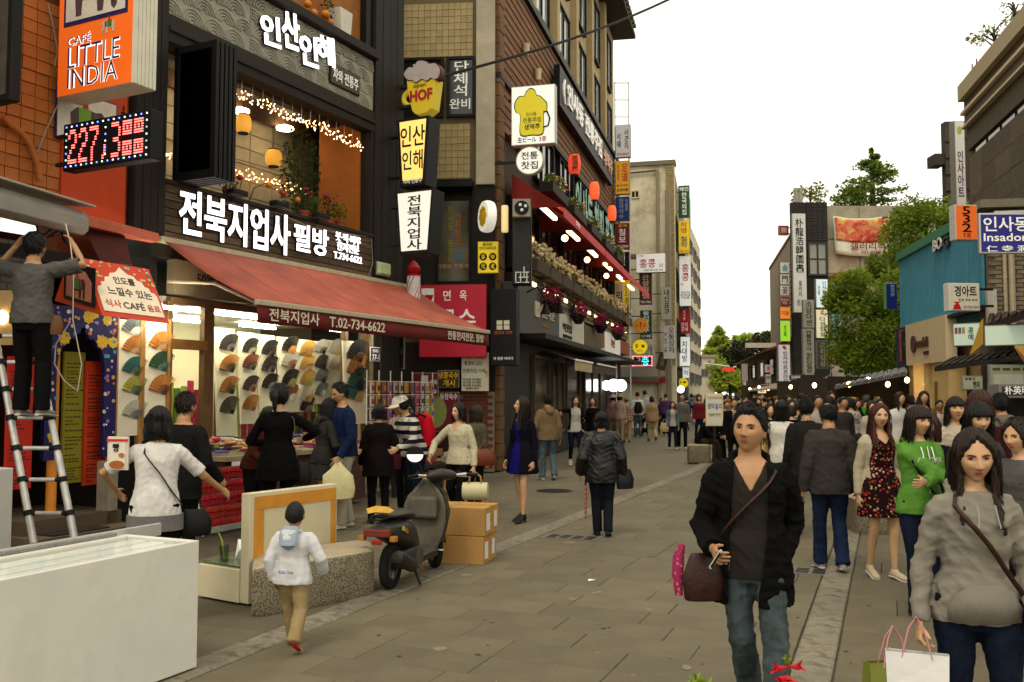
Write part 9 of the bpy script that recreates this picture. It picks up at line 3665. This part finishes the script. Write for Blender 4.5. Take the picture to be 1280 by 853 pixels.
i=pp('woman with curly black hair in long black coat at the toy rack, seen from behind',474,503,12.4,192,'f',hair=('bob',HAIRK,-.10),lod=10,lean=4,top=dict(name='coat',mat=cloth((.016,.011,.011)),hem=-.14,flare=.03,collar=True,ease=.035,box=.5),bottom=dict(mat=BLK),arms=((.15,.2,.9),(.2,.4,.75)))
bag('wine red leather shoulder bag of the woman in the long black coat',pw(i,tsurf(i,.10,-75,.11)),.26,.30,.10,M((.09,.015,.025),.45,.2),R(60),True)
i=pp('woman in white cap and navy white striped top bending over the paper goods',521,488,12.9,-52,'f',hair=('pony',HAIRK),head=(-10,22,0),lod=9,lean=20,top=dict(name='sweater',mat=M((.020,.020,.035),.88,kind='stripe',col2=(.45,.43,.38),p=8.5,var=.1,spec=.1),hem=-.03,ease=.03,wr=.008),bottom=dict(mat=DJEAN),arms=((.2,.55,.65),(.2,.5,.7)),hat=cap_hat(cloth((.48,.44,.36))))
g=thing('backpack','bright red backpack on the back of the woman in the white cap','backpack',None,pw(i,tsurf(i,.16,180,.13)),None,R(-52))
mb=MB()
RB=cloth((.42,.012,.03))
V,F=loft([(0,.02,-.24),(0,.01,-.20),(0,.02,0),(0,-.01,.18),(0,-.03,.24)],[.10,.16,.17,.14,.06],[.06,.10,.11,.09,.04],Vector((1,0,0)),16)
mb.add(V,F,RB)
mb.build('sack',g,smooth=True)
mb=MB()
mb.box(-.10,.09,-.17,.10,.13,.02,RB)
mb.build('front_pocket',g,bevel=.02)
mb=MB()
for x in(-.1,.1):
 mb.tube([(x,-.05,.2),(x,-.15,.24),(x*1.05,-.30,.14),(x*1.1,-.30,-.02)],.016,cloth((.02,.02,.02)),6)
mb.build('strap',g,smooth=True)
pp('dark haired woman half hidden between the coat and the striped top',507,494,13.6,-30,'f',hair=('bob',HAIRK),head=(-20,10,0),lean=12,top=dict(mat=cloth((.30,.26,.2)),ease=.02),bottom=dict(mat=BLK))
i=pp('woman in cream white jacket and black trousers carrying a cream handbag',574,501,12.5,-28,'f',hair=('bob',HAIRK,-.14),head=(-16,0,0),hk=.985,lod=8.5,lean=0,top=dict(name='jacket',mat=cloth((.46,.42,.31),var=.08),hem=-.045,collar=True,ease=.022,wr=.007,vneck=(.07,.07)),bottom=dict(mat=BLK,knee=.07,cuff=.065),shoes=(.03,.03,.03),legs=((.09,0,0),(-.08,0,.02,14)),arms=((.20,.05,.96),(.30,.45,.70)),elbow=(None,(.9,-.5,0)))
h_=pw(i,i['hands'][0][0])
g=thing('handbag','cream barrel handbag with brown handles carried by the woman in the cream jacket','bag',None,h_+Vector((.02,-.03,-.16)),None,R(-6))
mb=MB()
CBG=M((.50,.46,.30),.45,.08,6)
V,F=loft([(-.17,0,-.10),(-.165,0,-.10),(0,0,-.10),(.165,0,-.10),(.17,0,-.10)],[.09,.10,.105,.10,.09],[.10,.115,.12,.115,.10],Vector((0,1,0)),18)
mb.add(V,F,CBG)
mb.build('body',g,smooth=True)
mb=MB()
for y in(-.05,.05):
 mb.tube([(-.09,y,-.02),(-.07,y*.6,.09),(0,y*.3,.15),(.07,y*.6,.09),(.09,y,-.02)],.009,M((.30,.20,.07),.5),6)
mb.build('handle',g,smooth=True)
i=pp('woman with brown hair in olive jacket partly hidden by the woman in cream',593,505,13.9,150,'f',hair=('bob',HAIRB,-.16),lod=12,top=dict(name='jacket',mat=cloth((.10,.095,.062)),ease=.026),bottom=dict(mat=BLK))
bag('tan brown leather handbag of the woman in the olive jacket',pw(i,(.02,.10,.80))+Vector((.24,-.3,.13)),.30,.24,.12,M((.20,.062,.022),.45,.2),R(15),True)
i=pp('woman with long hair in dark cardigan over a deep blue dress looking up',653,497,12.6,-42,'f',hair=('verylong',HAIRB,-.34),head=(-28,-10,0),hk=1.0,lod=8.5,lean=-1,inner=dict(name='dress',mat=cloth((.018,.014,.135)),hem=-.16,flare=.05,ease=.008,sleeve=0),top=dict(name='cardigan',mat=cloth((.014,.012,.022)),hem=-.15,flare=.055,ease=.006,wr=.004,open=([-.2,.05,.14,.2,.3],[.11,.085,.02,.06,.06],[-.01,-.01,0,0,0])),shoes=(.012,.011,.011),heel=.05,legs=((.04,-.01,0),(-.05,-.01,0)),arms=((.14,.08,.97),(.16,.1,.95)))
pp('man in hooded beige jacket and light jeans walking away',685,492,18.6,196,'m',hair=('short',HAIRK),lod=12,top=dict(name='jacket',mat=cloth((.20,.145,.085)),hem=-.07,hood=True,ease=.034,box=.5),bottom=dict(mat=LJEAN,cuff=.07),shoes=(.2,.2,.2),legs=((.06,0,0),(-.08,0,.02,14)),arms=((.2,.2,.9),(.15,0,.97)))
i=pp('smiling woman in white shirt and black cardigan walking toward the camera',719,493,22.3,5,'f',hair=('long',HAIRB,-.18),lod=15,top=dict(name='cardigan',mat=BLK,hem=-.02,ease=.008,open=([-.2,.3],[.14,.11])),inner=dict(mat=cloth((.42,.40,.36)),hem=-.05,ease=.014),bottom=dict(mat=NVY,knee=.058,cuff=.05),shoes=(.4,.36,.3),legs=((.10,0,0),(-.14,0,.05,26)),arms=((.15,.1,.95),(.5,.5,.1)),elbow=(None,(1,-.3,0)))
pp('woman with brown hair in black jacket close behind the woman in the white shirt',742,495,23.6,-20,'f',hair=('long',HAIRB,-.16),top=dict(mat=BLK),inner=None,bottom=dict(mat=BLK),lod=18)
i=pp('woman with curly dark hair in black quilted jacket and dark jeans, seen from behind',752,512,11.3,178,'f',hair=('bob',HAIRK,-.11),hk=.985,lod=8.5,lean=3,wide=1.12,top=dict(name='jacket',mat=M((.012,.011,.011),.42,.25,9,.25,90,spec=.35),hem=-.10,collar=True,ease=.040,box=.5,wr=.010,sr=.012),bottom=dict(mat=cloth((.022,.024,.034)),knee=.066,cuff=.06),shoes=(.015,.015,.018),legs=((.06,-.02,0),(-.03,-.01,.01,8)),arms=((.22,.12,.88),(.20,.10,.90)))
bag('black shoulder bag on the right side of the woman in the quilted jacket',pw(i,tsurf(i,.0,-75,.13)),.24,.24,.10,M((.02,.022,.028),.45,.2),R(30),False,'shoulder_bag',[pw(i,tsurf(i,.02+.23*t,-80-50*t,.065))for t in np.linspace(0,1,7)]+[pw(i,i['sp'](.276).lerp(i['shd'][1],.5)+Vector((0,0,.06)))])
mb=MB()
mb.tube([(0,0,.45),(0,0,.05)],[.018,.012],M((.20,.05,.055),.7,kind='plaid',col2=(.35,.2,.18),p=18),8)
mb.tube([(0,0,.45),(0,0,.52)],.012,BLACKM,6)
q_=P(732,640,11.2)
o=mb.build('umbrella',loc=(q_.x,q_.y,.18),smooth=True)
tag(o,'folded red checked umbrella carried by the woman in the quilted jacket','umbrella')
pp('woman in pink hat and pink top among the walkers by the stalls',766,492,33,170,'f',hair=('bob',HAIRK),top=dict(mat=cloth((.40,.22,.24))),bottom=dict(mat=cloth((.30,.25,.18))),hat=cap_hat(cloth((.5,.4,.38)),full=True))
pp('woman in beige sun hat and pale blouse by the stalls',774,491,32,150,'f',hair=('bob',HAIRK),top=dict(mat=cloth((.42,.33,.27))),bottom=dict(mat=cloth((.35,.29,.2))),hat=cap_hat(cloth((.35,.27,.17)),full=True))
pp('woman in plaid beige jacket and khaki trousers walking away by the stalls',783,496,32.5,176,'f',hair=('short',HAIRG),top=dict(mat=M((.36,.28,.20),.85,kind='plaid',col2=(.24,.13,.09),p=10),hem=-.06,ease=.03),bottom=dict(mat=cloth((.36,.28,.16)),knee=.07,cuff=.07),hat=cap_hat(cloth((.25,.2,.13))),legs=((.05,0,0),(-.06,0,.01)))
i=pp('man in white shirt with dark backpack walking away by the stalls',797,489,37,180,'m',hair=('short',HAIRK),top=dict(mat=cloth((.48,.46,.44)),sleeve=.45),bottom=dict(mat=LJEAN))
mb=MB()
V,F=loft([(0,.15,.95),(0,.16,1.0),(0,.17,1.2),(0,.15,1.4)],[.13,.17,.17,.10],[.06,.1,.1,.05],Vector((1,0,0)),12)
mb.add([Vector((v.x,-v.y+.30,v.z))for v in V],F,cloth((.03,.028,.025)))
o=mb.build('backpack',smooth=True)
o.location=i['root'].matrix_world.translation+Vector((0,-.30,0))
tag(o,'dark backpack on the man in the white shirt by the stalls','backpack')
pp('man in checked pale shirt next to the backpack man',806,487,38,175,'m',hair=('short',HAIRK),top=dict(mat=M((.42,.40,.42),.85,kind='plaid',col2=(.3,.26,.3),p=12)),bottom=dict(mat=BLK))
pp('woman with dark hair in tan top and cream trousers walking away by the stalls',815,494,33.5,184,'f',hair=('bob',HAIRK,-.12),top=dict(mat=cloth((.32,.24,.14)),hem=-.10,ease=.03),bottom=dict(mat=cloth((.42,.35,.22)),knee=.07,cuff=.07),legs=((.10,0,0),(-.13,0,.05,25)),shoes=(.02,.02,.02))
i=pp('woman in pale denim jacket and jeans walking with the man in the grey vest',840,501,28.8,2,'f',hair=('bob',HAIRB,-.16),lod=20,top=dict(mat=denim((.16,.22,.25)),ease=.012,open=([-.2,.3],[.10,.07])),inner=dict(mat=cloth((.40,.35,.30)),hem=-.06),bottom=dict(mat=DJEAN),shoes=(.45,.4,.36),legs=((.07,0,0),(-.05,0,0)))
bag('cream cloth bag of the woman in the pale denim jacket',pw(i,tsurf(i,.02,-80,.12)),.26,.28,.1,M((.40,.32,.18),.7,.1),0,True)
pp('man in grey vest over checked shirt walking with the woman in denim',852,491,28.9,-6,'m',hair=('short',HAIRK),lod=20,top=dict(mat=cloth((.15,.14,.13)),hem=-.05),bottom=dict(mat=BLK,cuff=.06),shoes=(.35,.3,.26),legs=((.05,0,0),(-.06,0,0)))
pp('person in purple jacket beside the stalls further along',832,491,38.5,160,'m',hair=('short',HAIRR),top=dict(mat=cloth((.10,.05,.13)),ease=.04),bottom=dict(mat=BLK))
pp('person in navy top next to the purple jacket',826,497,40,20,'f',hair=('bob',HAIRK),top=dict(mat=NVY),bottom=dict(mat=DJEAN))
sy_=G(874,577).y+.12
for k_,(px,dz,lab,c_,hc_)in enumerate(((880,0,'seated man in dark track jacket and navy cap on the granite block',(.014,.013,.013),(.03,.05,.10)),(888,.02,'second seated man in black jacket and black cap, partly hidden by the first',(.02,.018,.016),(.012,.012,.012)))):
 person(lab,(P(px-5,560,sy_+k_*.45).x,sy_+k_*.45,0),62,1.70,'m',lean=26,seat=.52,hair=('short',HAIRK),head=(0,8,0),lod=17,top=dict(mat=cloth(c_),ease=.035,hem=-.02),bottom=dict(mat=cloth((.06,.055,.03)),ease=.014),legs=((.26,.03,0),(.24,.03,0)),arms=((.10,.72,.52),(.10,.74,.50)),hat=cap_hat(cloth(hc_)))
pp('woman with red brown bob hidden behind the green hooded jacket',1161,513,8.0,-30,'f',hair=('bob',HAIRR,-.15),head=(-10,0,0),top=dict(mat=cloth((.015,.013,.014)),ease=.02),bottom=dict(mat=BLK),lod=9)
pp('woman in white frilled blouse with black straps frowning behind the crowd',1190,494,9.6,4,'f',hair=('fringe',HAIRK,-.20),head=(-14,-3,0),top=dict(mat=cloth((.46,.40,.33)),ease=.018,wr=.012),bottom=dict(mat=BLK),lod=9,lips=LIPR)
pp('woman with black fringe hiding behind the woman in the grey hoodie',1217,499,7.0,2,'f',hair=('fringe',HAIRK,-.24),head=(-6,10,0),hk=.985,top=dict(mat=M((.016,.015,.014),.4,.2),ease=.024),bottom=dict(mat=BLK),lod=8)
pp('person with reddish brown hair seen from behind at the right',1230,484,7.9,190,'f',hair=('bob',HAIRR,-.10),hk=.985,top=dict(mat=cloth((.06,.015,.018)),ease=.022),bottom=dict(mat=BLK),lod=9)
pp('man in grey brown hooded jacket seen from behind at the dark stall',1253,490,10.4,176,'m',hair=('short',HAIRK),top=dict(mat=cloth((.17,.145,.115)),hood=True,ease=.03),bottom=dict(mat=DJEAN),lod=11)
pp('woman with tied dark hair in grey knit top at the right edge',1278,520,6.2,-70,'f',hair=('bun',HAIRB),head=(10,8,0),top=dict(mat=cloth((.13,.125,.12),bump=.5),ease=.03,hem=-.06),bottom=dict(mat=cloth((.02,.012,.03))),lod=8)
pp('woman in patterned white and black blouse in the crowd on the right',1064,496,19.5,176,'f',hair=('bob',HAIRK,-.10),top=dict(mat=M((.40,.37,.33),.85,kind='spots',p=26,col2=((.03,.02,.02),(.2,.05,.06)))),bottom=dict(mat=BLK),lod=20)
pp('person in bright green jacket in the crowd on the right',1083,492,21,170,'m',hair=('short',HAIRG),top=dict(mat=cloth((.06,.26,.03)),ease=.03),bottom=dict(mat=BLK),lod=20)
pp('woman in grey trousers and wine top in the crowd on the right',1052,497,20.5,200,'f',hair=('bob',HAIRK),top=dict(mat=cloth((.10,.03,.04))),bottom=dict(mat=cloth((.3,.28,.26))),lod=22)
pp('man in blue jacket in the crowd on the right',1073,497,22,10,'m',hair=('short',HAIRK),top=dict(mat=cloth((.03,.05,.16))),bottom=dict(mat=BLK),lod=22)
pp('woman crouching low in dark clothes behind the floral dress',1073,540,16.5,150,'f',hair=('bob',HAIRK),top=dict(mat=BLK),bottom=dict(mat=BLK),lod=18)
pp('short woman with dark bob behind the woman in the white t-shirt',1003,515,17,172,'f',hair=('bob',HAIRK),top=dict(mat=cloth((.06,.05,.045))),bottom=dict(mat=BLK),lod=18)
pp('man in black suit and white shirt walking toward the camera near the banner',917,497,21.5,-4,'m',hair=('short',HAIRK),top=dict(mat=cloth((.012,.012,.013)),hem=-.12,ease=.016,open=([.12,.3],[.03,.05])),inner=dict(mat=cloth((.45,.43,.4)),ease=.012),bottom=dict(mat=BLK),lod=20)
pp('man in black suit behind the standing banner',907,500,24,10,'m',hair=('short',HAIRK),top=dict(mat=cloth((.013,.012,.012)),hem=-.12),bottom=dict(mat=BLK),lod=22)
pp('woman in dark coat between the man in black and the white t-shirt',960,503,15.5,8,'f',hair=('long',HAIRK),top=dict(mat=cloth((.02,.018,.02)),hem=-.14),bottom=dict(mat=BLK),lod=17)
far_src=[]
PALC=[(.014,.013,.013),(.05,.045,.04),(.36,.33,.29),(.02,.025,.06),(.20,.03,.035),(.12,.10,.07),(.42,.40,.38),(.03,.03,.035)]
for k_ in range(8):
 sx='mf'[k_%2]
 far_src.append(person('%s in the distant crowd down the street'%('man in black top','woman in charcoal top','man in pale cream top','woman in navy top','man in dark red top','woman in brown top','man in white top','woman in dark grey top')[k_],(0,300+k_,0),0,1.62+.03*(k_%4),sx,lod=34,face=False,hair=('short' if sx=='m' else('bob','long')[k_%3==0],(HAIRK,HAIRB)[k_%2]),top=dict(mat=cloth(PALC[k_]),ease=.024,hem=-.08),bottom=dict(mat=(BLK,DJEAN,LJEAN)[k_%3]),legs=((.08,0,0),(-.1,0,.03,18)),group='distant crowd')['root'])
TOPC=[('black',(.014,.013,.013)),('charcoal',(.06,.055,.05)),('cream',(.42,.38,.30)),('navy',(.02,.03,.08)),('wine red',(.18,.025,.035)),('tan',(.25,.18,.10)),('white',(.52,.50,.47)),('grey',(.2,.19,.18)),('light blue',(.2,.28,.38)),('olive',(.12,.12,.05)),('pink',(.45,.22,.25)),('orange',(.45,.15,.04)),('teal',(.05,.18,.18)),('black',(.014,.013,.013))]
qq=random.Random(12)
spots=[]
for k_ in range(150):
 Y=17+68*qq.random()**1.4
 lx=np.interp(Y,[17,25,38,56,95],[5.4,6.7,9.4,13.5,21])
 w_=np.interp(Y,[17,25,38,56,95],[3.0,4.2,5.4,5.5,6])
 x=lx+w_*(qq.random()*1.5-.48)
 px=640+FPX*x/Y
 if px<800 or px<872 and Y<35 or Y<31 and px<940 or Y<24 and px<985:
  continue
 spots.append((x,Y))
for k_,(x,Y)in enumerate(spots):
 o=far_src[k_]if k_<8 else dup(far_src[k_%8])
 if k_>=8:
  cn_,cc_=qq.choice(TOPC)
  for ch in o.children:
   if ch.name.startswith('jacket'):
    ch.material_slots[0].link='OBJECT'
    ch.material_slots[0].material=cloth(cc_)
  o['label']='%s in %s top in the distant crowd down the street'%('man' if k_%2==0 else 'woman',cn_)
 o.location=(x,Y,0)
 o.rotation_euler=(0,0,R(qq.choice((0,180,170,-12,15,190))))
 s_=qq.uniform(.91,1.06)
 o.scale=(s_,s_,s_)
bpy.data.scenes.remove(TMP)
